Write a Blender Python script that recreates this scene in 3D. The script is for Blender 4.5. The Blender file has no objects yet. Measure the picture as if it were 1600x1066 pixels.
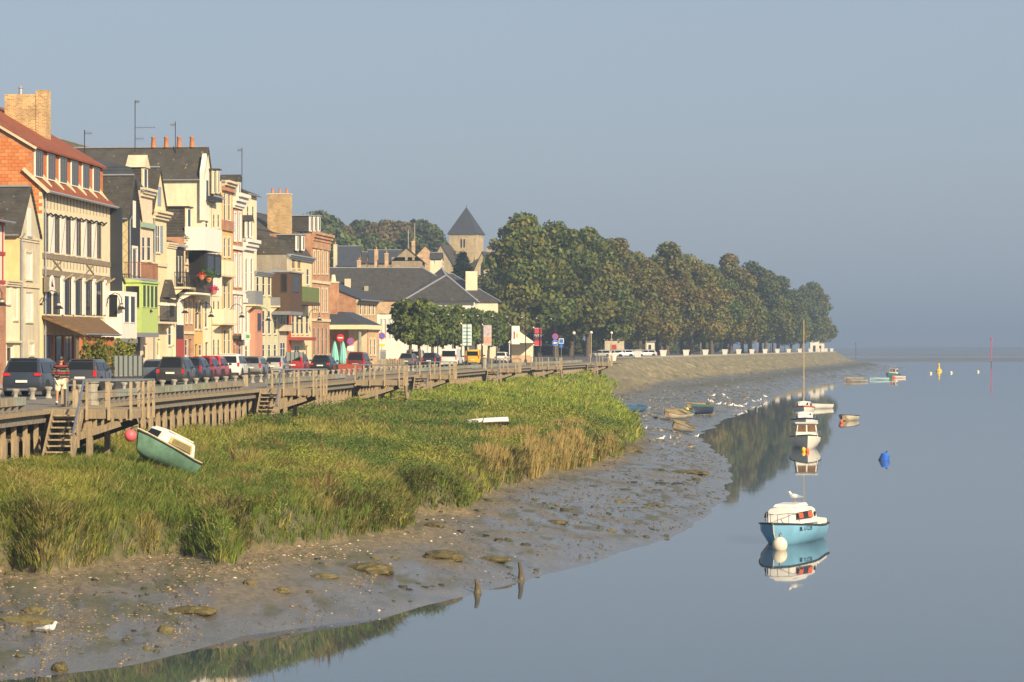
import bpy, bmesh, math, random
import numpy as np
from mathutils import Vector, Matrix
random.seed(7); rng = np.random.default_rng(7)
scene = bpy.context.scene
C = scene.collection
R = math.radians

# ------------------------------------------------------------------ camera
FPX = 4200.0; CX = 800.0; HY = 542.0; CH = 7.6          # focal length and horizon in photo pixels, eye height above the water
cam_d = bpy.data.cameras.new('camera'); cam = bpy.data.objects.new('camera', cam_d); C.objects.link(cam)
cam.location = (0, 0, CH); cam.rotation_euler = (R(90), 0, 0)
cam_d.sensor_width = 36; cam_d.lens = 36 * FPX / 1600; cam_d.shift_y = (HY - 533) / 1600
cam_d.clip_start = 1; cam_d.clip_end = 40000
scene.camera = cam
# ------------------------------------------------------------------ sky and sun
SUN_AZ = R(143); SUN_EL = R(27)
w = bpy.data.worlds.new('World'); scene.world = w; w.use_nodes = True
nt = w.node_tree; bg = nt.nodes['Background']
sky = nt.nodes.new('ShaderNodeTexSky'); sky.sky_type = 'NISHITA'; sky.sun_disc = False
sky.sun_elevation = SUN_EL; sky.sun_rotation = SUN_AZ; sky.air_density = 1.0; sky.dust_density = 2.0; sky.ozone_density = 1.5
sgrey = nt.nodes.new('ShaderNodeMix'); sgrey.data_type = 'RGBA'; sgrey.inputs[0].default_value = 0.72
sgrey.inputs[7].default_value = (3.62, 4.28, 5.22, 1)     # thin morning mist: an even grey-blue over the clear sky
nt.links.new(sky.outputs[0], sgrey.inputs[6]); nt.links.new(sgrey.outputs[2], bg.inputs[0])
bg.inputs[1].default_value = 0.075
sun_d = bpy.data.lights.new('sun', 'SUN'); sun = bpy.data.objects.new('sun', sun_d); C.objects.link(sun)
sun_d.energy = 5.0; sun_d.angle = R(0.6); sun_d.color = (1.0, 0.80, 0.53)
sdir = Vector((math.sin(SUN_AZ) * math.cos(SUN_EL), math.cos(SUN_AZ) * math.cos(SUN_EL), math.sin(SUN_EL)))
sun.rotation_euler = sdir.to_track_quat('Z', 'Y').to_euler(); sun.location = (40, -40, 60)
scene.view_settings.view_transform = 'Standard'; scene.view_settings.look = 'None'
scene.view_settings.exposure = 0.62; scene.view_settings.gamma = 1
scene.cycles.volume_bounces = 1 if hasattr(scene, 'cycles') else 1

# ------------------------------------------------------------------ helpers
def at(x, y, z=0.0):
    """photo pixel of a point lying on the level z -> its place"""
    Y = (CH - z) * FPX / (y - HY); return Vector(((x - CX) / FPX * Y, Y, z))
def atY(x, y, Y): return Vector(((x - CX) / FPX * Y, Y, CH - (y - HY) / FPX * Y))
def lerp(a, b, t): return a + (b - a) * t
def smooth(t): t = np.clip(t, 0, 1); return t * t * (3 - 2 * t)

MATS = {}
def mat(name, col, rough=0.8, var=0.15, scale=3.0, bump=0.0, metal=0.0, col2=None, spec=0.5, detail=6.0, stretch=None, bscale=None, stain=0.0):
    if name in MATS: return MATS[name]
    m = bpy.data.materials.new(name); m.use_nodes = True; MATS[name] = m
    t = m.node_tree; p = t.nodes['Principled BSDF']
    p.inputs['Roughness'].default_value = rough; p.inputs['Metallic'].default_value = metal
    p.inputs['Specular IOR Level'].default_value = spec
    tc = t.nodes.new('ShaderNodeTexCoord'); src = tc.outputs['Object']
    if stretch:
        mp = t.nodes.new('ShaderNodeMapping'); mp.inputs['Scale'].default_value = stretch
        t.links.new(src, mp.inputs[0]); src = mp.outputs[0]
    n = t.nodes.new('ShaderNodeTexNoise'); n.inputs['Scale'].default_value = scale; n.inputs['Detail'].default_value = detail
    n.inputs['Roughness'].default_value = 0.65; t.links.new(src, n.inputs['Vector'])
    r = t.nodes.new('ShaderNodeValToRGB'); r.color_ramp.elements[0].position = 0.34; r.color_ramp.elements[1].position = 0.68
    c2 = col2 or tuple(min(1, c * (1 + var)) for c in col)
    c1 = tuple(c * (1 - var) for c in col) if not col2 else col
    r.color_ramp.elements[0].color = (*c1, 1); r.color_ramp.elements[1].color = (*c2, 1)
    t.links.new(n.outputs[0], r.inputs[0]); out = r.outputs[0]
    if stain:
        n3 = t.nodes.new('ShaderNodeTexNoise'); n3.inputs['Scale'].default_value = 0.9; n3.inputs['Detail'].default_value = 9; n3.inputs['Roughness'].default_value = 0.7
        mp3 = t.nodes.new('ShaderNodeMapping'); mp3.inputs['Scale'].default_value = (1.6, 1.6, 0.45)
        t.links.new(tc.outputs['Object'], mp3.inputs[0]); t.links.new(mp3.outputs[0], n3.inputs['Vector'])
        r3 = t.nodes.new('ShaderNodeValToRGB'); r3.color_ramp.elements[0].position = 0.42; r3.color_ramp.elements[1].position = 0.72
        r3.color_ramp.elements[0].color = (1, 1, 1, 1); r3.color_ramp.elements[1].color = (1 - stain, 1 - stain * 1.05, 1 - stain * 1.15, 1)
        t.links.new(n3.outputs[0], r3.inputs[0])
        mx = t.nodes.new('ShaderNodeMix'); mx.data_type = 'RGBA'; mx.blend_type = 'MULTIPLY'; mx.inputs[0].default_value = 1
        t.links.new(out, mx.inputs[6]); t.links.new(r3.outputs[0], mx.inputs[7]); out = mx.outputs[2]
    t.links.new(out, p.inputs['Base Color'])
    if bump:
        n2 = t.nodes.new('ShaderNodeTexNoise'); n2.inputs['Scale'].default_value = bscale or scale * 4; n2.inputs['Detail'].default_value = 8
        t.links.new(src, n2.inputs['Vector'])
        b = t.nodes.new('ShaderNodeBump'); b.inputs['Strength'].default_value = bump; b.inputs['Distance'].default_value = 0.05
        t.links.new(n2.outputs[0], b.inputs['Height']); t.links.new(b.outputs[0], p.inputs['Normal'])
    return m
def brickmat(name, c1, c2, mortar, bw=0.22, bh=0.07, ms=0.012, axis='xz', lichen=None):
    if name in MATS: return MATS[name]
    m = bpy.data.materials.new(name); m.use_nodes = True; MATS[name] = m
    t = m.node_tree; p = t.nodes['Principled BSDF']; p.inputs['Roughness'].default_value = 0.88
    tc = t.nodes.new('ShaderNodeTexCoord'); sx = t.nodes.new('ShaderNodeSeparateXYZ'); cx = t.nodes.new('ShaderNodeCombineXYZ')
    ad = t.nodes.new('ShaderNodeMath'); ad.operation = 'ADD'
    t.links.new(tc.outputs['Object'], sx.inputs[0]); t.links.new(sx.outputs[0], ad.inputs[0]); t.links.new(sx.outputs[1], ad.inputs[1])
    t.links.new(ad.outputs[0], cx.inputs[0]); t.links.new(sx.outputs[2], cx.inputs[1])
    b = t.nodes.new('ShaderNodeTexBrick'); b.inputs['Color1'].default_value = (*c1, 1); b.inputs['Color2'].default_value = (*c2, 1)
    b.inputs['Mortar'].default_value = (*mortar, 1); b.inputs['Scale'].default_value = 1; b.inputs['Brick Width'].default_value = bw
    b.inputs['Row Height'].default_value = bh; b.inputs['Mortar Size'].default_value = ms
    t.links.new(cx.outputs[0], b.inputs['Vector'])
    n = t.nodes.new('ShaderNodeTexNoise'); n.inputs['Scale'].default_value = 1.1; n.inputs['Detail'].default_value = 8
    t.links.new(tc.outputs['Object'], n.inputs['Vector'])
    r = t.nodes.new('ShaderNodeValToRGB'); r.color_ramp.elements[0].position = .35; r.color_ramp.elements[1].position = .7
    r.color_ramp.elements[0].color = (.72, .7, .68, 1); r.color_ramp.elements[1].color = (1.12, 1.1, 1.05, 1)
    mx = t.nodes.new('ShaderNodeMix'); mx.data_type = 'RGBA'; mx.blend_type = 'MULTIPLY'; mx.inputs[0].default_value = 1
    t.links.new(n.outputs[0], r.inputs[0]); t.links.new(b.outputs[0], mx.inputs[6]); t.links.new(r.outputs[0], mx.inputs[7])
    t.links.new(mx.outputs[2], p.inputs['Base Color'])
    bp = t.nodes.new('ShaderNodeBump'); bp.inputs['Strength'].default_value = .4; bp.inputs['Distance'].default_value = .02; bp.invert = True
    t.links.new(b.outputs['Fac'], bp.inputs['Height']); t.links.new(bp.outputs[0], p.inputs['Normal'])
    return m
def roofmat(name, c1, c2, spots, lich=0.64, rough=0.75, row=0.22):
    """slates or tiles too small to pick out at this distance, with lichen specks"""
    if name in MATS: return MATS[name]
    m = bpy.data.materials.new(name); m.use_nodes = True; MATS[name] = m
    t = m.node_tree; p = t.nodes['Principled BSDF']; p.inputs['Roughness'].default_value = rough; p.inputs['Specular IOR Level'].default_value = .35
    tc = t.nodes.new('ShaderNodeTexCoord')
    n = t.nodes.new('ShaderNodeTexNoise'); n.inputs['Scale'].default_value = 1.3; n.inputs['Detail'].default_value = 10; n.inputs['Roughness'].default_value = .75
    t.links.new(tc.outputs['Object'], n.inputs['Vector'])
    r = t.nodes.new('ShaderNodeValToRGB'); r.color_ramp.elements[0].position = .3; r.color_ramp.elements[1].position = .72
    r.color_ramp.elements[0].color = (*c1, 1); r.color_ramp.elements[1].color = (*c2, 1); t.links.new(n.outputs[0], r.inputs[0])
    n2 = t.nodes.new('ShaderNodeTexNoise'); n2.inputs['Scale'].default_value = 3.2; n2.inputs['Detail'].default_value = 7; n2.inputs['Roughness'].default_value = .7; t.links.new(tc.outputs['Object'], n2.inputs['Vector'])
    r2 = t.nodes.new('ShaderNodeValToRGB'); r2.color_ramp.elements[0].position = lich; r2.color_ramp.elements[1].position = lich + .06
    t.links.new(n2.outputs[0], r2.inputs[0])
    mx = t.nodes.new('ShaderNodeMix'); mx.data_type = 'RGBA'; t.links.new(r2.outputs[0], mx.inputs[0])
    t.links.new(r.outputs[0], mx.inputs[6]); mx.inputs[7].default_value = (*spots, 1); t.links.new(mx.outputs[2], p.inputs['Base Color'])
    wv = t.nodes.new('ShaderNodeTexWave'); wv.bands_direction = 'Z'; wv.inputs['Scale'].default_value = 0.32 / row * 1.0; wv.inputs['Distortion'].default_value = .6
    wv.inputs['Detail'].default_value = 3; wv.inputs['Detail Scale'].default_value = 6; t.links.new(tc.outputs['Object'], wv.inputs['Vector'])
    bp = t.nodes.new('ShaderNodeBump'); bp.inputs['Strength'].default_value = .5; bp.inputs['Distance'].default_value = .04
    t.links.new(wv.outputs[0], bp.inputs['Height']); t.links.new(bp.outputs[0], p.inputs['Normal'])
    return m
def glassmat(name, col=(.03, .035, .04), rough=.06, spec=.5):
    if name in MATS: return MATS[name]
    m = bpy.data.materials.new(name); m.use_nodes = True; MATS[name] = m
    t = m.node_tree; p = t.nodes['Principled BSDF']; p.inputs['Base Color'].default_value = (*col, 1)
    p.inputs['Roughness'].default_value = rough; p.inputs['IOR'].default_value = 1.5; p.inputs['Specular IOR Level'].default_value = spec
    tc = t.nodes.new('ShaderNodeTexCoord'); n = t.nodes.new('ShaderNodeTexNoise'); n.inputs['Scale'].default_value = 1.2
    t.links.new(tc.outputs['Object'], n.inputs['Vector'])
    bp = t.nodes.new('ShaderNodeBump'); bp.inputs['Strength'].default_value = .06; t.links.new(n.outputs[0], bp.inputs['Height']); t.links.new(bp.outputs[0], p.inputs['Normal'])
    return m
def leafmat(name, base=None):
    """foliage coloured by the mesh attribute Col (each leaf's own colour)"""
    if name in MATS: return MATS[name]
    m = bpy.data.materials.new(name); m.use_nodes = True; MATS[name] = m
    t = m.node_tree; p = t.nodes['Principled BSDF']; p.inputs['Roughness'].default_value = .6; p.inputs['Specular IOR Level'].default_value = .25
    a = t.nodes.new('ShaderNodeAttribute'); a.attribute_name = 'Col'
    oi = t.nodes.new('ShaderNodeObjectInfo')
    hs = t.nodes.new('ShaderNodeHueSaturation'); mr = t.nodes.new('ShaderNodeMapRange'); mr.inputs[3].default_value = .8; mr.inputs[4].default_value = 1.2
    t.links.new(oi.outputs['Random'], mr.inputs[0]); t.links.new(mr.outputs[0], hs.inputs['Value']); t.links.new(a.outputs['Color'], hs.inputs['Color'])
    t.links.new(hs.outputs[0], p.inputs['Base Color'])
    tr = t.nodes.new('ShaderNodeBsdfTranslucent'); t.links.new(hs.outputs[0], tr.inputs[0])
    ms = t.nodes.new('ShaderNodeMixShader'); ms.inputs[0].default_value = .25
    t.links.new(p.outputs[0], ms.inputs[1]); t.links.new(tr.outputs[0], ms.inputs[2])
    t.links.new(ms.outputs[0], t.nodes['Material Output'].inputs[0])
    return m

class MB:
    def __init__(s): s.v = []; s.f = []; s.m = []
    def face(s, pts, m=0):
        i = len(s.v); s.v.extend([tuple(p) for p in pts]); s.f.append(list(range(i, i + len(pts)))); s.m.append(m); return s
    def box(s, x0, x1, y0, y1, z0, z1, m=0):
        i = len(s.v); s.v += [(x0,y0,z0),(x1,y0,z0),(x1,y1,z0),(x0,y1,z0),(x0,y0,z1),(x1,y0,z1),(x1,y1,z1),(x0,y1,z1)]
        for f in ((0,3,2,1),(4,5,6,7),(0,1,5,4),(1,2,6,5),(2,3,7,6),(3,0,4,7)): s.f.append([i+k for k in f]); s.m.append(m)
        return s
    def hexa(s, P, m=0):            # eight corners: bottom four, top four
        i = len(s.v); s.v += [tuple(p) for p in P]
        for f in ((0,3,2,1),(4,5,6,7),(0,1,5,4),(1,2,6,5),(2,3,7,6),(3,0,4,7)): s.f.append([i+k for k in f]); s.m.append(m)
        return s
    def bar(s, a, b, w, h=None, m=0, up=(0,0,1)):
        a = Vector(a); b = Vector(b); h = h or w; d = (b - a).normalized(); u = Vector(up)
        if abs(d.dot(u)) > .98: u = Vector((0,1,0))
        x = d.cross(u).normalized() * w / 2; y = x.cross(d).normalized() * h / 2
        return s.hexa([a-x-y, a+x-y, b+x-y, b-x-y, a-x+y, a+x+y, b+x+y, b-x+y], m)
    def tube(s, path, r, n=8, m=0, caps=True):
        path = [Vector(p) for p in path]; rr = r if isinstance(r, (list, tuple)) else [r] * len(path); i0 = len(s.v)
        for k, p in enumerate(path):
            d = (path[min(k+1, len(path)-1)] - path[max(k-1, 0)]).normalized()
            u = Vector((0,0,1)) if abs(d.z) < .95 else Vector((1,0,0))
            x = d.cross(u).normalized(); y = x.cross(d).normalized()
            for j in range(n):
                a = 2*math.pi*j/n; s.v.append(tuple(p + (x*math.cos(a) + y*math.sin(a)) * rr[k]))
        for k in range(len(path)-1):
            for j in range(n):
                a = i0+k*n+j; b = i0+k*n+(j+1)%n; s.f.append([a, b, b+n, a+n]); s.m.append(m)
        if caps:
            s.f.append([i0+j for j in range(n)][::-1]); s.m.append(m); s.f.append([i0+(len(path)-1)*n+j for j in range(n)]); s.m.append(m)
        return s
    def lathe(s, prof, n=12, c=(0,0,0), m=0):       # profile of (radius, z)
        i0 = len(s.v)
        for r, z in prof:
            for j in range(n):
                a = 2*math.pi*j/n; s.v.append((c[0]+r*math.cos(a), c[1]+r*math.sin(a), c[2]+z))
        for k in range(len(prof)-1):
            for j in range(n):
                a = i0+k*n+j; b = i0+k*n+(j+1)%n; s.f.append([a, b, b+n, a+n]); s.m.append(m)
        s.f.append([i0+j for j in range(n)][::-1]); s.m.append(m); s.f.append([i0+(len(prof)-1)*n+j for j in range(n)]); s.m.append(m)
        return s
    def prism(s, poly, fn, a, b, m=0):              # poly in 2-D, fn(p, q, t) -> 3-D, extruded from t=a to t=b
        i = len(s.v); n = len(poly)
        for t in (a, b): s.v += [tuple(fn(p, q, t)) for p, q in poly]
        s.f.append([i+k for k in range(n)][::-1]); s.m.append(m); s.f.append([i+n+k for k in range(n)]); s.m.append(m)
        for k in range(n): s.f.append([i+k, i+(k+1)%n, i+n+(k+1)%n, i+n+k]); s.m.append(m)
        return s
    def mesh(s, name, mats, smoothed=False, fix=True):
        me = bpy.data.meshes.new(name); me.from_pydata(s.v, [], s.f)
        for mm in (mats if isinstance(mats, (list, tuple)) else [mats]): me.materials.append(mm)
        if any(s.m): me.polygons.foreach_set('material_index', s.m)
        if fix:
            b = bmesh.new(); b.from_mesh(me); bmesh.ops.remove_doubles(b, verts=b.verts, dist=1e-4) if smoothed else None
            bmesh.ops.recalc_face_normals(b, faces=b.faces); b.to_mesh(me); b.free()
        if smoothed: me.shade_smooth(); me.set_sharp_from_angle(angle=R(smoothed if smoothed is not True else 40))
        me.update(); return me
    def build(s, name, mats, parent=None, smoothed=False, fix=True):
        o = bpy.data.objects.new(name, s.mesh(name, mats, smoothed, fix)); C.objects.link(o)
        if parent: o.parent = parent
        return o
def tag(o, label=None, cat=None, group=None, kind=None):
    if label: o['label'] = label
    if cat: o['category'] = cat
    if group: o['group'] = group
    if kind: o['kind'] = kind
    return o
def empty(name, loc, rz=0, label=None, cat=None, group=None):
    o = bpy.data.objects.new(name, None); C.objects.link(o); o.location = loc; o.rotation_euler = (0, 0, rz); o.empty_display_size = .3
    return tag(o, label, cat, group)
def link(name, me, parent=None, loc=(0,0,0), rot=(0,0,0), scale=(1,1,1)):
    o = bpy.data.objects.new(name, me); C.objects.link(o); o.location = loc; o.rotation_euler = rot; o.scale = scale
    if parent: o.parent = parent
    return o
def copy_tree(o, parent=None):
    c = o.copy(); C.objects.link(c); c.parent = parent
    for ch in list(o.children): copy_tree(ch, c)
    return c
def text(name, s, size, parent, loc, rot, m, thick=.004):
    cu = bpy.data.curves.new(name, 'FONT'); cu.body = s; cu.size = size; cu.align_x = 'CENTER'; cu.align_y = 'CENTER'; cu.extrude = thick
    o = bpy.data.objects.new('t', cu); C.objects.link(o)
    me = bpy.data.meshes.new_from_object(o.evaluated_get(bpy.context.evaluated_depsgraph_get())); bpy.data.objects.remove(o)
    me.name = name; me.materials.clear(); me.materials.append(m)
    return link(name, me, parent, loc, rot)
def skinned(name, pts, edges, radii, m, parent=None, sub=2, root=0):
    me = bpy.data.meshes.new(name); me.from_pydata(pts, edges, []); me.materials.append(m)
    o = bpy.data.objects.new(name, me); C.objects.link(o)
    sk = o.modifiers.new('skin', 'SKIN'); ss = o.modifiers.new('sub', 'SUBSURF'); ss.levels = ss.render_levels = sub
    for i, r in enumerate(radii):
        d = me.skin_vertices[0].data[i]; d.radius = r if isinstance(r, tuple) else (r, r); d.use_root = (i == root)
    sk.use_smooth_shade = True
    bpy.context.view_layer.update()
    ev = o.evaluated_get(bpy.context.evaluated_depsgraph_get()); me2 = bpy.data.meshes.new_from_object(ev)
    o.modifiers.clear(); o.data = me2; me2.name = name
    if parent: o.parent = parent
    return o
def colour_attr(me, cols):      # cols: one per vertex
    a = me.attributes.new('Col', 'FLOAT_COLOR', 'POINT'); a.data.foreach_set('color', np.asarray(cols, np.float32).ravel())
# ------------------------------------------------------------------ plan of the place
ZQ = 5.4                                             # level of the quay
EDGE = [(-18.6,40),(-17.2,70),(-16.5,90),(-14.9,118),(-12.9,142),(-10.8,168),(-7.7,210),(-2.5,264),(10,355),(22,440),(51.2,600),(78.6,750),(108,910),(113,935)]
FAC = [(-33.5,70),(-30.5,118),(-27.5,159),(-26.2,177.5),(-24.2,196),(-21,226),(-17.4,256),(-13,285),(-8.5,315)]
def edgeX(Y): return float(np.interp(Y, [p[1] for p in EDGE], [p[0] for p in EDGE]))
def edge_dir(Y):
    d = Vector((edgeX(Y + 6) - edgeX(Y - 6), 12, 0)); return d.normalized()
def quayZ(Y): return float(np.interp(Y, [395, 450], [ZQ, 5.9]))
def F(x, off=0.0):
    """where the sight line through photo column x meets the line of house fronts (set back by off)"""
    k = (x - CX) / FPX
    for (x0, y0), (x1, y1) in zip(FAC[:-1], FAC[1:]):
        d = Vector((x1 - x0, y1 - y0)).normalized(); n = Vector((-d.y, d.x)) * off
        a0, b0, a1, b1 = x0 + n.x, y0 + n.y, x1 + n.x, y1 + n.y
        t = (k * b0 - a0) / ((a1 - a0) - k * (b1 - b0))
        if -1e-6 <= t <= 1 + 1e-6: return Vector((a0 + (a1 - a0) * t, b0 + (b1 - b0) * t, 0))
    (x0, y0), (x1, y1) = FAC[-2:]
    t = (k * y0 - x0) / ((x1 - x0) - k * (y1 - y0)); return Vector((x0 + (x1 - x0) * t, y0 + (y1 - y0) * t, 0))
def fastmesh(name, V, Fc, m=None, smoothed=False):
    V = np.asarray(V, np.float32); Fc = np.asarray(Fc, np.int32); k = Fc.shape[1]
    me = bpy.data.meshes.new(name); me.vertices.add(len(V)); me.vertices.foreach_set('co', V.ravel())
    me.loops.add(Fc.size); me.loops.foreach_set('vertex_index', Fc.ravel())
    me.polygons.add(len(Fc)); me.polygons.foreach_set('loop_start', np.arange(0, Fc.size, k, dtype=np.int32))
    if m: me.materials.append(m)
    me.update(calc_edges=True); me.validate()
    if smoothed: me.shade_smooth()
    return me
# ------------------------------------------------------------------ noise (value noise on a lattice)
_lat = rng.random((256, 256))
def vnoise(x, y):
    xi = np.floor(x).astype(int); yi = np.floor(y).astype(int); fx = x - xi; fy = y - yi
    fx = fx*fx*(3-2*fx); fy = fy*fy*(3-2*fy); g = lambda a, b: _lat[a & 255, b & 255]
    return (g(xi,yi)*(1-fx)+g(xi+1,yi)*fx)*(1-fy) + (g(xi,yi+1)*(1-fx)+g(xi+1,yi+1)*fx)*fy
def fbm(x, y, o=4):
    s = 0; a = .5
    for k in range(o): s = s + a * vnoise(x*2**k + 17*k, y*2**k + 31*k); a *= .5
    return s
# ------------------------------------------------------------------ shore lines
WATER = [at(x, y) for x, y in [(-420,1120),(-150,1085),(0,1063),(110,1052),(221,1038),(300,1018),(375,994),(480,979),(600,964),(700,938),(813,908),(906,884),(1028,847),(1089,819),(1134,778),(1144,745),(1130,717),(1089,680),(1141,653),(1202,624),(1244,607),(1302,598),(1347,593),(1375,585),(1392,579)]]
WATER = [(p.x, p.y) for p in WATER] + [(138,930),(142,1000),(132,1080),(60,1150),(-300,1200)]
UPP = [at(x, y, 1.2) for x, y in [(-420,930),(-150,905),(0,890),(60,896),(140,884),(220,870),(280,866),(335,884),(365,862),(450,855),(540,842),(620,830),(645,800),(720,795),(760,770),(850,740),(905,728),(960,710),(985,690),(975,668),(958,648)]]
UPP = [(p.x, p.y) for p in UPP] + [(9.3,262),(9.0,300),(9.6,325),(12.5,350),(20,395),(26,430),(34.4,475),(57.5,600),(85.6,750),(114,910),(125,985),(118,1040),(60,1090),(-300,1120)]
def dist_poly(P, x, y):
    d = np.full(x.shape, 1e9)
    for (ax, ay), (bx, by) in zip(P[:-1], P[1:]):
        vx, vy = bx-ax, by-ay; t = np.clip(((x-ax)*vx+(y-ay)*vy)/(vx*vx+vy*vy), 0, 1)
        d = np.minimum(d, np.hypot(x-ax-t*vx, y-ay-t*vy))
    return d
def inside(P, x, y):
    c = np.zeros(x.shape, bool); Q = list(P) + [(-900, 1200), (-900, 30), (-60, 30)]
    for (ax, ay), (bx, by) in zip(Q, Q[1:] + Q[:1]):
        if ay == by: continue
        m = ((ay > y) != (by > y)) & (x < (bx-ax)*(y-ay)/(by-ay)+ax); c ^= m
    return c
EY = np.array([p[1] for p in EDGE]); EX = np.array([p[0] for p in EDGE])
def ground(x, y):
    x = np.asarray(x, float); y = np.asarray(y, float)
    jx = (fbm(x*.35, y*.35, 3)-.45)*2.2*np.clip(y/120, .6, 2.5); jy = (fbm(x*.35+50, y*.35+9, 3)-.45)*3.0*np.clip(y/120, .6, 2.5)
    wsd = np.where(inside(WATER, x, y), 1, -1) * dist_poly(WATER, x, y)
    wsd = wsd + (fbm(x*.5+3, y*.25, 4)-.46)*1.2*np.clip(y/150, .5, 2)
    xs, ys = x+jx, y+jy
    inn = inside(UPP, xs, ys); du = dist_poly(UPP, xs, ys); dq = np.maximum(np.interp(y, EY, EX)*-1 + x, 0.0)
    f = smooth((y-330)/90); zu = lerp(1.2, 2.5, f)
    mud = zu * np.clip(np.maximum(wsd,0)/(np.maximum(wsd,0)+du+1e-6), 0, 1)**.9
    mud = mud + (fbm(x*1.1, y*.5, 5)-.47)*.16*np.clip(wsd/2, 0, 1) + (fbm(x*4, y*1.3, 3)-.45)*.06*np.clip(wsd/1.5, 0, 1)
    # small runnels towards the water
    rn = np.abs(fbm(x*.55 + y*.18 + 40, y*.05 - x*.02, 4)-.47); mud = mud - .10*np.clip(1-rn/.02, 0, 1)*np.clip(wsd/3, 0, 1)
    mud = np.where(wsd < 0, np.maximum(-1.6, wsd*.22), mud)
    r = du/(du+dq+1e-6)
    marsh = zu + smooth(du/(.5+.5*vnoise(x*.4, y*.4)))*(.28+.7*fbm(x*.3+7, y*.2, 3)) + (3.75-zu-.62)*np.clip(r, 0, 1)**.5 + (fbm(x*.6, y*.3, 4)-.45)*.4
    bank = zu + (5.75-zu)*np.clip(r, 0, 1) + (fbm(x*.5, y*.3, 4)-.45)*.35*np.clip(dq/2, 0, 1)
    inner = lerp(marsh, bank, f)
    return np.where(inn, inner, mud), inn & (wsd > 0), wsd, du, f
# ------------------------------------------------------------------ ground materials
def terrain_mat():
    m = bpy.data.materials.new('mud_and_marsh'); m.use_nodes = True; t = m.node_tree; p = t.nodes['Principled BSDF']; p.inputs['IOR'].default_value = 1.6
    tc = t.nodes.new('ShaderNodeTexCoord')
    a = t.nodes.new('ShaderNodeAttribute'); a.attribute_name = 'Col'; sp = t.nodes.new('ShaderNodeSeparateColor'); t.links.new(a.outputs['Color'], sp.inputs[0])
    def ramp(src, *st):
        r = t.nodes.new('ShaderNodeValToRGB'); e = r.color_ramp.elements
        while len(e) < len(st): e.new(.5)
        for q, (pos, c) in zip(e, st): q.position = pos; q.color = (*c, 1)
        t.links.new(src, r.inputs[0]); return r.outputs[0]
    def noi(sc, st=(1,1,1), det=8, ro=.65):
        mp = t.nodes.new('ShaderNodeMapping'); mp.inputs['Scale'].default_value = st; t.links.new(tc.outputs['Object'], mp.inputs[0])
        n = t.nodes.new('ShaderNodeTexNoise'); n.inputs['Scale'].default_value = sc; n.inputs['Detail'].default_value = det; n.inputs['Roughness'].default_value = ro
        t.links.new(mp.outputs[0], n.inputs['Vector']); return n.outputs[0]
    def mix(f, x, y):
        q = t.nodes.new('ShaderNodeMix'); q.data_type = 'RGBA'
        (t.links.new(f, q.inputs[0]) if not isinstance(f, float) else setattr(q.inputs[0], 'default_value', f))
        t.links.new(x, q.inputs[6]); t.links.new(y, q.inputs[7]); return q.outputs[2]
    mud = ramp(noi(1.4, (1, .45, 1)), (.32, (.085,.082,.080)), (.58, (.125,.118,.108)), (.78, (.18,.155,.115)))
    silt = ramp(noi(5), (.35, (.085,.066,.036)), (.65, (.24,.185,.095)))
    weed = ramp(noi(3), (.3, (.03,.035,.012)), (.7, (.10,.10,.03)))
    bankc = ramp(noi(.8, (1, .5, 1.6)), (.30, (.085,.085,.035)), (.52, (.20,.17,.085)), (.72, (.38,.31,.19)))
    dry = ramp(noi(1.2, (1,.6,1)), (.45, (0,0,0)), (.62, (1,1,1)))
    c = mix(sp.outputs[0], mud, silt)                     # R: how dry and stony
    c = mix(sp.outputs[1], c, weed)                       # G: weed and marsh soil
    c = mix(sp.outputs[2], c, bankc)                      # B: grass bank of the promenade
    t.links.new(c, p.inputs['Base Color'])
    wet = t.nodes.new('ShaderNodeMath'); wet.operation = 'MAXIMUM'; t.links.new(sp.outputs[0], wet.inputs[0]); t.links.new(sp.outputs[1], wet.inputs[1])
    wet2 = t.nodes.new('ShaderNodeMath'); wet2.operation = 'MAXIMUM'; t.links.new(wet.outputs[0], wet2.inputs[0]); t.links.new(sp.outputs[2], wet2.inputs[1])
    nz = noi(2.2, (1, .5, 1)); ad = t.nodes.new('ShaderNodeMath'); ad.operation = 'MULTIPLY_ADD'; t.links.new(nz, ad.inputs[0]); ad.inputs[1].default_value = .45; ad.inputs[2].default_value = -.06
    mr = t.nodes.new('ShaderNodeMath'); mr.operation = 'MULTIPLY_ADD'; t.links.new(wet2.outputs[0], mr.inputs[0]); mr.inputs[1].default_value = .75; t.links.new(ad.outputs[0], mr.inputs[2])
    cl = t.nodes.new('ShaderNodeClamp'); cl.inputs[1].default_value = .12; cl.inputs[2].default_value = .95; t.links.new(mr.outputs[0], cl.inputs[0])
    t.links.new(cl.outputs[0], p.inputs['Roughness'])
    b = t.nodes.new('ShaderNodeBump'); b.inputs['Strength'].default_value = .55; b.inputs['Distance'].default_value = .08
    t.links.new(noi(3.2, (1, .45, 1), 10, .7), b.inputs['Height']); t.links.new(b.outputs[0], p.inputs['Normal'])
    return m
NR, NCOL = 560, 440
yy = np.geomspace(50, 1300, NR); tt = np.linspace(-.275, .235, NCOL)
YY, TT = np.meshgrid(yy, tt, indexing='ij'); XX = TT*YY
ZZ, INN, WSD, DU, FB = ground(XX, YY)
keep = (WSD > -7*np.clip(YY/80, 1, 5)) & (XX > np.interp(YY, EY, EX) - 2.5) & ~((YY > 990) & (XX < 60))
idx = -np.ones(XX.shape, int); idx[keep] = np.arange(keep.sum())
q = np.stack([idx[:-1,:-1], idx[:-1,1:], idx[1:,1:], idx[1:,:-1]], -1).reshape(-1, 4); q = q[(q >= 0).all(1)]
ter = fastmesh('mudflat', np.stack([XX[keep], YY[keep], ZZ[keep]], -1), q, terrain_mat(), True)
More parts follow.
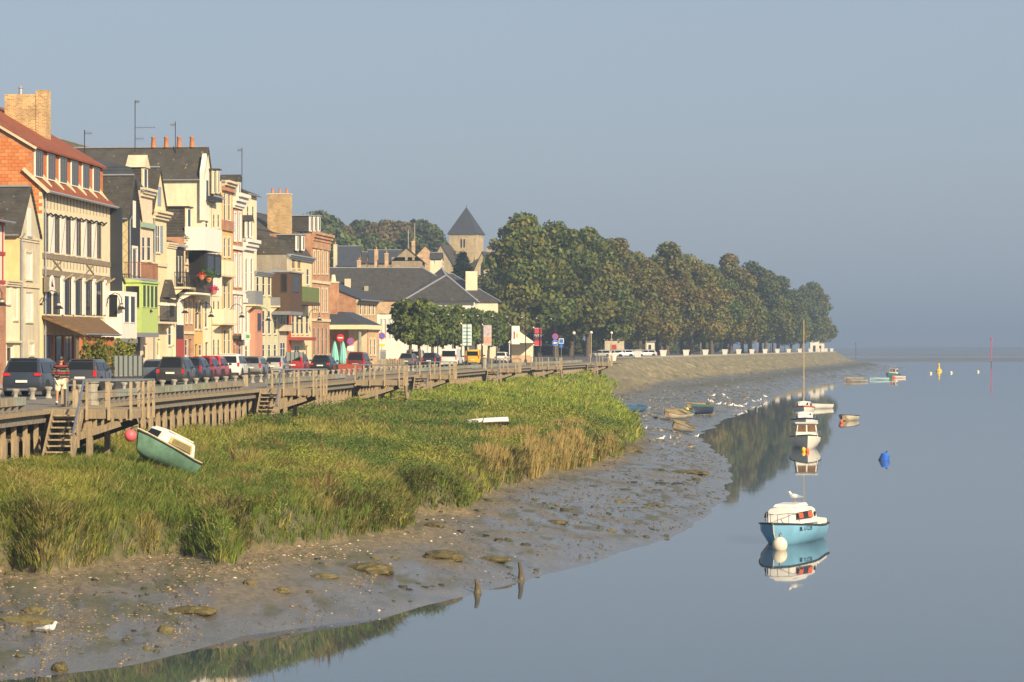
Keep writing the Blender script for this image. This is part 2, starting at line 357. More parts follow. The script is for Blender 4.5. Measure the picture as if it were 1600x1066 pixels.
# each spot's own surface: stony dry strip below the marsh edge, weed streaks, bank grass
stony = np.where(INN, .8, np.clip(1.25-DU/(1.2+4.2*fbm(XX*.12+5, YY*.05, 2)*np.clip(1-(YY-75)/60, .25, 1)), 0, 1))
patch = np.clip((fbm(XX*.8, YY*.35+8, 4)-.47)*7, 0, 1); stony = np.clip(np.maximum(stony, patch*.6*np.clip(WSD/3, 0, 1)*(.45+.55*np.clip(1-(YY-80)/80, 0, 1))), 0, 1)
far_mud = smooth((YY-250)/150)*np.clip((WSD-8)/14, 0, 1); stony = np.maximum(stony, .75*far_mud*np.where(INN, 0, 1))
weedy = np.where(INN, .75*(1-FB), np.clip((fbm(XX*1.5+9, YY*.7, 4)-.53)*10, 0, 1)*.7*np.clip(WSD/2, 0, 1))
weedy = np.maximum(weedy, np.where(~INN, FB*.75*np.clip(1-np.abs(DU-4.5-3*fbm(XX*.05, YY*.03, 2))/4.5, 0, 1), 0))
bankw = np.where(INN, FB, FB*np.clip(1-DU/2.5, 0, 1)*.8)
colour_attr(ter, np.stack([stony[keep], weedy[keep]*(1-bankw[keep]), bankw[keep], np.ones(keep.sum())], -1))
tag(link('mudflat', ter), kind='structure')

# ------------------------------------------------------------------ water
m = bpy.data.materials.new('calm_water'); m.use_nodes = True; t = m.node_tree; p = t.nodes['Principled BSDF']
p.inputs['Base Color'].default_value = (.045, .065, .09, 1); p.inputs['Roughness'].default_value = .025; p.inputs['IOR'].default_value = 1.45
tc = t.nodes.new('ShaderNodeTexCoord'); mp = t.nodes.new('ShaderNodeMapping'); mp.inputs['Scale'].default_value = (.35, .12, 1); t.links.new(tc.outputs['Object'], mp.inputs[0])
n = t.nodes.new('ShaderNodeTexNoise'); n.inputs['Scale'].default_value = 1; n.inputs['Detail'].default_value = 4; t.links.new(mp.outputs[0], n.inputs['Vector'])
mp2 = t.nodes.new('ShaderNodeMapping'); mp2.inputs['Scale'].default_value = (.02, .055, 1); t.links.new(tc.outputs['Object'], mp2.inputs[0])
n2 = t.nodes.new('ShaderNodeTexNoise'); n2.inputs['Scale'].default_value = 1; n2.inputs['Detail'].default_value = 3; t.links.new(mp2.outputs[0], n2.inputs['Vector'])
r2 = t.nodes.new('ShaderNodeValToRGB'); r2.color_ramp.elements[0].position = .45; r2.color_ramp.elements[1].position = .7; r2.color_ramp.elements[0].color = (.25,.25,.25,1); t.links.new(n2.outputs[0], r2.inputs[0])
b = t.nodes.new('ShaderNodeBump'); b.inputs['Distance'].default_value = .05; t.links.new(n.outputs[0], b.inputs['Height'])
ml = t.nodes.new('ShaderNodeMath'); ml.operation = 'MULTIPLY'; ml.inputs[1].default_value = .11; t.links.new(r2.outputs[0], ml.inputs[0]); t.links.new(ml.outputs[0], b.inputs['Strength'])
t.links.new(b.outputs[0], p.inputs['Normal'])
o = MB().face([(-9000,-300,0),(9000,-300,0),(9000,9000,0),(-9000,9000,0)]).build('water', m); tag(o, kind='structure')

# ------------------------------------------------------------------ quay ground and promenade (one sheet, 12 cm kerbs on top of it)
asphalt = mat('quay_asphalt', (.10,.095,.085), .9, .25, 1.5, .3)
def strip(pts_a, pts_b, za, zb=None, thick=None, m=None, name='road', sub=1):
    mb = MB(); zb = zb or za
    for (a0, a1, b0, b1) in zip(pts_a[:-1], pts_a[1:], pts_b[:-1], pts_b[1:]):
        q = [(a0[0],a0[1],za(a0[1])), (b0[0],b0[1],zb(b0[1])), (b1[0],b1[1],zb(b1[1])), (a1[0],a1[1],za(a1[1]))]
        if thick: mb.hexa([(x,y,z-thick) for x,y,z in q] + q)
        else: mb.face(q)
    return mb
YS = [40,60,80,90,100,110,118,130,142,155,168,189,210,237,264,310,355,397,440,520,600,675,750,830,910,935]
ea = [(edgeX(y)-.55, y) for y in YS]; eb = [(-420, y) for y in YS]
mb = strip(ea, eb, lambda y: quayZ(y)); mb.face([(112.4,935,5.9),(108,965,5.9),(90,990,5.9),(-420,990,5.9),(-420,935,5.9)])
# retaining kerb along the promenade
tag(mb.build('quay_ground', asphalt), kind='structure')
pav = mat('pale_pavement', (.33,.31,.27), .9, .15, 2.0, .2)
PY = [y for y in YS if y >= 440]
mb = strip([(edgeX(y)-.3, y) for y in PY], [(edgeX(y)-7.5, y) for y in PY], lambda y: quayZ(y)+.05, thick=.6)
tag(mb.build('promenade_pavement', pav), kind='structure')
# pavement along the houses, with a kerb
FY = [100,118,138,159,177.5,196,211,226,241,256,270]
fx = lambda y: float(np.interp(y, [p[1] for p in FAC], [p[0] for p in FAC]))
mb = strip([(fx(y)+1.5, y) for y in FY], [(fx(y)-2, y) for y in FY], lambda y: ZQ+.12, thick=.12)
tag(mb.build('house_pavement', pav), kind='structure')

# hill behind the town
gs = np.linspace(0, 1, 60); gy = np.linspace(415, 1100, 70); GS, GY = np.meshgrid(gs, gy, indexing='ij')
GX = np.interp(GY, EY, EX) - 34 - np.maximum(GY-935, 0)*.6 - (1-GS)*330
HZ = 5.2 + 20*smooth((GY-430)/170)*smooth((28-(GX-(GY-500)*-.02))/75) + (fbm(GX*.02, GY*.02, 3)-.45)*5*smooth((GY-460)/100)*smooth((20-GX)/60)
ii = np.arange(60*70).reshape(60, 70); q = np.stack([ii[:-1,:-1], ii[1:,:-1], ii[1:,1:], ii[:-1,1:]], -1).reshape(-1, 4)
hill_me = fastmesh('hill', np.stack([GX, GY, HZ], -1).reshape(-1, 3), q, mat('hill_grass', (.05,.07,.025), .9, .4, .1, 0), True)
tag(link('hill', hill_me), kind='structure')
def hillZ(x, y):
    return float(5.2 + 20*smooth((y-430)/170)*smooth((28-(x-(y-500)*-.02))/75))
# far shore of the bay: low sandbanks
mb = MB(); fs = np.linspace(-200, 1500, 90)
def bank_strip(y0, dy, h, seed, x0, x1):
    mb = MB(); xs = np.linspace(x0, x1, 120); P = []
    for x in xs:
        a = float(fbm(np.array([x*.006+seed]), np.array([seed*3.1]), 4)[0]); P.append((x, y0+220*(a-.45), y0+dy*(.5+a), h*(.5+a)))
    for p0, p1 in zip(P[:-1], P[1:]):
        mb.face([(p0[0],p0[1],-.1),(p1[0],p1[1],-.1),(p1[0],p1[1]+45,p1[3]),(p0[0],p0[1]+45,p0[3])])
        mb.face([(p0[0],p0[1]+45,p0[3]),(p1[0],p1[1]+45,p1[3]),(p1[0],p1[2],p1[3]*1.1),(p0[0],p0[2],p0[3]*1.1)])
    return mb
sandm = mat('wet_sand', (.14,.12,.09), .6, .3, .02)
tag(bank_strip(1390, 330, .5, 2, -250, 700).build('sandbank', sandm), kind='structure')
tag(bank_strip(2300, 700, .9, 5, -400, 900).build('sandbank', sandm), kind='structure')
tag(bank_strip(4200, 1500, 5.5, 9, -1500, 2200).build('far_shore', mat('far_marsh', (.07,.075,.04), .9, .3, .01)), kind='structure')
# ------------------------------------------------------------------ wooden quay wall
wood = mat('weathered_oak', (.30,.235,.15), .85, .3, 3.0, .5, stretch=(6,6,.6))
wood_b = mat('pale_oak', (.37,.29,.18), .85, .3, 2.5, .5, stretch=(6,6,.6))
wood_g = mat('grey_sleeper', (.22,.20,.17), .9, .35, 3, .6, stretch=(2,2,2))
wood_d = mat('dark_wet_wood', (.10,.08,.055), .85, .3, 3, .4)
concrete = mat('quay_concrete', (.36,.34,.28), .9, .2, 6, .4, stain=.3)
steel = mat('galvanised_steel', (.42,.43,.44), .35, .1, 5, 0, metal=.8)
steel_b = mat('blue_grey_steel', (.14,.17,.24), .4, .1, 5, 0, metal=.3)
def frame_at(Y, off=0.0, z=0.0):
    d = edge_dir(Y); n = Vector((d.y, -d.x, 0)); p = Vector((edgeX(Y), Y, z)) + n * off
    return p, d, n, math.atan2(d.y, d.x)
def walk(y0, y1, step):
    Y = y0
    while Y < y1:
        yield Y; Y += step * edge_dir(Y).y
wall = empty('quay_wall', (edgeX(90), 90, 3), 0, 'long wooden pile wall along the quay above the marsh', 'quay wall')
inv = Matrix.Translation(-wall.location)
def wp(o): o.location = o.location - wall.location; o.parent = wall; return o
pile_me = [MB().hexa([(-a,-a*.7,-3.0),(a,-a*.7,-3.0),(a,a*.7,-3.0),(-a,a*.7,-3.0),(-a,-a*.7,-.44),(a,-a*.7,-.44),(a*.9,a*.7,-.44),(-a,a*.7,-.44)]).mesh('pile', wood_b) for a in (.095,.10,.09)]
plank_me = [MB().box(-a,a,-.045,.045,-3.0,-.80-h).mesh('plank', wood if k else wood_b) for k, (a, h) in enumerate([(.10,0),(.085,.06),(.11,.03)])]
k = 0
for Y in walk(74, 250, 1.6):
    p, d, n, rz = frame_at(Y, -.18, ZQ); o = wp(link('pile', pile_me[k % 3], None, p, (0,0,rz)))
    p, d, n, rz = frame_at(Y+.55, -.34, ZQ); wp(link('plank', plank_me[k % 3], None, p, (random.uniform(-.01,.01), random.uniform(-.015,.015), rz)))
    p, d, n, rz = frame_at(Y+1.08, -.34, ZQ); wp(link('plank', plank_me[(k+1) % 3], None, p, (0, random.uniform(-.015,.015), rz+.02)))
    k += 1
beam_me = MB().box(0,3.96,-.1,.1,-.43,-.13).mesh('fascia_beam', wood_g); lip_me = MB().box(0,3.97,-.30,.14,-.127,.0).mesh('deck_edge', wood)
for Y in walk(74, 438, 4.0):
    p, d, n, rz = frame_at(Y, 0, ZQ)
    rz = math.atan2((frame_at(min(Y+4, 440))[0]-frame_at(Y)[0]).y, (frame_at(min(Y+4, 440))[0]-frame_at(Y)[0]).x)
    wp(link('fascia_beam', beam_me, None, p, (0,0,rz))); wp(link('deck_edge', lip_me, None, p, (0,0,rz)))
# far stretch: planks too close together to pick apart
mb = MB()
for Y in walk(250, 440, .42):
    p, d, n, rz = frame_at(Y, -.30 + random.uniform(-.03,.03), 0); a = random.uniform(.17,.2)
    t = ZQ - .5 - random.uniform(0,.12)
    q = [p - d*a - n*.05, p + d*a - n*.05, p + d*a + n*.05, p - d*a + n*.05]
    mb.hexa([(v.x, v.y, 1.5) for v in q] + [(v.x, v.y, t) for v in q])
o = mb.build('far_planks', wood_b); wp(o); o['kind'] = 'stuff'
# earth and old boards behind the piles, waling board
mb = MB(); mw = MB()
for Y0, Y1 in zip(YS[1:-1], YS[2:]):
    if Y1 > 440: break
    a = frame_at(Y0, -1.35)[0]; b = frame_at(Y1, -1.35)[0]
    mb.face([(a.x,a.y,1),(b.x,b.y,1),(b.x,b.y,ZQ),(a.x,a.y,ZQ)])
    if Y1 < 255:
        a = frame_at(Y0, -.52)[0]; b = frame_at(Y1, -.52)[0]
        mw.hexa([(a.x,a.y,4.35),(a.x-.06,a.y,4.35),(b.x-.06,b.y,4.35),(b.x,b.y,4.35),(a.x,a.y,4.62),(a.x-.06,a.y,4.62),(b.x-.06,b.y,4.62),(b.x,b.y,4.62)])
wp(mb.build('earth_face', wood_d)); wp(mw.build('waling_board', wood))
# boardwalk
mb = MB()
BY = [74,90,104,118,130,142,155,168,189,210,237,264,310,355,397,440]
mb = strip([(edgeX(y)-.31, y) for y in BY], [(edgeX(y)-4.2, y) for y in BY], lambda y: ZQ+.02, thick=.1)
tag(mb.build('boardwalk', mat('boardwalk_planks', (.21,.185,.15), .85, .25, 4, .4, stretch=(.5,8,1))), kind='structure')

# ------------------------------------------------------------------ landings with stairs
LAND = [(93.5,'n'),(138,'n'),(174,'r'),(208,'n'),(262,'n'),(296,'r'),(352,'n')]
desc = {0:'nearest timber landing with steps, beside the stranded green boat', 1:'timber landing with steps in front of the white car', 2:'timber landing with rear steps and a dark opening beneath, below the turquoise parasols',
        3:'timber landing with steps in front of the white minibus', 4:'timber landing with steps beside the concrete pillar, in front of the yellow van', 5:'far timber landing with a dark opening beneath, by the blue arrow sign', 6:'last timber landing with steps, where the wall meets the grass bank'}
def landing(i, Y, kind):
    p, d, n, rz = frame_at(Y, 0, ZQ)
    e = empty('timber_landing', p, math.atan2(d.y, d.x), desc[i], 'landing', 'timber landings along the quay')
    # local frame: x along the quay (away), y = -outward ; so outward is -y
    PW, PD = 3.15, 3.6; near = Y < 190
    for q in range(12 if near else 1):
        w0 = PD/12*q if near else 0; w1 = (w0+PD/12-.015) if near else PD
        MB().box(w0, w1, -PW, .0, -.06, .03).build('deck_board', wood_b if q % 3 else wood, e)
    for x in (.0, PD-.12): MB().box(x+.003, x+.12, -PW+.02, -.16, -.30, -.063).build('joist', wood, e)
    MB().box(.125, PD-.125, -PW+.003, -PW+.12, -.30, -.063).build('joist', wood, e)
    # posts with rails
    hz = 1.02; st0 = 1.42 if kind == 'n' else .1
    def post(x, y, z0=-.35): MB().box(x-.045, x+.045, y-.045, y+.045, z0, hz-.03).build('post', wood_b, e)
    ys = np.linspace(st0+.12, PW-.07, 3 if kind == 'n' else 4)
    for y in ys: post(-.048, -y)
    for x in np.linspace(1.5, PD-.1, 3): post(x, -PW-.063)
    for x in [PD+.048]:
        for y in np.linspace(.3, PW-.5 if kind == 'n' else 1.7, 3): post(x, -y)
    MB().tube([(-.048,-st0-.06,hz),(-.048,-PW-.06,hz),(PD+.048,-PW-.06,hz)], .035, 6).build('top_rail', steel, e, True)
    MB().tube([(PD+.048, -PW-.06 if kind == 'n' else -1.85, hz),(PD+.048,-.2,hz),(PD+.048,-.05,hz-.1),(PD+.048,-.05,.05)], .035, 6).build('top_rail', steel, e, True)
    for z in (.35, .62): MB().tube([(-.048,-st0-.06,z),(-.048,-PW-.06,z),(PD+.048,-PW-.06,z)], .012, 4).build('wire', steel, e)
    # supports
    for x, y in ((.25,-PW*.5),(PD-.3,-PW*.5)): MB().box(x-.1,x+.1,y-.1,y+.1,-2.6,-.305).build('support_pile', wood, e)
    MB().bar((.2,-.5,-1.15),(.2,-PW+.5,-.45),.12,.26).build('brace', wood, e); MB().bar((PD-.3,-.5,-1.25),(PD-.3,-PW+.5,-.45),.12,.26).build('brace', wood_d, e)
    # steps
    if kind == 'n': f = lambda u, v: (-.10-u, -v); v0, v1 = .36, 1.38
    else: f = lambda u, v: (PD+.02+u, -v); v0, v1 = 2.0, 3.0
    nst = 9; rise, run = .205, .205
    g = empty('steps', (0,0,0)); g.parent = e
    def hx(u0, u1, va, vb, z0, z1, mm, nm, par):
        a = f(u0, va); b = f(u1, vb); return MB().box(min(a[0],b[0]), max(a[0],b[0]), min(a[1],b[1]), max(a[1],b[1]), z0, z1).build(nm, mm, par)
    for k in range(nst): hx(k*run, k*run+.24, v0+.07, v1-.07, -rise*(k+1)+.0, -rise*(k+1)+.05, wood_b, 'tread', g)
    for vv in (v0, v1):
        a = f(-.02, vv); b = f(nst*run+.12, vv)
        MB().bar((a[0],a[1],-.12),(b[0],b[1],-rise*nst-.24),.07,.28).build('stringer', wood, g)
    a = f(.0, v1+.06); b = f(nst*run, v1+.06)
    MB().tube([(a[0],a[1],hz+.02),(b[0],b[1],hz-rise*nst)], .04, 6).build('handrail', steel_b, g, True)
    MB().box(*sorted((b[0]-.05,b[0]+.05)), b[1]-.05, b[1]+.05, -rise*nst-.6, hz-rise*nst).build('newel', wood, g)
    c = f(nst*run*.5, v1+.06); MB().box(c[0]-.045,c[0]+.045,c[1]-.045,c[1]+.045,-rise*nst*.5-.35,hz-rise*nst*.5).build('newel', wood, g)
    return e
for i, (Y, kd) in enumerate(LAND): landing(i, Y, kd)

# ------------------------------------------------------------------ low guard beams between the landings
stretch_ = [(74,91.6,'left of the nearest landing'),(99,136.0,'behind the stranded green boat'),(143.5,172.5,'between the second and third landings'),(179.5,206.5,'between the third and fourth landings'),(213.5,260.5,'in front of the minibus and yellow van'),(267.5,294.5,'between the fifth and sixth landings'),(301,350,'on the last stretch of wall')]
gpost = MB().box(-.09,.09,-.09,.09,0,.21).mesh('short_post', wood_g)
for y0, y1, ds in stretch_:
    p, d, n, rz = frame_at(y0, -.28, ZQ)
    e = empty('guard_beam', p, 0, 'low grey sleeper guard beam on short posts, ' + ds, 'guard rail', 'low guard beams along the boardwalk edge')
    Y = y0
    while Y < y1 - .5:
        Ye = min(Y + 4.0, y1); a = frame_at(Y, -.28, ZQ)[0]; b = frame_at(Ye, -.28, ZQ)[0]; L = (b-a).length
        rz = math.atan2((b-a).y, (b-a).x)
        o = MB().box(.01, L-.01, -.13, .13, .212, .49).build('sleeper', mat('grey_sleeper_%d' % random.randint(0,2), tuple(c*random.uniform(.75,1.25) for c in (.25,.235,.20)), .9, .35, 3, .6), e); o.location = a - p; o.rotation_euler = (0,0,rz)
        if Y < 250:
            for s in (.5, 1.5, 2.5, 3.5):
                if s < L: link('short_post', gpost, e, a-p+(b-a).normalized()*s, (0,0,rz))
        Y = Ye
# ------------------------------------------------------------------ concrete mushroom bollards
bol = MB().lathe([(.16,0),(.16,.05),(.11,.1),(.09,.22),(.11,.34),(.18,.42),(.18,.47),(.1,.5)], 10).mesh('mushroom_bollard', concrete, 50)
k = 0
for Y in walk(100, 262, 2.9):
    p, d, n, rz = frame_at(Y, -4.7, ZQ)
    tag(link('mushroom_bollard', bol, None, p, (0,0,random.random()*6)), 'waisted concrete mushroom bollard in the row between boardwalk and parked cars', 'bollard', 'concrete bollards along the boardwalk'); k += 1
def pillar(x, y, lab, hgt=.95):
    p = at(x, y, ZQ); e = empty('concrete_pillar', p, .1, lab, 'pillar')
    MB().lathe([(.27,0),(.27,.12),(.22,.14),(.22,hgt-.14)], 8).build('shaft', concrete, e)
    MB().lathe([(.22,hgt-.139),(.3,hgt-.10),(.3,hgt-.03),(.2,hgt)], 8).build('cap', concrete, e)
pillar(143, 633, 'octagonal concrete pillar with a cap on the nearest landing')
pillar(757, 576.5, 'concrete pillar at the head of the steps in front of the yellow van', 1.15)
for (x, y, lab) in [(100, 636, 'short wooden post in front of the man in striped shirt'), (118, 637, 'short wooden post right of the man, by the steel hoop'), (385, 604, 'wooden post at the head of the second steps')]:
    o = MB().box(-.09,.09,-.09,.09,0,.62).build('wooden_post', wood_b); MB().box(-.08,.08,-.08,.08,.62,.65).build('top', wood, o); o.location = at(x, y, ZQ+.02); tag(o, lab, 'post', 'wooden posts on the boardwalk')
# ------------------------------------------------------------------ house builder
slate = roofmat('lichen_slate', (.032,.030,.027), (.085,.078,.066), (.30,.28,.22), .62)
slate_o = roofmat('slate_orange_lichen', (.04,.038,.034), (.085,.08,.07), (.36,.22,.07), .62)
slate_y = roofmat('mossy_yellow_slate', (.06,.055,.04), (.12,.105,.06), (.38,.29,.05), .56)
slate_b = roofmat('blue_slate', (.035,.042,.055), (.06,.07,.085), (.12,.12,.13), .75)
red_tile = roofmat('red_tile', (.16,.045,.02), (.34,.10,.04), (.13,.07,.04), .66)
brown_tile = roofmat('mossy_brown_tile', (.12,.065,.03), (.20,.12,.05), (.16,.15,.05), .6)
slate_wall = mat('black_slate_cladding', (.022,.024,.030), .6, .25, 6, .3)
zinc = mat('zinc', (.33,.35,.38), .45, .12, 4, 0, metal=.3)
gutter_m = mat('gutter_grey', (.20,.21,.23), .5, .1, 4)
glass = glassmat('window_glass', (.022,.024,.027), .12, .22); glass2 = glassmat('window_glass_lighter', (.05,.052,.055), .12, .25)
white_p = mat('white_paint', (.74,.72,.66), .55, .05, 6, stain=.12)
cream = mat('cream_render', (.72,.61,.38), .9, .07, 2, .15, stain=.22)
cream2 = mat('pale_cream_render', (.76,.68,.48), .9, .06, 2, .15, stain=.2)
yellow_r = mat('yellow_render', (.74,.56,.27), .9, .08, 2, .15, stain=.22)
ochre = mat('ochre_render', (.66,.43,.16), .9, .1, 2, .15, stain=.25)
white_r = mat('white_render', (.74,.71,.62), .9, .05, 2, .1, stain=.16)
grey_r = mat('grey_roughcast', (.30,.27,.22), .95, .2, 8, .4, stain=.3)
greyc = mat('grey_cream_render', (.56,.50,.38), .9, .1, 2, .2, stain=.28)
green_c = mat('greenish_cream', (.60,.58,.40), .9, .08, 2, .1, stain=.2)
lime = mat('lime_green_paint', (.42,.54,.16), .5, .08, 4)
brick_o = brickmat('orange_brick', (.50,.20,.09), (.42,.15,.07), (.55,.44,.30))
brick_y = brickmat('yellow_pink_brick', (.62,.40,.21), (.55,.33,.17), (.62,.52,.36))
brick_r = brickmat('red_brick', (.42,.15,.08), (.50,.19,.09), (.40,.30,.22))
brick_c = brickmat('mottled_chimney_brick', (.60,.40,.17), (.30,.13,.06), (.58,.47,.27), .24, .09, .02)
stone_t = mat('pale_stone_trim', (.66,.57,.40), .9, .1, 4, .2, stain=.25)
timber_g = mat('grey_brown_timber', (.22,.18,.13), .85, .2, 4, .2)
dark_p = mat('dark_paint', (.02,.024,.032), .5, .15, 5)
red_p = mat('red_paint', (.38,.05,.03), .5, .1, 4)
blue_s = mat('blue_grey_shutter', (.22,.29,.38), .6, .1, 5)
blue_l = mat('pale_blue_shutter', (.36,.46,.54), .6, .1, 5)
brown_w = mat('brown_cladding', (.085,.05,.03), .75, .25, 5, .3, stretch=(8,8,.5))
orange_w = mat('orange_varnished_wood', (.42,.15,.05), .5, .2, 4, 0, stretch=(6,6,.6))
iron = mat('black_iron', (.012,.012,.014), .5, .2, 6)
terracotta = mat('terracotta_pot', (.50,.19,.08), .85, .15, 5)

class House:
    """local frame: x along the street front (away from the camera), y into the house, z up from the quay"""
    def __init__(s, name, label, x0, x1, off=0.0, cat='house', P0=None, P1=None):
        s.P0 = P0 or F(x0, off); s.P1 = P1 or F(x1, off); d = (s.P1 - s.P0); s.W = d.length; s.d = d.normalized(); s.n = Vector((s.d.y, -s.d.x, 0))
        s.rz = math.atan2(s.d.y, s.d.x); s.x0 = x0
        s.o = empty(name, (s.P0.x, s.P0.y, ZQ), s.rz, label, cat); s.holes = []; s.E = []
    def u(s, x, p=0.0):
        k = (x - CX) / FPX; P = s.P0 + s.n * p; return (k * P.y - P.x) / (s.d.x - k * s.d.y)
    def z(s, y, x, p=0.0):
        P = s.P0 + s.n * p + s.d * s.u(x, p); return CH - (y - HY) / FPX * P.y - ZQ
    def v_side(s, x):                 # depth on the camera-facing side wall for photo column x
        k = (x - CX) / FPX; dv = -s.n; return (k * s.P0.y - s.P0.x) / (dv.x - k * dv.y)
    def rect(s, xa, xb, ya, yb, p=0.0):
        xm = (xa + xb) / 2; return s.u(xa, p), s.u(xb, p), s.z(yb, xm, p), s.z(ya, xm, p)
    # ---- walls
    def body(s, ye, D, wm, side=None, ridge=None, roof='street', rm=None, top=None, base=None, over=.28, verge=None, gable_m=None):
        """ye: photo row of the eave at the near corner; ridge: photo row of the ridge above the middle of the front"""
        s.ze = ze = s.z(ye, s.x0) if ye is not None else top; s.D = D; W = s.W; s.wm = wm
        s.zr = s.z(ridge, s.x0 + 0) if ridge is not None else ze
        side = side or wm; mb = MB()
        zt = ze
        us = sorted(set([0, W] + [h[0] for h in s.holes] + [h[1] for h in s.holes])); zs = sorted(set([-.3, zt] + [h[2] for h in s.holes] + [h[3] for h in s.holes]))
        us = [a for a in us if -1e-6 <= a <= W + 1e-6]; zs = [a for a in zs if a <= zt + 1e-6]
        for a, b in zip(us[:-1], us[1:]):
            for c, e in zip(zs[:-1], zs[1:]):
                um, zm = (a+b)/2, (c+e)/2
                if any(h[0] < um < h[1] and h[2] < zm < h[3] for h in s.holes): continue
                mb.face([(a,0,c),(b,0,c),(b,0,e),(a,0,e)])
        for (a, b, c, e, dep) in s.holes:
            mb.face([(a,0,c),(a,dep,c),(a,dep,e),(a,0,e)]); mb.face([(b,0,c),(b,0,e),(b,dep,e),(b,dep,c)])
            mb.face([(a,0,c),(b,0,c),(b,dep,c),(a,dep,c)]); mb.face([(a,0,e),(a,dep,e),(b,dep,e),(b,0,e)]); mb.face([(a,dep,c),(b,dep,c),(b,dep,e),(a,dep,e)])
        mb.build('wall', wm, s.o, fix=False)
        sb = MB(); sb.face([(0,0,-.3),(0,D,-.3),(0,D,zt),(0,0,zt)]); sb.face([(W,0,-.3),(W,0,zt),(W,D,zt),(W,D,-.3)]); sb.face([(0,D,-.3),(W,D,-.3),(W,D,zt),(0,D,zt)])
        zr = s.zr; t = .14
        if roof == 'street' and ridge is not None:      # ridge at right angles to the street, gable on the front
            g = MB(); g.face([(0,0,zt),(W,0,zt),(W/2,0,zr)]); g.build('gable', gable_m or wm, s.o, fix=False)
            sb.face([(0,D,zt),(W,D,zt),(W/2,D,zr)])
            sl = (zr-zt)/(W/2); ov = .18
            for sg in (0, 1):
                f = (lambda x: x) if sg == 0 else (lambda x: W-x)
                MB().hexa([(f(-ov),-.12,zt-ov*sl+.02),(f(W/2),-.12,zr+.02),(f(W/2),D+.1,zr+.02),(f(-ov),D+.1,zt-ov*sl+.02),
                           (f(-ov),-.12,zt-ov*sl+.02+t),(f(W/2),-.12,zr+.02+t),(f(W/2),D+.1,zr+.02+t),(f(-ov),D+.1,zt-ov*sl+.02+t)]).build('roof', rm or slate, s.o)
            vb = MB(); vb.bar((W/2,.0,zr+.05+t),(W/2,D,zr+.05+t),.22,.1); vb.build('ridge', zinc, s.o)
            MB().tube([(-ov-.06,.0,zt-ov*sl+.06),(-ov-.06,D,zt-ov*sl+.06)],.07,6).build('gutter', gutter_m, s.o, True)
        elif roof == 'eave' and ridge is not None:      # ridge along the street, eave to the front
            m2 = s.ridge_v if hasattr(s, 'ridge_v') else D/2
            for uu in (0, W): sb.face([(uu,0,zt),(uu,D,zt),(uu,m2,zr)])
            sl = (zr-zt)/m2; sl2 = (zr-zt)/(D-m2)
            MB().hexa([(-.12,-over,zt-over*sl+.02),(W+.12,-over,zt-over*sl+.02),(W+.12,m2,zr+.02),(-.12,m2,zr+.02),(-.12,-over,zt-over*sl+.02+t),(W+.12,-over,zt-over*sl+.02+t),(W+.12,m2,zr+.02+t),(-.12,m2,zr+.02+t)]).build('roof', rm or slate, s.o)
            MB().hexa([(-.12,m2,zr+.02),(W+.12,m2,zr+.02),(W+.12,D+over,zt-over*sl2+.02),(-.12,D+over,zt-over*sl2+.02),(-.12,m2,zr+.02+t),(W+.12,m2,zr+.02+t),(W+.12,D+over,zt-over*sl2+.02+t),(-.12,D+over,zt-over*sl2+.02+t)]).build('roof', rm or slate, s.o)
            MB().bar((0,m2,zr+.05+t),(W,m2,zr+.05+t),.22,.1).build('ridge', zinc, s.o)
            MB().tube([(-.1,-over-.07,zt-over*sl+.05),(W+.1,-over-.07,zt-over*sl+.05)],.075,6).build('gutter', gutter_m, s.o, True)
        elif roof == 'mansard':                          # steep lower slope to front and sides, shallow top
            h1 = lerp(zt, zr, .72); a = .9
            P = lambda q, z: [(q*.2,q,z),(W-q*.2,q,z),(W-q*.2,D-q,z),(q*.2,D-q,z)]
            MB().hexa(P(-.15, zt+.003) + P(a, h1)).build('roof', rm or slate, s.o)
            MB().hexa(P(a-.06, h1+.004) + P(D*.42, zr)).build('roof', rm or slate, s.o)
            MB().box(-.12,W+.12,-.3,-.12,zt-.12,zt+.06).build('gutter', zinc, s.o)
        elif roof == 'hip':
            h = D/2*.9
            MB().hexa([(-.2,-.25,zt),(W+.2,-.25,zt),(W+.2,D+.2,zt),(-.2,D+.2,zt),(min(h,W/2-.1),D/2-.05,zr),(max(W-h,W/2+.1),D/2-.05,zr),(max(W-h,W/2+.1),D/2+.05,zr),(min(h,W/2-.1),D/2+.05,zr)]).build('roof', rm or slate, s.o)
            MB().tube([(-.2,-.33,zt),(W+.2,-.33,zt)],.075,6).build('gutter', gutter_m, s.o, True)
        else:
            MB().box(.02,W-.02,.02,D-.02,zt-.25,zt-.1).build('roof', zinc, s.o)
        sb.build('side_wall', side, s.o, fix=False)
        for fn in s.E: fn()
        return s
    # ---- openings
    def win(s, xa, xb, ya, yb, fm=None, gm=None, nm=1, sill=True, dep=.08, cols=2, surround=None, rows=2, shutters=None, p=0.0):
        u0, u1, z0, z1 = s.rect(xa, xb, ya, yb)
        u0, u1 = max(u0, .08), min(u1, s.W - .08)
        n = nm; wd = (u1-u0)/(n+(n-1)*.55) if n > 1 else u1-u0
        for k in range(n):
            a = u0 + k*wd*1.55; b = a + wd; s._win(a, b, z0, z1, fm or white_p, gm or glass, sill, dep, cols, surround, rows, shutters)
        return s
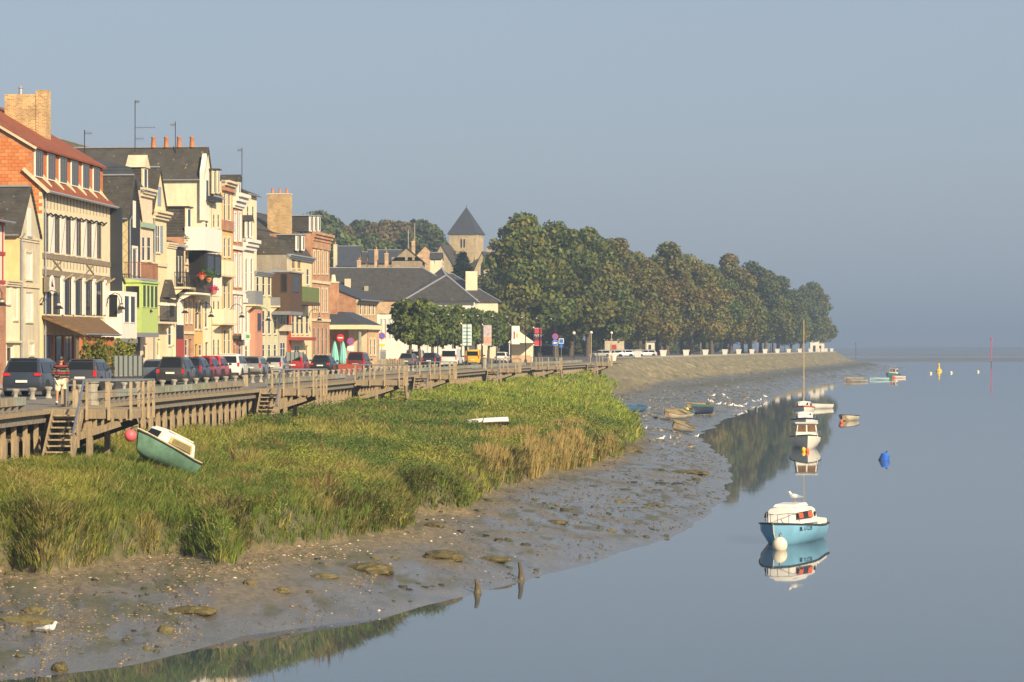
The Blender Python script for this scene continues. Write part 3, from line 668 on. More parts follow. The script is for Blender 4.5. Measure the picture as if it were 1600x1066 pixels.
    def _win(s, a, b, c, e, fm, gm, sill, dep, cols, surround, rows, shutters):
        s.holes.append((a, b, c, e, dep))
        def go():
            f = MB(); y0, y1 = dep-.07, dep-.02; w = min(.06, (b-a)*.12)
            f.box(a+.002,a+w,y0,y1,c+.002,e-.002).box(b-w,b-.002,y0,y1,c+.002,e-.002).box(a+w,b-w,y0,y1,c+.002,c+w).box(a+w,b-w,y0,y1,e-w,e-.002)
            for k in range(1, cols): x = lerp(a, b, k/cols); f.box(x-w*.4,x+w*.4,y0+.01,y1-.01,c+w,e-w)
            for k in range(1, rows): z = lerp(c, e, k/rows+.08); f.box(a+w,b-w,y0+.012,y1-.012,z-w*.3,z+w*.3)
            wo = f.build('window', fm, s.o)
            MB().face([(a+w*.9,dep-.035,c+w*.9),(b-w*.9,dep-.035,c+w*.9),(b-w*.9,dep-.035,e-w*.9),(a+w*.9,dep-.035,e-w*.9)]).build('pane', gm, wo, fix=False)
            if sill: MB().box(a-.06,b+.06,-.09,.02,c-.09,c-.004).build('sill', stone_t, wo)
            if surround:
                q = MB(); t = .16; q.box(a-t,a-.004,-.035,.02,c,e+t).box(b+.004,b+t,-.035,.02,c,e+t).box(a-.004,b+.004,-.033,.02,e+.004,e+t); q.build('surround', surround, wo)
            if shutters:
                ws = (b-a)*.48
                for x0, x1 in ((a-ws-.03,a-.03),(b+.03,b+ws+.03)): MB().box(x0,x1,-.05,-.006,c,e).build('shutter', shutters, wo)
        s.E.append(go)
    def door(s, xa, xb, ya, yb=None, dm=None, gm=None, dep=.22):
        u0, u1, z0, z1 = s.rect(xa, xb, ya, yb or 560); u0, u1 = max(u0, .1), min(u1, s.W-.1); z0 = .02
        s.holes.append((u0, u1, z0, z1, dep))
        def go():
            d = MB().box(u0+.003,u1-.003,dep-.08,dep-.03,z0+.003,z1-.003).build('door', dm or brown_w, s.o)
            MB().box(lerp(u0,u1,.2),lerp(u0,u1,.8),dep-.1,dep-.083,lerp(z0,z1,.6),lerp(z0,z1,.92)).build('pane', gm or glass, d)
            MB().box(u1-.16,u1-.1,dep-.13,dep-.083,1.0,1.12).build('handle', steel, d)
        s.E.append(go); return s
    # ---- trims (children made after the walls)
    def band(s, y, x=None, h=.18, p=.1, m=None, ua=-.0, ub=None, name='string_course'):
        x = x or s.x0
        def go(): z = s.z(y, x); MB().box(ua-.02, (ub if ub is not None else s.W)+.02, -p, .003, z-h/2, z+h/2).build(name, m or stone_t, s.o)
        s.E.append(go); return s
    def cornice(s, y, h=.5, p=.4, m=None, x=None):
        x = x or s.x0
        def go():
            z = s.z(y, x); c = MB(); W = s.W
            c.box(-.05,W+.05,-p,.002,z,z+h*.3).box(-.03,W+.03,-p*.7,.001,z-h*.35,z-.003).box(-.01,W+.01,-p*.4,.0,z-h*.7,z-h*.353)
            c.build('cornice', m or stone_t, s.o)
        s.E.append(go); return s
    def panel(s, xa, xb, ya, yb, m, p=.05, name='panel', y1=.003):
        def go(): u0,u1,z0,z1 = s.rect(xa, xb, ya, yb); MB().box(u0,u1,-p,y1,z0,z1).build(name, m, s.o)
        s.E.append(go); return s
    def bay(s, xa, xb, ya, yb, p, m, wins=(), roof_m=None, flat=True, name='bay_window', fm=None, base_m=None):
        """box standing out from the front by p metres; xa..xb is its street face; wins: (fx0,fx1,fz0,fz1) fractions, front and near side"""
        def go():
            u0,u1,z0,z1 = s.rect(xa, xb, ya, yb, p)
            b = MB().box(u0,u1,-p,.0,z0,z1).build(name, m, s.o)
            for (a,c,d,e,face) in wins:
                if face == 'f':
                    x0,x1 = lerp(u0,u1,a),lerp(u0,u1,c); zz0,zz1 = lerp(z0,z1,d),lerp(z0,z1,e)
                    MB().box(x0,x1,-p-.02,-p-.004,zz0,zz1).build('pane', glass, b)
                    g = MB(); g.box(x0-.05,x0,-p-.05,-p-.001,zz0-.05,zz1+.05).box(x1,x1+.05,-p-.05,-p-.001,zz0-.05,zz1+.05).box(x0,x1,-p-.05,-p-.001,zz1,zz1+.05).box(x0,x1,-p-.05,-p-.001,zz0-.05,zz0); g.build('frame', fm or m, b)
                else:
                    y0,y1 = lerp(-p,0,a),lerp(-p,0,c); zz0,zz1 = lerp(z0,z1,d),lerp(z0,z1,e)
                    MB().box(u0-.02,u0-.004,y0,y1,zz0,zz1).build('pane', glass, b)
                    g = MB(); g.box(u0-.05,u0-.001,y0-.05,y0,zz0-.05,zz1+.05).box(u0-.05,u0-.001,y1,y1+.05,zz0-.05,zz1+.05).box(u0-.05,u0-.001,y0,y1,zz1,zz1+.05).box(u0-.05,u0-.001,y0,y1,zz0-.05,zz0); g.build('frame', fm or m, b)
            if base_m: MB().box(u0-.04,u1+.04,-p-.05,-.002,z0-.3,z0-.004).build('base', base_m, b)
            if roof_m: MB().hexa([(u0-.1,-p-.12,z1+.004),(u1+.1,-p-.12,z1+.004),(u1+.1,-.0,z1+.004),(u0-.1,-.0,z1+.004),(u0-.1,-p-.12,z1+.12),(u1+.1,-p-.12,z1+.12),(u1+.1,-.0,z1+.3),(u0-.1,-.0,z1+.3)]).build('top', roof_m, b)
        s.E.append(go); return s
    def balcony(s, xa, xb, ya, yb, p=.8, rail='iron', m=None, dm=None):
        def go():
            u0,u1,z0,z1 = s.rect(xa, xb, ya, yb, p)
            b = MB().box(u0,u1,-p,-.002,z0-.14,z0).build('balcony', dm or stone_t, s.o); r = MB(); mm = m or iron
            if rail == 'iron':
                r.box(u0,u1,-p,-p+.04,z1-.05,z1).box(u0,u0+.04,-p+.045,-.02,z1-.05,z1).box(u1-.04,u1,-p+.045,-.02,z1-.05,z1)
                k = 0
                while u0+.03+k*.14 < u1: x = u0+.03+k*.14; r.box(x-.012,x+.012,-p+.008,-p+.032,z0+.003,z1-.052); k += 1
                k = 1
                while k*.14 < p: r.box(u0+.008,u0+.032,-p+k*.14-.012,-p+k*.14+.012,z0+.003,z1-.052); k += 1
            else:
                r.box(u0,u1,-p,-p+.05,z0+.003,z1).box(u0,u0+.05,-p+.053,-.02,z0+.003,z1).box(u1-.05,u1,-p+.053,-.02,z0+.003,z1)
            r.build('railing', mm, b)
            for x in (u0+.2, u1-.2): MB().hexa([(x-.07,-p*.7,z0-.2),(x+.07,-p*.7,z0-.2),(x+.07,-.003,z0-.65),(x-.07,-.003,z0-.65),(x-.07,-p*.7,z0-.145),(x+.07,-p*.7,z0-.145),(x+.07,-.003,z0-.145),(x-.07,-.003,z0-.145)]).build('bracket', dm or stone_t, b)
        s.E.append(go); return s
    def dormer(s, xa, xb, ya, yb, m, v0=.1, dep=1.6, top='gable', gm=None, fm=None, rm=None):
        """upright dormer window standing on the roof at depth v0"""
        def go():
            u0,u1,z0,z1 = s.rect(xa, xb, ya, yb, -v0); w = u1-u0
            if u1 < u0+.3: return
            d = MB().box(u0+.03,u1-.03,v0+.1,v0+dep,z0,z1).build('dormer', slate, s.o); MB().box(u0,u1,v0,v0+.097,z0,z1).build('front', m, d)
            MB().box(u0+w*.2,u1-w*.2,v0-.02,v0-.004,z0+.15,z1-.12).build('pane', gm or glass, d)
            g = MB(); g.box(u0+w*.12,u0+w*.2,v0-.05,v0-.001,z0+.1,z1-.06).box(u1-w*.2,u1-w*.12,v0-.05,v0-.001,z0+.1,z1-.06).box(u0+w*.2,u1-w*.2,v0-.05,v0-.001,z1-.12,z1-.06); g.build('frame', fm or white_p, d)
            if top == 'gable':
                MB().prism([(u0-.12,z1-.02),(u1+.12,z1-.02),((u0+u1)/2,z1+w*.6)], lambda a,b,t: (a,t,b), v0-.15, v0+dep).build('dormer_roof', rm or slate, d)
            else: MB().box(u0-.1,u1+.1,v0-.15,v0+dep,z1+.004,z1+.1).build('dormer_roof', rm or zinc, d)
        s.E.append(go); return s
    def chimney(s, u, v, z0, z1, w=.7, l=1.0, m=None, pots=3, pm=None, cap=True):
        def go():
            c = MB().box(u-w/2,u+w/2,v-l/2,v+l/2,z0,z1).build('chimney', m or brick_o, s.o)
            if cap: MB().box(u-w/2-.06,u+w/2+.06,v-l/2-.06,v+l/2+.06,z1+.003,z1+.12).build('chimney_cap', stone_t, c)
            for k in range(pots):
                y = v-l/2+l*(k+.5)/max(pots,1); MB().lathe([(.13,0),(.11,.45),(.14,.47),(.14,.52)],8,(u,y,z1+(.123 if cap else 0))).build('chimney_pot', pm or terracotta, c, 50)
        s.E.append(go); return s
    def pipe(s, x, ya, yb=None, m=None):
        def go():
            u = s.u(x); z1 = s.z(ya, x); z0 = s.z(yb, x) if yb else .1
            MB().tube([(u,-.3,z1+.05),(u,-.12,z1-.25),(u,-.12,z0)],.05,6).build('downpipe', m or zinc, s.o, True)
        s.E.append(go); return s
# ------------------------------------------------------------------ the row of houses, near to far
# half-timbered brick house cut by the left edge of the view
h = House('half_timbered_house', 'red half-timbered brick house with slate roof at the left edge', -70, 7)
for ya, yb in ((345, 385), (470, 505)):
    for xa in (-52, -34, -14): h.win(xa, xa+9, ya, yb, fm=white_p)
h.door(-20, -8, 545, dm=brown_w)
h.body(333, 9, white_r, side=cream, ridge=300, roof='eave', rm=slate, over=.5)
for x in np.arange(-68, 6, 5.5): h.E.clear(); u = h.u(x); MB().box(u-.09,u+.09,-.05,.004,h.z(440, x),h.z(340, x)).build('timber', red_p, h.o)
for y in (344, 392, 438): MB().box(0,h.W,-.06,.005,h.z(y,-30)-.1,h.z(y,-30)+.1).build('timber', red_p, h.o)
MB().box(.01,h.W+.012,-.08,.02,-.2,h.z(446,0)).build('brick_storey', brick_r, h.o)
# low cream wing
h = House('cream_wing', 'low cream rendered wing beside the narrow gabled house', 9, 30)
h.win(9.5, 16, 447, 475, gm=cream2, cols=1, rows=1); h.win(20, 28, 445, 500, gm=cream2, cols=1, rows=1); h.door(11, 22, 538, dm=white_p)
h.band(534, 15, .12, .18); h.cornice(440, .35, .22)
h.body(437, 5, cream2, roof='flat')
# narrow gabled yellow house
h = House('narrow_gabled_house', 'narrow cream gabled house with steep slate roof and closed shutters', 30.5, 62)
for a in ((40,50,395,437),(40,51,457,503),(45.5,53,536,555)): h.win(*a, gm=white_p, cols=1, rows=1, surround=stone_t)
h.band(370, None, .14, .06).band(375, None, .08, .05); h.band(447, 46, .2, .08)
h.pipe(31, 366)
h.body(364, 8, greyc, side=yellow_r, ridge=292, roof='street', rm=slate)
u0,u1,z0,z1 = h.rect(42, 48, 325, 369)
w = MB().box(u0,u1,-.03,-.002,z0,z1).build('window', white_p, h.o); MB().box(u0-.05,u1+.05,-.1,-.033,z0-.12,z0-.02).build('sill', blue_s, w)

# ---- large timber-framed restaurant with the red roof
h = House('timber_framed_house', 'large timber-framed house with red tiled roof, brick gable and mossy canopy', 66, 172)
H2 = h
wx = [(68.5,75.5),(85.5,93),(103,110.5),(119.5,126.5),(136,143),(151.5,158)]
for k, (a, b) in enumerate(wx):
    yt = 333 + k*2.8; h.win(a, b, yt, 394+k*2.2, fm=timber_g, gm=glass, cols=2, rows=1, dep=.06)
for k, (a, b) in enumerate([(68,80),(83,93.5),(101,111),(118,128),(134,143.5),(150,160)]):
    h.win(a, b, 430+k*2.0, 491+k*.6, fm=dark_p, gm=glass, cols=3, rows=1, dep=.06)
for k, x in enumerate(np.linspace(68, 158, 9)): pass
h.ridge_v = 6.5
h.win(69, 160, 524, 575, fm=dark_p, gm=glass, cols=9, rows=1, dep=1.0, sill=False)
h.pipe(68, 298)
def tf():
    W = h.W
    # timber frame: studs, bands, crosses
    t = .12
    for k, x in enumerate(np.arange(69, 170, 5.1)):
        for ya, yb in ((292+ (x-69)*.19, 325+(x-69)*.15), (402+(x-69)*.12, 416+(x-69)*.11)):
            u = h.u(x); MB().box(u-t*.3,u+t*.3,-.03,.004,h.z(yb,x),h.z(ya,x)).build('stud', timber_g, h.o)
    for ya, hh in ((399,.32),(425,.36)):
        z = h.z(ya, 66); MB().box(.0,W,-.06,.006,z-hh/2,z+hh/2).build('timber_band', timber_g, h.o)
    for a, b in ((82,96),(134,146)):
        z1 = h.z(404+(a-66)*.12, a); z0 = h.z(420+(a-66)*.11, a); ua, ub = h.u(a), h.u(b)
        MB().bar((ua,-.028,z0),(ub,-.028,z1),.1,.04,up=(0,1,0)).build('cross_brace', timber_g, h.o); MB().bar((ua,-.036,z1),(ub,-.036,z0),.1,.04,up=(0,1,0)).build('cross_brace', timber_g, h.o)
    for k in range(5):
        x = 96.5+k*16.6; u = h.u(x); z1 = h.z(428+(x-66)*.1, x); z0 = h.z(492, x)
        MB().box(u-.35,u+.35,-.1,.004,z0,z1).build('white_pier', white_p, h.o)
        MB().bar((u,-.12,z1-.25),(u,-.7,z1+.1),.09,.09).build('bracket', wood_b, h.o)
    for k in range(5):                                      # white panels between the upper windows
        x0, x1 = wx[k][1]+1, wx[k+1][0]-1; u0, u1 = h.u(x0), h.u(x1); z1 = h.z(335+(x0-66)*.16, x0); z0 = h.z(394+(x0-66)*.13, x0)
        MB().box(u0,u1,-.035,.003,z0,z1).build('white_panel', white_p, h.o)
        MB().bar((u0+.15,-.05,z0+.1),(u1-.2,-.05,z1-.1),.05,.02,up=(0,1,0)).build('brace', timber_g, h.o)
    # cable slung below the upper panels
    pts = []
    for k in range(25): x = 68+k*4; pts.append((h.u(x),-.12,h.z(332+(x-68)*.17+3*math.sin(k*1.57)**2, x)))
    MB().tube(pts,.05,5).build('lamp_cable', iron, h.o)
    # canopy of mossy tiles on carved posts
    u1 = h.u(187, 2.6)-.6; zc1 = h.z(495, 66); zc0 = h.z(521, 66, 2.6); P = 2.6
    c = MB().hexa([(-.1,-P,zc0-.08),(u1+.6,-P,zc0-.08),(max(u1-1.5,W*.8),-.05,zc1-.1),(-.1,-.05,zc1-.1),(-.1,-P,zc0+.1),(u1+.6,-P,zc0+.1),(max(u1-1.5,W*.8),-.05,zc1+.1),(-.1,-.05,zc1+.1)]).build('canopy', brown_tile, h.o)
    MB().tube([(-.1,-P-.08,zc0),(u1+.6,-P-.08,zc0)],.06,6).build('gutter', gutter_m, c, True)
    for k in range(8):
        u = .3+k*(u1-.2)/7; b = MB().box(u-.1,u+.1,-P+.25,-P+.45,-.05,zc0-.12); b.bar((u,-P+.35,zc0-1.0),(u+.8,-P+.35,zc0-.2),.1).bar((u,-P+.35,zc0-1.0),(u-.8,-P+.35,zc0-.2),.1) if 0<k<7 else None; b.build('canopy_post', orange_w, c)
    for k in range(6):
        u = 1.2+k*2.7; MB().box(u-.22,u+.22,.25,.4,-.1,2.9).build('shop_column', orange_w, h.o)
    # tall black board at the far corner
    MB().box(W+.0,W+.55,-.7,.1,h.z(498,172),h.z(325,172)).build('black_flue_board', dark_p, h.o)
    # hanging sign
    s0,s1,sz0,sz1 = h.rect(71, 93, 433, 457, .2)
    sg = MB().box(s0,s1,-.2,-.1,sz0,sz1).build('sign_board', timber_g, h.o)
    cu, cz = lerp(s0,s1,.45), lerp(sz0,sz1,.48)
    disc = MB().lathe([(.62,0),(.62,.03)],24).build('sign_disc', white_p, sg, 50); disc.rotation_euler = (R(90),0,0); disc.location = (cu,-.205,cz); disc.scale = (1.0,.58/.62,1)
    e1 = MB(); e1.prism([(-.28,-.1),(.3,-.1),(.0,.1),(-.05,.34),(-.12,.1),(-.22,.2)], lambda a,b,t:(a,t,b), -.252,-.24); o = e1.build('emblem', dark_p, sg); o.location = (cu,0,cz)
    text('sign_text', 'Bistrot', .42, sg, (cu,-.21,sz1-.14), (R(90),0,0), white_p); text('sign_text', 'des Pilotes', .40, sg, (cu+.1,-.21,sz0+.12), (R(90),0,0), stone_t)
h.E.append(tf)
h.body(291, 11, mat('cream_timber_panel', (.68,.60,.42), .9, .08, 2, .1, stain=.15), side=cream, roof='none', top=None)
ze = h.ze
# roof: tiled skirt, band of dormers, long upper slope ; gable walls
RV = 6.6; sl_low = .95; vb = .5; zb = ze + vb*sl_low; dh = 1.75; zt = zb + dh; zr = zt + (RV-vb)*.60
W = h.W
for uu in (0.01, W-.01): MB().face([(uu,0,ze),(uu,vb,zb),(uu,vb,zt),(uu,RV,zr),(uu,11,ze+1.0),(uu,11,ze)]).build('gable', mat('terracotta_mortar', (.42,.19,.09), .9, .2, 5), h.o, fix=False)
block = MB().box(-.012,0,0,.395,0,.195).mesh('terracotta_block', mat('terracotta_block', (.52,.17,.05), .85, .18, 3, .2))
block2 = MB().box(-.012,0,0,.395,0,.195).mesh('terracotta_block_pale', mat('terracotta_block_pale', (.60,.23,.08), .85, .15, 3, .2))
def roof_z(v): return ze + v*sl_low if v < vb else zt + (v-vb)*.6
nb = 0
for r in range(40):
    z = ze - 1.6 + r*.21
    for c in range(20):
        v = c*.41 + (.2 if r % 2 else 0)
        if z + .24 < min(roof_z(v), roof_z(v+.4)) and v < RV-.4 and nb < 298: link('terracotta_block', block if random.random() < .62 else block2, h.o, (0.006,v,z)); nb += 1
MB().hexa([(-.15,-.4,ze-.38),(W+.15,-.4,ze-.38),(W+.15,vb+.05,zb+.02),(-.15,vb+.05,zb+.02),(-.15,-.4,ze-.26),(W+.15,-.4,ze-.26),(W+.15,vb+.05,zb+.14),(-.15,vb+.05,zb+.14)]).build('roof', red_tile, h.o)
up = MB().hexa([(-.18,vb-.25,zt-.03),(W+.15,vb-.25,zt-.03),(W+.15,RV,zr+.05),(-.18,RV,zr+.05),(-.18,vb-.25,zt+.12),(W+.15,vb-.25,zt+.12),(W+.15,RV,zr+.2),(-.18,RV,zr+.2)]).build('roof', red_tile, h.o)
MB().hexa([(-.18,RV,zr+.05),(W+.15,RV,zr+.05),(W+.15,11.3,ze+1.0),(-.18,11.3,ze+1.0),(-.18,RV,zr+.2),(W+.15,RV,zr+.2),(W+.15,11.3,ze+1.15),(-.18,11.3,ze+1.15)]).build('roof', red_tile, h.o)
MB().bar((-.16,vb-.2,zt-.02),(-.16,RV,zr+.04),.1,.14).build('verge_board', stone_t, h.o); MB().bar((-.16,-.45,ze-.36),(-.16,vb+.6,zb+.55),.12,.2).build('verge_board', stone_t, h.o)
MB().tube([(-.2,-.48,ze-.33),(W+.2,-.48,ze-.33)],.085,6).build('gutter', zinc, h.o, True)
nd = 6
for k in range(nd):
    a = .1 + k*W/nd; b = a + W/nd*.60
    d = MB().box(a,b,vb-.08,vb+.3,zb+.1,zt-.04).build('dormer_window', white_p, h.o)
    for j in range(4):
        x0 = lerp(a,b,(j+.12)/4); x1 = lerp(a,b,(j+.9)/4); MB().box(x0,x1,vb-.1,vb-.083,zb+.18,zt-.12).build('pane', glass2, d)
    p = MB().box(b+.005,.1+(k+1)*W/nd-.005,vb,vb+.3,zb+.12,zt-.035).build('dormer_pier', mat('orange_tile_cheek', (.50,.15,.04), .85, .15, 4), h.o)
    MB().hexa([(b-.05,-.1,ze+.05),(b+.1,-.1,ze+.05),(b+.1,vb,zb+.13),(b-.05,vb,zb+.13),(b-.05,-.1,ze+.12),(b+.1,-.1,ze+.12),(b+.1,vb,zb+.45),(b-.05,vb,zb+.45)]).build('dormer_cheek', stone_t, h.o)
c = MB().box(W*.62,W*.62+1.0,3.2,5.2,zr-3.4,zr+.6).build('chimney', brick_c, h.o)
MB().box(W*.62-.05,W*.62+1.05,2.5,3.198,zr-3.6,zr+.85).build('chimney_stack', brick_c, c); MB().lathe([(.14,0),(.12,.4),(.18,.42),(.03,.62)],8,(W*.62+.5,4.3,zr+.6)).build('chimney_cowl', zinc, c, 50)

# slate roofs standing behind the row
h = House('rear_slate_house', 'rear house with big dark slate roof behind the timber-framed house', 88, 160, off=11)
h.ridge_v = 5
h.body(286, 10, cream2, ridge=219, roof='eave', rm=slate, over=.2)
h = House('rear_mossy_house', 'rear house with yellow mossy slate roof behind the black gable', 168, 216, off=11)
h.ridge_v = 4
h.body(262, 8, cream2, ridge=220, roof='eave', rm=slate_y, over=.2)

# low white house with bay
h = House('low_white_house', 'low white house with a projecting white bay beside the black gabled house', 174, 199)
h.door(176, 182, 530, dm=white_p)
h.bay(190, 214, 456, 529, 1.1, white_p, [(.15,.45,.35,.9,'f'),(.55,.85,.35,.9,'f'),(.25,.75,.45,.92,'s')], base_m=gutter_m)
h.body(455, 6, white_r, ridge=427, roof='street', rm=slate)
# black slate gable with yellow side wall
h = House('black_gabled_house', 'tall black slate-hung gable house with cream diamond-patterned side wall', 200, 219)
h.win(207, 214, 388, 443, cols=1, rows=1, gm=glass2, surround=white_p); h.win(205, 213, 470, 500, cols=1)
h.balcony(205, 215, 435, 446, .5, 'iron', zinc)
h.door(204, 212, 535, dm=ochre)
dia = bpy.data.materials.new('diamond_tiles'); dia.use_nodes = True; tt_ = dia.node_tree; pp = tt_.nodes['Principled BSDF']; pp.inputs['Roughness'].default_value = .8
tc = tt_.nodes.new('ShaderNodeTexCoord'); mp = tt_.nodes.new('ShaderNodeMapping'); mp.inputs['Rotation'].default_value = (R(45),0,0); tt_.links.new(tc.outputs['Object'], mp.inputs[0])
sx = tt_.nodes.new('ShaderNodeSeparateXYZ'); cb = tt_.nodes.new('ShaderNodeCombineXYZ'); tt_.links.new(mp.outputs[0], sx.inputs[0]); tt_.links.new(sx.outputs[1], cb.inputs[0]); tt_.links.new(sx.outputs[2], cb.inputs[1])
bt = tt_.nodes.new('ShaderNodeTexBrick'); bt.offset = 0; bt.inputs['Scale'].default_value = 1; bt.inputs['Brick Width'].default_value = .6; bt.inputs['Row Height'].default_value = .6; bt.inputs['Mortar Size'].default_value = .03
bt.inputs['Color1'].default_value = (.62,.50,.27,1); bt.inputs['Color2'].default_value = (.52,.43,.24,1); bt.inputs['Mortar'].default_value = (.36,.30,.18,1); tt_.links.new(cb.outputs[0], bt.inputs['Vector']); tt_.links.new(bt.outputs[0], pp.inputs['Base Color'])
h.pipe(200.5, 338)
h.body(337, 8, slate_wall, side=dia, ridge=275, roof='street', rm=slate)
u0,u1,z0,z1 = h.rect(207.5, 211.5, 314, 356); MB().box(u0,u1,-.04,-.002,z0,z1).build('window', white_p, h.o)

# pink and cream house with ornate dormer, lime bay
pinkc = mat('pinkish_cream', (.72,.56,.42), .9, .1, 3, .1, stain=.2)
h = House('ornate_narrow_house', 'pink and cream narrow house with ornate dormer and lime green bay', 219.5, 238)
h.win(222, 227, 370, 408, cols=1); h.win(230, 236, 370, 408, cols=1)
h.cornice(297, .6, .4, stone_t); h.band(352, 225, .35, .2, mat('verdigris', (.28,.40,.30), .7, .15, 4))
h.balcony(221, 247, 411, 436, 1.2, 'iron', mat('rust_brown_panel', (.24,.09,.04), .6, .3, 3), blue_s)
h.bay(221, 247, 443, 520, 1.2, lime, [(.06,.24,.52,.95,'f'),(.30,.46,.52,.95,'f'),(.52,.70,.52,.95,'f'),(.76,.94,.52,.95,'f'),(.12,.88,.50,.93,'s')], roof_m=lime, base_m=gutter_m, fm=lime)
h.door(224, 231, 537, dm=pinkc)
h.dormer(223, 231, 262, 297, stone_t, .05, 1.2, 'gable', rm=stone_t)
h.body(297, 8, pinkc, ridge=246, roof='mansard', rm=slate_b)
# heron picture on the bay
u0,u1,z0,z1 = h.rect(222, 230, 487, 516, 1.2)
# yellow gable with blue shutters
h = House('yellow_gabled_house', 'yellow gabled house with blue-grey shutters', 238.5, 260)
h.win(243, 250, 352, 395, cols=2, shutters=blue_s); h.win(243, 248, 470, 505, cols=1); h.win(252, 257, 470, 505, cols=1)
h.cornice(332, .6, .5, stone_t); h.band(413, 245, .25, .12)
h.balcony(250, 277, 478, 503, 1.0, 'iron'); h.door(246, 251, 530, dm=white_p); h.pipe(239, 330)
h.body(330, 8, cream, ridge=262, roof='street', rm=slate)
u0,u1,z0,z1 = h.rect(246, 251, 292, 322); MB().box(u0,u1,-.04,-.002,z0,z1).build('window', blue_s, h.o)
# cream flat-roofed infill
h = House('flat_cream_house', 'pale cream flat-roofed house with a small slate porch gable', 260.5, 275)
h.win(263, 268, 510, 540, cols=1); h.cornice(381, .4, .2); h.door(269, 273, 540, dm=white_p)
h.bay(261, 275, 472, 500, .5, white_r, [(.2,.8,.2,.8,'f')], roof_m=slate)
h.body(379, 6, cream2, roof='flat')
g0, g1, gz0, gz1 = h.rect(261, 275, 437, 472, .5); MB().prism([(g0,gz0+.3),(g1,gz0+.3),((g0+g1)/2,gz1)], lambda a,b,t:(a,t,b), -.55, 2.5).build('porch_gable', slate, h.o)
# black slate narrow house
h = House('black_narrow_house', 'black slate-hung narrow house with red ground floor', 275.5, 287)
h.win(277.5, 280, 400, 441, cols=1, rows=1); h.win(282.5, 285, 400, 441, cols=1, rows=1); h.panel(276.3, 286.2, 470, 508, white_r)
h.panel(275.8, 286.8, 530, 572, red_p); h.body(383, 7, slate_wall, ridge=372, roof='mansard', rm=slate)
# brick mansard house
h = House('brick_mansard_house', 'orange brick house with slate mansard and cream dormer', 287.5, 303)
h.win(289, 293, 392, 412, cols=1, surround=stone_t); h.win(296, 300, 392, 412, cols=1, surround=stone_t); h.win(289, 293, 420, 448, cols=1, surround=stone_t); h.win(296, 300, 420, 448, cols=1, surround=stone_t)
h.win(289, 293, 530, 556, cols=1); h.door(296, 300, 530, dm=brown_w); h.win(290, 293, 470, 505, cols=1, surround=stone_t); h.win(297, 300, 470, 505, cols=1, surround=stone_t)
h.balcony(291, 309, 426, 449, .9, 'iron'); h.cornice(372, .5, .4, stone_t); h.band(520, 290, .2, .1)
h.dormer(291, 299, 325, 357, cream, -.1, 1.8, 'flat', rm=slate)
h.body(370, 9, brick_o, ridge=318, roof='mansard', rm=slate)
# ochre house with flowers
h = House('ochre_house', 'ochre narrow house with a flower-covered balcony', 303.5, 317)
h.win(306, 309, 402, 432, cols=1, fm=white_p); h.win(312, 315, 402, 432, cols=1); h.win(305, 309, 470, 515, cols=1); h.win(311, 315, 470, 515, cols=1); h.door(305, 309, 538); h.win(311, 315, 538, 556, cols=1)
h.cornice(383, .5, .5, stone_t); h.balcony(306, 333, 434, 458, 1.3, 'iron', None, white_r)
h.body(380, 8, ochre, ridge=345, roof='eave', rm=slate)
# tall cream house with white glazed box
h = House('tall_cream_house', 'tall cream gabled house with broad lichened slate roof and white boxed balcony', 317.5, 330.5)
h.win(321, 325, 345, 356, cols=1); h.win(320, 324, 470, 512, cols=1); h.door(321, 326, 535)
h.bay(320, 347, 357, 393, 1.5, mat('white_cladding', (.72,.70,.66), .7, .06, 6, .2), (), base_m=None, name='boxed_balcony')
h.bay(322, 346, 397, 432, 1.3, dark_p, [(.06,.5,.1,.9,'f'),(.56,.95,.1,.9,'f'),(.08,.92,.08,.92,'s')], name='glazed_box')
h.body(277, 13, cream2, side=cream2, ridge=231, roof='street', rm=slate_o)
for k, u in enumerate((1.2, 2.2, 3.2, 4.2)): MB().lathe([(.2,0),(.15,.7),(.19,.74),(.19,.8)],8,(h.W*.5,u,h.zr+.15)).build('chimney_pot', terracotta, h.o, 50)
hA = h
h = House('cream_mansard_house', 'cream house with two tall dormers in a black slate mansard', 331, 346)
for ya, yb in ((335,356),(368,395),(470,512),(530,556)): h.win(333, 336, ya, yb, fm=stone_t, cols=1); h.win(340, 343, ya, yb, fm=stone_t, cols=1)
h.bay(335, 347, 432, 463, 1.2, white_r, (), name='white_box'); h.bay(331, 347, 308, 315, .6, dark_p, (), name='eave_box')
h.dormer(332.5, 336, 266, 303, cream, -.3, 1.5, 'flat', rm=slate); h.dormer(339.5, 343, 266, 303, cream, -.3, 1.5, 'flat', rm=slate)
h.chimney(h.W*.7, 3.0, 9, h.z(239, 346), 1.0, 1.6, cream, 0)
h.body(306, 9, cream2, side=slate, ridge=252, roof='mansard', rm=slate); h = hA
u0,u1,z0,z1 = h.rect(318.5, 327, 240, 345, .12); gb = MB(); gb.prism([(u0,z0),(u1,z0),(u1,lerp(z0,z1,.72)),((u0+u1)/2,z1),(u0,lerp(z0,z1,.72))], lambda a,b,t:(a,t,b), -.12, .2); g = gb.build('front_gable', white_r, h.o)
MB().box(lerp(u0,u1,.3),lerp(u0,u1,.75),-.16,-.124,lerp(z0,z1,.3),lerp(z0,z1,.68)).build('window', white_p, g); MB().box(lerp(u0,u1,.35),lerp(u0,u1,.7),-.18,-.163,lerp(z0,z1,.33),lerp(z0,z1,.6)).build('pane', glass, g)

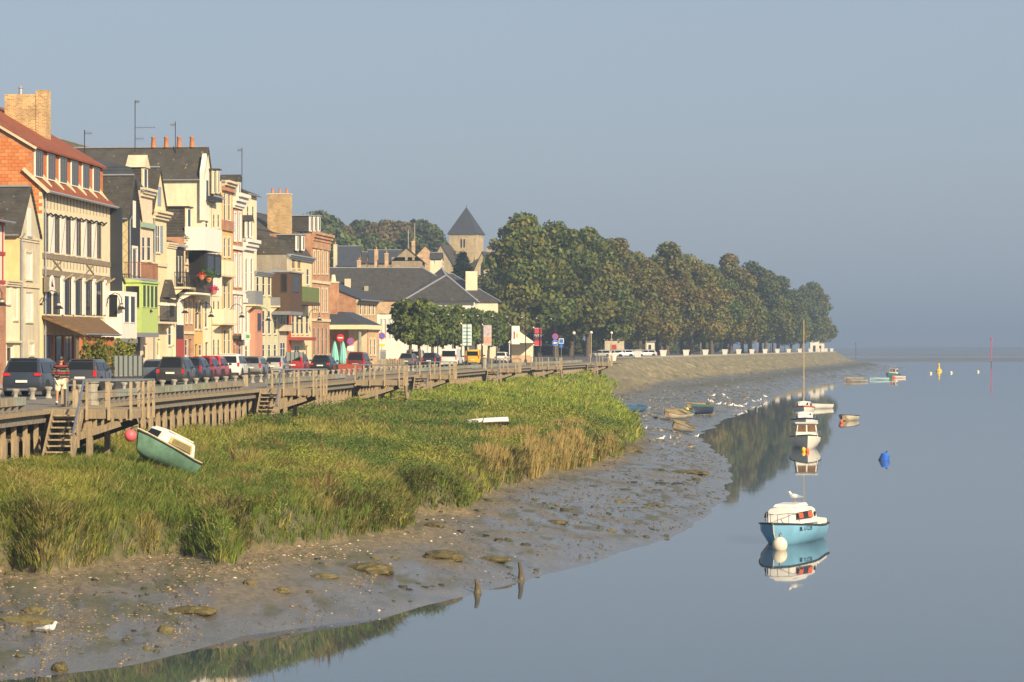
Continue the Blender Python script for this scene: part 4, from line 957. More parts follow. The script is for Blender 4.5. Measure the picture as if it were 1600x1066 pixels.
# ochre ornate house
h = House('ochre_corbelled_house', 'tall ochre house with brick corbels and stone balconies', 346.5, 363)
for ya, yb in ((302,345),(372,402),(440,483),(515,556)): h.win(349, 353, ya, yb, cols=1, surround=stone_t); h.win(356, 360, ya, yb, cols=1, surround=stone_t)
h.balcony(349, 369, 408, 430, .9, 'solid', cream2, stone_t); h.balcony(349, 371, 484, 505, .9, 'solid', cream2, stone_t)
h.band(352, 350, .8, .15, brick_r); h.band(295, 350, .35, .25, brick_r); h.cornice(285, .6, .6, stone_t)
h.body(283, 9, ochre, side=cream, ridge=270, roof='mansard', rm=slate)
h = House('brick_shuttered_house', 'brick and white stone house with pale blue shutters', 363.5, 379)
for ya, yb in ((333,377),(398,448),(465,520)): h.win(366, 369.5, ya, yb, cols=1, surround=white_p, gm=blue_l); h.win(373, 376.5, ya, yb, cols=1, surround=white_p, gm=blue_l)
for y in (322, 387, 457): h.band(y, 366, .3, .15, white_p)
h.cornice(307, 1.0, .7, white_p); h.door(366, 370, 535, dm=white_p); h.win(373, 377, 535, 556, cols=1); h.band(527, 366, .3, .3, slate)
h.dormer(365.5, 369, 283, 304, white_p, .1, 1.2, 'gable'); h.dormer(372, 375.5, 283, 304, white_p, .1, 1.2, 'gable')
h.body(303, 9, brick_r, side=cream, ridge=280, roof='mansard', rm=slate)
h = House('tall_rear_house', 'tall cream house end with slate roof and aerial, behind the white house', 383, 401, off=2.6)
h.win(386, 389, 322, 345, cols=1); h.win(394, 397, 322, 345, cols=1); h.ridge_v = 5
h.body(302, 9, cream2, ridge=268, roof='eave', rm=slate)
h = House('white_house', 'bright white rendered house with stone cornice and pharmacy sign', 379.5, 397)
for ya, yb in ((330,372),(405,455),(478,520)):
    if ya > 380: h.win(383, 386.5, ya, yb, cols=1, surround=white_p); h.win(391, 394.5, ya, yb, cols=1, surround=white_p)
h.win(383, 387, 540, 558, cols=1); h.win(391, 395, 540, 558, cols=1); h.cornice(378, .9, .6, white_p); h.band(470, 384, .35, .15, white_p)
h.dormer(384, 387, 345, 372, white_p, .1, 1.5, 'gable'); h.dormer(391, 394, 345, 372, white_p, .1, 1.5, 'gable')
def ph():
    u0,u1,z0,z1 = h.rect(379, 391, 521, 531, .6); b = MB().box(u0,u1,-.62,-.52,z0,z1).build('sign_board', white_p, h.o); gm_ = mat('sign_green', (.05,.45,.08), .5, .05, 4)
    MB().box(lerp(u0,u1,.4),lerp(u0,u1,.85),-.64,-.623,lerp(z0,z1,.3),lerp(z0,z1,.75)).build('sign_mark', gm_, b)
h.E.append(ph)
h.body(375, 7, white_r, ridge=350, roof='mansard', rm=slate)
# grey-green group with mansard
h = House('greenish_house', 'pale greenish house with small balcony below the big mansard roof', 398, 435)
for xa in (401, 410, 419, 428): h.win(xa, xa+4, 432, 462, cols=1, fm=white_p); h.win(xa, xa+4, 485, 522, cols=1); h.win(xa, xa+4, 538, 558, cols=1)
h.cornice(425, .35, .3, zinc); h.balcony(399, 411, 455, 476, .8, 'solid', gutter_m)
h.bay(399, 410, 482, 560, .5, mat('salmon_render', (.50,.24,.16), .9, .1, 3), [(.2,.8,.55,.9,'f')], roof_m=lime)
h.body(425, 6, green_c, side=greyc, roof='flat')
h = House('grey_mansard_house', 'grey roughcast house with big lichened mansard roof and brick chimney', 404, 452, off=3.2)
h.win(437, 441, 428, 452, cols=1); h.body(399, 13, grey_r, ridge=338, roof='mansard', rm=slate_o)
h = House('rear_chimney_house', 'rear slate-roofed house with broad mottled chimney and white dormers', 420, 490, off=7)
h.chimney(7.0, .6, 7, h.z(306, 452), 1.3, 2.2, brick_c, 3)
for x in (484, 490.5, 497): h.dormer(x, x+3.5, 338, 362, white_p, .6, 2, 'flat')
h.ridge_v = 5
h.body(372, 10, grey_r, ridge=322, roof='eave', rm=slate)
h = House('cream_shop_house', 'narrow cream house with grey upper balcony and shop window', 435.5, 448)
h.win(438, 441, 486, 510, cols=1); h.win(443, 446, 486, 510, cols=1); h.win(438, 446, 535, 558, cols=2); h.band(512, 437, .6, .5, greyc); h.balcony(437, 447, 465, 478, .8, 'solid', gutter_m)
h.body(440, 6, greyc, side=grey_r, ridge=425, roof='eave', rm=slate)
h = House('brown_oriel_house', 'cream house with brown boarded oriel, green balcony and red corner pier', 448.5, 487)
h.bay(452.5, 472, 427, 487, 1.6, brown_w, [(.25,.75,.52,.92,'f'),(.15,.45,.5,.95,'s')], roof_m=zinc, base_m=gutter_m)
h.bay(473, 499, 449, 472, 1.3, mat('green_boards', (.13,.17,.05), .7, .2, 4), (), name='green_balcony', base_m=brown_w)
h.panel(448.6, 453, 480, 566, mat('rust_red_pier', (.40,.09,.04), .7, .2, 3), .12, 'corner_pier'); h.panel(448.6, 453, 400, 480, greyc, .12, 'corner_pier')
for xa in (456, 463, 470, 478): h.win(xa, xa+4, 492, 522, cols=1, fm=green_c)
h.win(479, 483, 420, 445, cols=1); h.win(456, 461, 402, 420, cols=2, fm=ochre); h.win(465, 470, 402, 420, cols=2, fm=ochre)
h.door(478, 482, 540, dm=red_p); h.win(460, 468, 540, 558, cols=2)
h.bay(470, 494, 527, 532, 1.2, mat('red_awning', (.32,.05,.04), .8, .15, 4), (), name='awning')
h.dormer(463, 467, 368, 392, white_p, -.1, 1.8, 'flat'); h.dormer(472, 476, 368, 392, white_p, -.1, 1.8, 'flat')
h.cornice(399, .4, .5, zinc)
h.body(398, 8, cream, side=grey_r, ridge=362, roof='mansard', rm=slate)
# tall brick house at the end of the row
h = House('tall_brick_house', 'tall orange-red brick house with grey stone window strips at the end of the row', 487.5, 515)
for ya, yb in ((393,428),(452,488),(512,555)):
    for xa in (490, 496.5, 503, 509): h.win(xa, xa+2.6, ya, yb, cols=1, surround=stone_t if ya < 500 else None, fm=greyc)
h.cornice(366, .8, .5, brick_o); h.band(380, 490, .9, .12, brick_o); h.band(440, 490, .25, .12, stone_t); h.band(500, 490, .25, .12, stone_t)
h.body(365, 8, brick_o, side=brick_o, ridge=358, roof='flat')

# ------------------------------------------------------------------ brick station building with porch
P0 = F(575); P1 = F(592); h = House('brick_porch_wing', 'low yellow and brick station wing with deep porch behind the turquoise parasols', 575, 592)
for xa in (578, 584): h.win(xa, xa+3, 530, 555, cols=1, surround=stone_t)
h.cornice(512, .5, .3, stone_t)
h.body(508, 7.5, brick_y, side=brick_o, roof='none')
W, ze = h.W, h.ze
MB().hexa([(-3.2,-.3,ze),(W+.3,-.3,ze),(W+.3,9,ze),(-3.2,9,ze),(-1.0,2.5,ze+1.35),(W-1,2.5,ze+1.35),(W-1,9,ze+1.35),(-1.0,9,ze+1.35)]).build('roof', slate_b, h.o)
MB().box(-3.3,W+.35,-.4,9.1,ze-.45,ze-.004).build('fascia', mat('cream_fascia', (.72,.64,.40), .8, .06, 3), h.o)
for v in (.1, 4.2, 7.5): MB().lathe([(.28,0),(.28,.2),(.2,.25),(.2,ze-.6),(.28,ze-.5),(.28,ze-.46)],8,(-2.8,v+.2,-.05)).build('porch_column', concrete, h.o, 50)
MB().box(-.03,-.001,.1,2.0,0,ze-.46).build('pier', stone_t, h.o)
g = MB(); g.prism([(1.5,ze+.3),(9,ze+.3),(9,ze+2.4),(5.5,ze+2.4)], lambda a,b,t:(t,a,b), -.6, .2); g.build('brick_gable', brick_y, h.o)
c = MB().box(-1.4,-.6,2.9,3.9,ze+.2,h.z(438, 534)).build('chimney', brick_o, h.o); z = h.z(438, 534); MB().box(-1.45,-.55,2.85,3.95,z+.003,z+.15).build('chimney_cap', stone_t, c); MB().lathe([(.3,0),(.2,.7)],8,(-1,3.4,z+.15)).build('chimney_pot', cream2, c, 50)
h = House('brick_upper_wing', 'taller brick wing with slate roof and pilasters behind the porch', 556, 589, off=4.5)
for xa in (562, 569, 576, 582): h.win(xa, xa+3, 474, 492, cols=1, surround=stone_t)
h.ridge_v = 5; h.cornice(470, .4, .3, stone_t)
h.body(466, 10, brick_y, side=brick_o, ridge=437, roof='eave', rm=slate_b, over=.6)

# ------------------------------------------------------------------ long slate-roofed hall facing the camera
def block(name, label, xa, xb, Y, D, ytop, wm, roof, rm, yridge=None, ybase=None, cat='building', wins=(), hipr=True, hipl=False):
    """building whose long side faces the camera: photo columns xa..xb at distance Y"""
    X0, X1 = (xa-CX)/FPX*Y, (xb-CX)/FPX*Y; zb = ybase if ybase is not None else ZQ; zt = CH-(ytop-HY)/FPX*Y
    e = empty(name, (X0, Y, zb), 0, label, cat); W = X1-X0; H = zt-zb
    mb = MB(); us = [0, W]; holes = []
    for (a,b,c,d) in wins: holes.append(((a-xa)/(xb-xa)*W, (b-xa)/(xb-xa)*W, CH-(d-HY)/FPX*Y-zb, CH-(c-HY)/FPX*Y-zb))
    us = sorted(set(us+[q for hh in holes for q in hh[:2]])); zs = sorted(set([-6, H]+[q for hh in holes for q in hh[2:]]))
    for a,b in zip(us[:-1],us[1:]):
        for c,d in zip(zs[:-1],zs[1:]):
            if any(hh[0] < (a+b)/2 < hh[1] and hh[2] < (c+d)/2 < hh[3] for hh in holes): continue
            mb.face([(a,0,c),(b,0,c),(b,0,d),(a,0,d)])
    mb.face([(0,0,-6),(0,0,H),(0,D,H),(0,D,-6)]); mb.face([(W,0,-6),(W,D,-6),(W,D,H),(W,0,H)]); mb.face([(0,D,-6),(0,D,H),(W,D,H),(W,D,-6)])
    for (a,b,c,d) in holes:
        for q in ([(a,0,c),(a,.25,c),(a,.25,d),(a,0,d)],[(b,0,c),(b,0,d),(b,.25,d),(b,.25,c)],[(a,0,d),(a,.25,d),(b,.25,d),(b,0,d)],[(a,0,c),(b,0,c),(b,.25,c),(a,.25,c)]): mb.face(q)
        w = MB(); t = .1; w.box(a,a+t,.1,.2,c,d).box(b-t,b,.1,.2,c,d).box(a+t,b-t,.1,.2,d-t,d).box(a+t,b-t,.1,.2,c,c+t).box((a+b)/2-.05,(a+b)/2+.05,.11,.19,c+t,d-t); wo = w.build('window', white_p, e)
        MB().face([(a,.22,c),(b,.22,c),(b,.22,d),(a,.22,d)]).build('pane', glass, wo, fix=False)
    if yridge is not None:
        zr = CH-(yridge-HY)/FPX*(Y+D/2)-zb; o = .4
        if roof == 'hip':
            hl = D/2*.95 if hipl else -.1; hr = D/2*.95 if hipr else -.1
            MB().hexa([(-o,-o,H),(W+o,-o,H),(W+o,D+o,H),(-o,D+o,H),(hl,D/2-.05,zr),(W-hr,D/2-.05,zr),(W-hr,D/2+.05,zr),(hl,D/2+.05,zr)]).build('roof', rm, e)
            rg = MB(); rg.bar((hl,D/2,zr+.06),(W-hr,D/2,zr+.06),.28,.12)
            rg.build('ridge', zinc, e)
            if hipr:
                MB().bar((W-hr,D/2,zr+.06),(W+o,-o,H+.08),.28,.12).build('hip', zinc, e); MB().bar((W-hr,D/2,zr+.06),(W+o,D+o,H+.08),.28,.12).build('hip', zinc, e)
        elif roof == 'gable':                              # ridge along x, slope to the camera
            for q in (0, W): mb.face([(q,0,H),(q,D,H),(q,D/2,zr)])
            sl = (zr-H)/(D/2)
            for sg in (0, 1):
                f = (lambda v: v) if sg == 0 else (lambda v: D-v)
                MB().hexa([(-.15,f(-o),H-o*sl),(W+.15,f(-o),H-o*sl),(W+.15,f(D/2),zr),(-.15,f(D/2),zr),(-.15,f(-o),H-o*sl+.15),(W+.15,f(-o),H-o*sl+.15),(W+.15,f(D/2),zr+.15),(-.15,f(D/2),zr+.15)]).build('roof', rm, e)
            MB().bar((-.1,D/2,zr+.18),(W+.1,D/2,zr+.18),.25,.1).build('ridge', zinc, e)
        else:                                              # front gable towards the camera
            zr = CH-(yridge-HY)/FPX*Y-zb
            mb.face([(0,0,H),(W,0,H),(W/2,0,zr)]); mb.face([(0,D,H),(W,D,H),(W/2,D,zr)]); sl = (zr-H)/(W/2)
            for sg in (0, 1):
                f = (lambda v: v) if sg == 0 else (lambda v: W-v)
                MB().hexa([(f(-o),-.2,H-o*sl),(f(W/2),-.2,zr),(f(W/2),D,zr),(f(-o),D,H-o*sl),(f(-o),-.2,H-o*sl+.15),(f(W/2),-.2,zr+.15),(f(W/2),D,zr+.15),(f(-o),D,H-o*sl+.15)]).build('roof', rm, e)
    mb.build('wall', wm, e, fix=False); e['_W'] = W; e['_H'] = H
    return e
hall = block('slate_roofed_hall', 'long hall with broad lichened slate hip roof behind the clipped trees', 500, 742, 395, 17, 470, white_r, 'hip', slate, 419,
             wins=[(593,604,480,492),(606,618,480,492),(593,597,499,530),(599,603,499,530),(606,610,499,530),(612,618,499,530)])
MB().box(.0+hall['_W']*.36,hall['_W']*.62,-.12,-.004,hall['_H']-1.9,hall['_H']-.1).build('brick_band', brick_y, hall)
MB().box(hall['_W']*.15,hall['_W']*.15+.9,3,3.8,hall['_H'],hall['_H']+3.3).build('vent_stack', stone_t, hall)
MB().box(hall['_W']*.28,hall['_W']*.28+.6,2.2,2.8,hall['_H'],hall['_H']+2.2).build('vent_stack', concrete, hall)
def pxl(x, y, Y): q = atY(x, y, Y); return (q.x-hall.location.x, q.y-hall.location.y, q.z-hall.location.z)
A_, B_, P_a, Q_ = pxl(628,470.5,394), pxl(746,470.5,394), pxl(697,430,400.5), pxl(690,418.5,404)
MB().face([A_,B_,P_a]).face([A_,P_a,Q_]).face([B_,Q_,P_a]).build('wing_roof', slate, hall, fix=False); MB().bar(A_,P_a,.3,.16).build('hip', zinc, hall); MB().bar(B_,P_a,.3,.16).build('hip', zinc, hall); MB().bar(P_a,Q_,.3,.16).build('hip', zinc, hall)
b = block('rear_hall', 'second slate hip roof with tall cream chimney behind the hall', 690, 778, 432, 16, 472, cream2, 'hip', slate, 428)
MB().box(b['_W']*.42,b['_W']*.42+1.9,3,4.2,b['_H'],CH-(424-HY)/FPX*435-ZQ).build('chimney', cream2, b)
# ------------------------------------------------------------------ marsh grass
def blades(n_tuft, nb, y0, y1, len_rng, wfac, pal, accept, lean=.35, seed=1, pw=1.0, droop=.0):
    g = np.random.default_rng(seed); Vs = []; Cs = []; got = 0; out = []
    while got < n_tuft:
        Y = y0*(y1/y0)**g.random(n_tuft*3); X = np.interp(Y, EY, EX) + .05 + g.random(n_tuft*3)*27
        Z, inn, wsd, du, f = ground(X, Y); ok = inn & accept(X, Y, du, f) & (X < .235*Y) & (X > -.26*Y)
        out.append(np.stack([X[ok], Y[ok], Z[ok], du[ok]], -1)); got += ok.sum()
    T = np.concatenate(out)[:n_tuft]; X, Y, Z, du = T.T
    kind = fbm(X*.28+3, Y*.13, 4); kind2 = fbm(X*.9+30, Y*.4, 3)
    hgt = (len_rng[0]+(len_rng[1]-len_rng[0])*g.random(n_tuft))*(.65+.8*kind2)
    c0 = pal(kind, kind2, Y, du, g.random(n_tuft))                                 # (n,3)
    rep = lambda a: np.repeat(a, nb, axis=0)
    N = n_tuft*nb; X, Y, Z, hgt, c = rep(X), rep(Y), rep(Z), rep(hgt)*(.55+.6*g.random(N)), rep(c0)*(.65+.7*g.random((N,1)))
    a = g.random(N)*2*np.pi; ln = lean*(.3+g.random(N)); sp = .05+.12*g.random(N)
    bx, by = X+np.cos(a)*sp*pw, Y+np.sin(a)*sp*pw
    w = wfac*Y*(.7+.6*g.random(N)); wa = g.random(N)*np.pi; wx, wy = np.cos(wa)*w, np.sin(wa)*w*.6
    mx, my = bx+np.cos(a)*ln*hgt*.35, by+np.sin(a)*ln*hgt*.35; tx, ty = bx+np.cos(a)*ln*hgt, by+np.sin(a)*ln*hgt
    z1 = Z+hgt*.58; z2 = Z+hgt*(1-droop*g.random(N)); zb = Z-.06
    V = np.stack([np.stack([bx-wx,by-wy,zb],-1), np.stack([bx+wx,by+wy,zb],-1), np.stack([mx+wx*.8,my+wy*.8,z1],-1), np.stack([mx-wx*.8,my-wy*.8,z1],-1), np.stack([tx,ty,z2],-1)], 1).reshape(-1, 3)
    i = np.arange(N)*5; Fc = np.stack([np.stack([i,i+1,i+2],-1), np.stack([i,i+2,i+3],-1), np.stack([i+3,i+2,i+4],-1)], 1).reshape(-1, 3)
    col = np.repeat(np.concatenate([np.clip(c,0,1), np.ones((N,1))], 1), 5, axis=0)
    return V, Fc, col
def mixc(w, a, b): return a[None]*(1-w[:,None])+b[None]*w[:,None] if a.ndim == 1 else a*(1-w[:,None])+np.asarray(b)[None]*w[:,None]
GA, GB, GS, GD, GO = [np.array(c) for c in ((.27,.28,.05),(.14,.195,.032),(.36,.28,.10),(.075,.085,.02),(.36,.26,.09))]
def pal_near(k, k2, Y, du, r):
    c = mixc(smooth((k-.40)/.16), GB, GA); c = mixc(smooth((k2-.54)/.12)*.6, c, GS); c = mixc((r < .10)*.9, c, GS); c = mixc(((r > .10)&(r < .2))*.7, c, GD)
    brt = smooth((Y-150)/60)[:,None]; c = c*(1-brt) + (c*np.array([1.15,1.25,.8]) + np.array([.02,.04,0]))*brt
    return c
def pal_edge(k, k2, Y, du, r): return mixc((r > .5)*.8, mixc(smooth((k-.35)/.2), GD, GB*.8), GS*.6)
def pal_straw(k, k2, Y, du, r): return mixc((r > .4)*.8, np.tile(GS, (len(k), 1)), GO)
near_m = lambda X, Y, du, f: (f < .25)
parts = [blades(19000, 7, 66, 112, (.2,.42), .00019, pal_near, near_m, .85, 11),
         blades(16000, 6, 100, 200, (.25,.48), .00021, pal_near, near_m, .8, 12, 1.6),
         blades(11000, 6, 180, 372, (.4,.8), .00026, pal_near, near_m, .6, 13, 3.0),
         blades(1700, 12, 62, 170, (.3,.55), .00017, pal_edge, lambda X, Y, du, f: (f < .2)&(du < 1.3)&(fbm(X*.45+4, Y*.3, 2) > .38), 1.1, 14, 1.5, .7),
         blades(1100, 9, 115, 165, (.5,.85), .00018, pal_straw, lambda X, Y, du, f: (du < 3.2)&(X > -1.5)&(fbm(X*.3, Y*.1, 2) > .33), .3, 15, 1.5),
         blades(150, 6, 62, 300, (.5,.85), .00018, lambda k,k2,Y,du,r: np.tile(np.array([.16,.075,.035]), (len(k),1)), lambda X, Y, du, f: (f < .1)&(fbm(X*.2+70, Y*.2, 2) > .45), .25, 16)]
Va, Fa, Ca, off = [], [], [], 0
for V, Fc, col in parts: Va.append(V); Fa.append(Fc+off); Ca.append(col); off += len(V)
me = fastmesh('marsh_grass', np.concatenate(Va), np.concatenate(Fa), leafmat('grass_blades')); colour_attr(me, np.concatenate(Ca))
tag(link('marsh_grass', me), 'tall green and straw-coloured salt marsh grass below the quay', 'grass', kind='stuff')
# leafy herbs among the grass
def leaves(cent, nl, rad, hgt, size, cols, seed):
    g = np.random.default_rng(seed); n = len(cent); N = n*nl; c = np.repeat(cent, nl, 0); rd = np.repeat(rad, nl); hh = np.repeat(hgt, nl); sz = np.repeat(size, nl)*(.6+.8*g.random(N))
    d = g.normal(size=(N,3)); d /= np.linalg.norm(d, axis=1, keepdims=True); r = g.random(N)**.45
    P = c + np.stack([d[:,0]*rd*r, d[:,1]*rd*r, hh*(.25+.75*np.abs(d[:,2])*r + .2*g.random(N)*.5)], -1)
    a = g.normal(size=(N,3)); a /= np.linalg.norm(a, axis=1, keepdims=True); b = np.cross(a, g.normal(size=(N,3))); b /= np.linalg.norm(b, axis=1, keepdims=True)
    a *= sz[:,None]; b *= sz[:,None]*.6
    V = np.stack([P-a, P+b, P+a, P-b], 1).reshape(-1, 3); Fc = np.arange(N*4).reshape(-1, 4)
    col = np.repeat(cols, nl, 0)*(.6+.8*g.random((N,1))); col = np.repeat(np.concatenate([np.clip(col,0,1), np.ones((N,1))], 1), 4, 0)
    return V, Fc, col
g = np.random.default_rng(5); cs = []
while sum(len(c) for c in cs) < 5200:
    Y = 64*(375/64)**g.random(6000); X = np.interp(Y, EY, EX)+.1+g.random(6000)*26; Z, inn, wsd, du, f = ground(X, Y)
    ok = inn & (f < .2) & ((fbm(X*.25+11, Y*.12, 3) > .47) | (Y > 170)) & (X < .235*Y) & (X > -.26*Y); cs.append(np.stack([X, Y, Z], -1)[ok])
cent = np.concatenate(cs)[:5200]; k = fbm(cent[:,0]*.3+5, cent[:,1]*.12, 3); sc = np.clip(cent[:,1]/90, .8, 2.4)
lc = mixc(smooth((k-.4)/.15), np.array([.10,.16,.03]), np.array([.26,.29,.045]))
V, Fc, col = leaves(cent, 34, .34*sc, .46*np.clip(sc, .9, 1.4), .034*sc, lc, 6)
me = fastmesh('marsh_herbs', V, Fc, leafmat('grass_blades')); colour_attr(me, col)
tag(link('marsh_herbs', me), 'leafy green herbs scattered through the salt marsh', 'plants', kind='stuff')
# ------------------------------------------------------------------ stones, shells and weed on the mud
def pebbles(name, n, y0, y1, sz, cols, accept, seed, label, cat, flat=.55):
    g = np.random.default_rng(seed); got = []; tot = 0
    while tot < n:
        Y = y0*(y1/y0)**g.random(n*4); X = Y*(-.26+.5*g.random(n*4)); Z, inn, wsd, du, f = ground(X, Y); ok = (~inn) & (wsd > .25) & accept(X, Y, du, wsd); got.append(np.stack([X, Y, Z], -1)[ok]); tot += ok.sum()
    P = np.concatenate(got)[:n]
    u = np.array([(1,0,0),(0,1,0),(-1,0,0),(0,-1,0),(.5,.5,.8),(-.5,.5,.7),(-.5,-.5,.8),(.5,-.5,.7)], float)
    fc = [(0,1,4),(1,5,4),(1,2,5),(2,6,5),(2,3,6),(3,7,6),(3,0,7),(0,4,7),(4,5,6),(4,6,7)]
    s = (sz[0]+(sz[1]-sz[0])*g.random(n)**3)*np.clip(P[:,1]/80, .8, 2.2); th = g.random(n)*6.28
    jit = u[None]*(.7+.6*g.random((n,8,1))); x = jit[...,0]*np.cos(th)[:,None]*1.3-jit[...,1]*np.sin(th)[:,None]; y = jit[...,0]*np.sin(th)[:,None]*1.3+jit[...,1]*np.cos(th)[:,None]; z = jit[...,2]*flat*(.7+.9*g.random((n,1)))
    V = np.stack([x,y,z], -1)*s[:,None,None] + P[:,None,:] - np.array([0,0,.01]); Fc = (np.array(fc)[None]+np.arange(n)[:,None,None]*8).reshape(-1, 3)
    ci = np.array(cols)[g.integers(0, len(cols), n)]*(.6+.8*g.random((n,1))); col = np.repeat(np.concatenate([ci, np.ones((n,1))], 1), 8, 0)
    m_ = MATS.get('pebbles')
    if not m_:
        m_ = bpy.data.materials.new('pebbles'); m_.use_nodes = True; MATS['pebbles'] = m_; aa = m_.node_tree.nodes.new('ShaderNodeAttribute'); aa.attribute_name = 'Col'
        m_.node_tree.links.new(aa.outputs['Color'], m_.node_tree.nodes['Principled BSDF'].inputs['Base Color']); m_.node_tree.nodes['Principled BSDF'].inputs['Roughness'].default_value = .55
    me = fastmesh(name, V.reshape(-1, 3), Fc, m_); colour_attr(me, col); tag(link(name, me), label, cat, kind='stuff')
pebbles('shore_pebbles', 12000, 60, 100, (.012,.06), [(.20,.145,.065),(.14,.10,.05),(.09,.07,.04),(.27,.20,.10)], lambda X, Y, du, w: (fbm(X*.9, Y*.35, 3) > .40+.04*np.clip(X+8, 0, 6)), 21, 'small ochre stones strewn over the near mud', 'pebbles')
pebbles('white_shells', 450, 62, 105, (.016,.06), [(.5,.44,.33),(.4,.36,.28),(.6,.54,.43)], lambda X, Y, du, w: (du < 2.2) & (X < 1) | (fbm(X*1.1+8, Y*.4, 3) > .62), 22, 'pale stones and shells below the marsh edge', 'shells')
pebbles('mud_clods', 7000, 60, 190, (.012,.055), [(.09,.08,.06),(.07,.06,.045),(.12,.10,.07)], lambda X, Y, du, w: (fbm(X*.6+2, Y*.25, 3) > .38), 25, 'little clods and worm casts on the wet mud', 'mud clods')
pebbles('weed_lumps', 420, 62, 150, (.03,.16), [(.05,.055,.015),(.09,.08,.025),(.035,.03,.015)], lambda X, Y, du, w: fbm(X*.7+20, Y*.3, 3) > .5, 23, 'dark seaweed-covered lumps on the mud', 'seaweed', .45)
pebbles('far_stones', 2600, 190, 640, (.03,.11), [(.18,.15,.09),(.12,.10,.07),(.24,.2,.14),(.08,.08,.04)], lambda X, Y, du, w: (w > 1.5) & (fbm(X*.2, Y*.08, 3) > .40), 24, 'stones and wrack scattered over the far mudflat', 'stones')
# single boulders, weed heaps and stakes one can point at
def rock(name, x, y, z, s, m, lab, cat, seed, sq=(1,1,.5)):
    g = random.Random(seed); b = bmesh.new(); bmesh.ops.create_icosphere(b, subdivisions=3, radius=1)
    for v in b.verts: q_ = v.co*2.2; v.co *= .78+.5*float(fbm(np.array([q_.x+seed*7+40]), np.array([q_.y+q_.z*1.7+30]), 3)[0])+g.uniform(-.07,.07); v.co.x *= s*sq[0]; v.co.y *= s*sq[1]; v.co.z *= s*sq[2]
    me = bpy.data.meshes.new(name); b.to_mesh(me); b.free(); me.materials.append(m); p = at(x, y, z); zz = float(ground(np.array([p.x]), np.array([p.y]))[0][0]); p.z = zz
    return tag(link(name, me, None, p), lab, cat)
weed_m = mat('seaweed', (.045,.042,.014), .6, .5, 5, .6, col2=(.13,.10,.03)); rock_m = mat('mossy_rock', (.12,.10,.04), .8, .35, 5, .6)
for i, (x, y, z, s, mm, nm, lab, sq) in enumerate([
    (38,975,.5,.52,rock_m,'boulder','flat-topped mossy block left of the nearest gull',(1.5,.7,.45)),(52,958,.6,.25,rock_m,'boulder','small mossy stone just above the flat block by the gull',(1.3,1,.6)),
    (300,946,.6,.42,weed_m,'weed_heap','dark seaweed heap on the middle of the near mud',(1.6,.8,.4)),(390,919,.7,.2,rock_m,'boulder','small upright mossy stone right of centre on the near mud',(1,1,.8)),
    (505,896,.8,.33,rock_m,'boulder','round mossy mooring stone below the marsh edge',(1.4,.8,.4)),(577,864,1.2,.55,weed_m,'weed_heap','weedy tuft heap at the marsh foot',(1.4,.9,.45)),(440,915,.8,.2,rock_m,'boulder','ochre stone beside the upright mossy stone',(1.2,1,.6)),
    (690,855,1.0,.6,weed_m,'weed_heap','large dark weed heap on the grey mud',(1.2,.9,.45)),(678,822,1.1,.35,weed_m,'weed_heap','dark weed heap near the eroded bank',(1.1,1,.4)),(770,872,.5,.4,weed_m,'weed_heap','long low weed heap near the waterline',(1.6,.7,.3)),
    (258,978,.4,.22,rock_m,'boulder','greenish stone low on the near mud',(1,1,.8)),(93,1037,.2,.25,weed_m,'weed_heap','dark weed lump at the water edge by the gull',(.8,.9,.8)),(975,703,1.2,.9,weed_m,'weed_heap','reddish weed heap at the marsh point',(1.3,1,.5)),(870,812,.8,.3,weed_m,'weed_heap','small green weed heap on the open mud',(1.5,.8,.35)),(1075,742,.4,.7,weed_m,'weed_heap','dark weed streak on the far grey mud',(1.8,.8,.25))]):
    rock(nm, x, y, z, s, mm, lab, 'rock' if nm == 'boulder' else 'seaweed', i, sq)
for x, y, hh, lab in [(813,905,.55,'leaning black stake stump at the waterline'),(745,925,.4,'short weedy stump at the waterline')]:
    o = MB().tube([(0,0,-.3),(.02,0,hh*.5),(-.03,.02,hh)],[.11,.08,.05],7).build('stake_stump', wood_d, None, True); MB().lathe([(.15,-.2),(.13,-.02),(.09,.08)],7,(.02,0,0)).build('weed_collar', weed_m, o, 60); o.location = at(x, y, .05); tag(o, lab, 'stake')

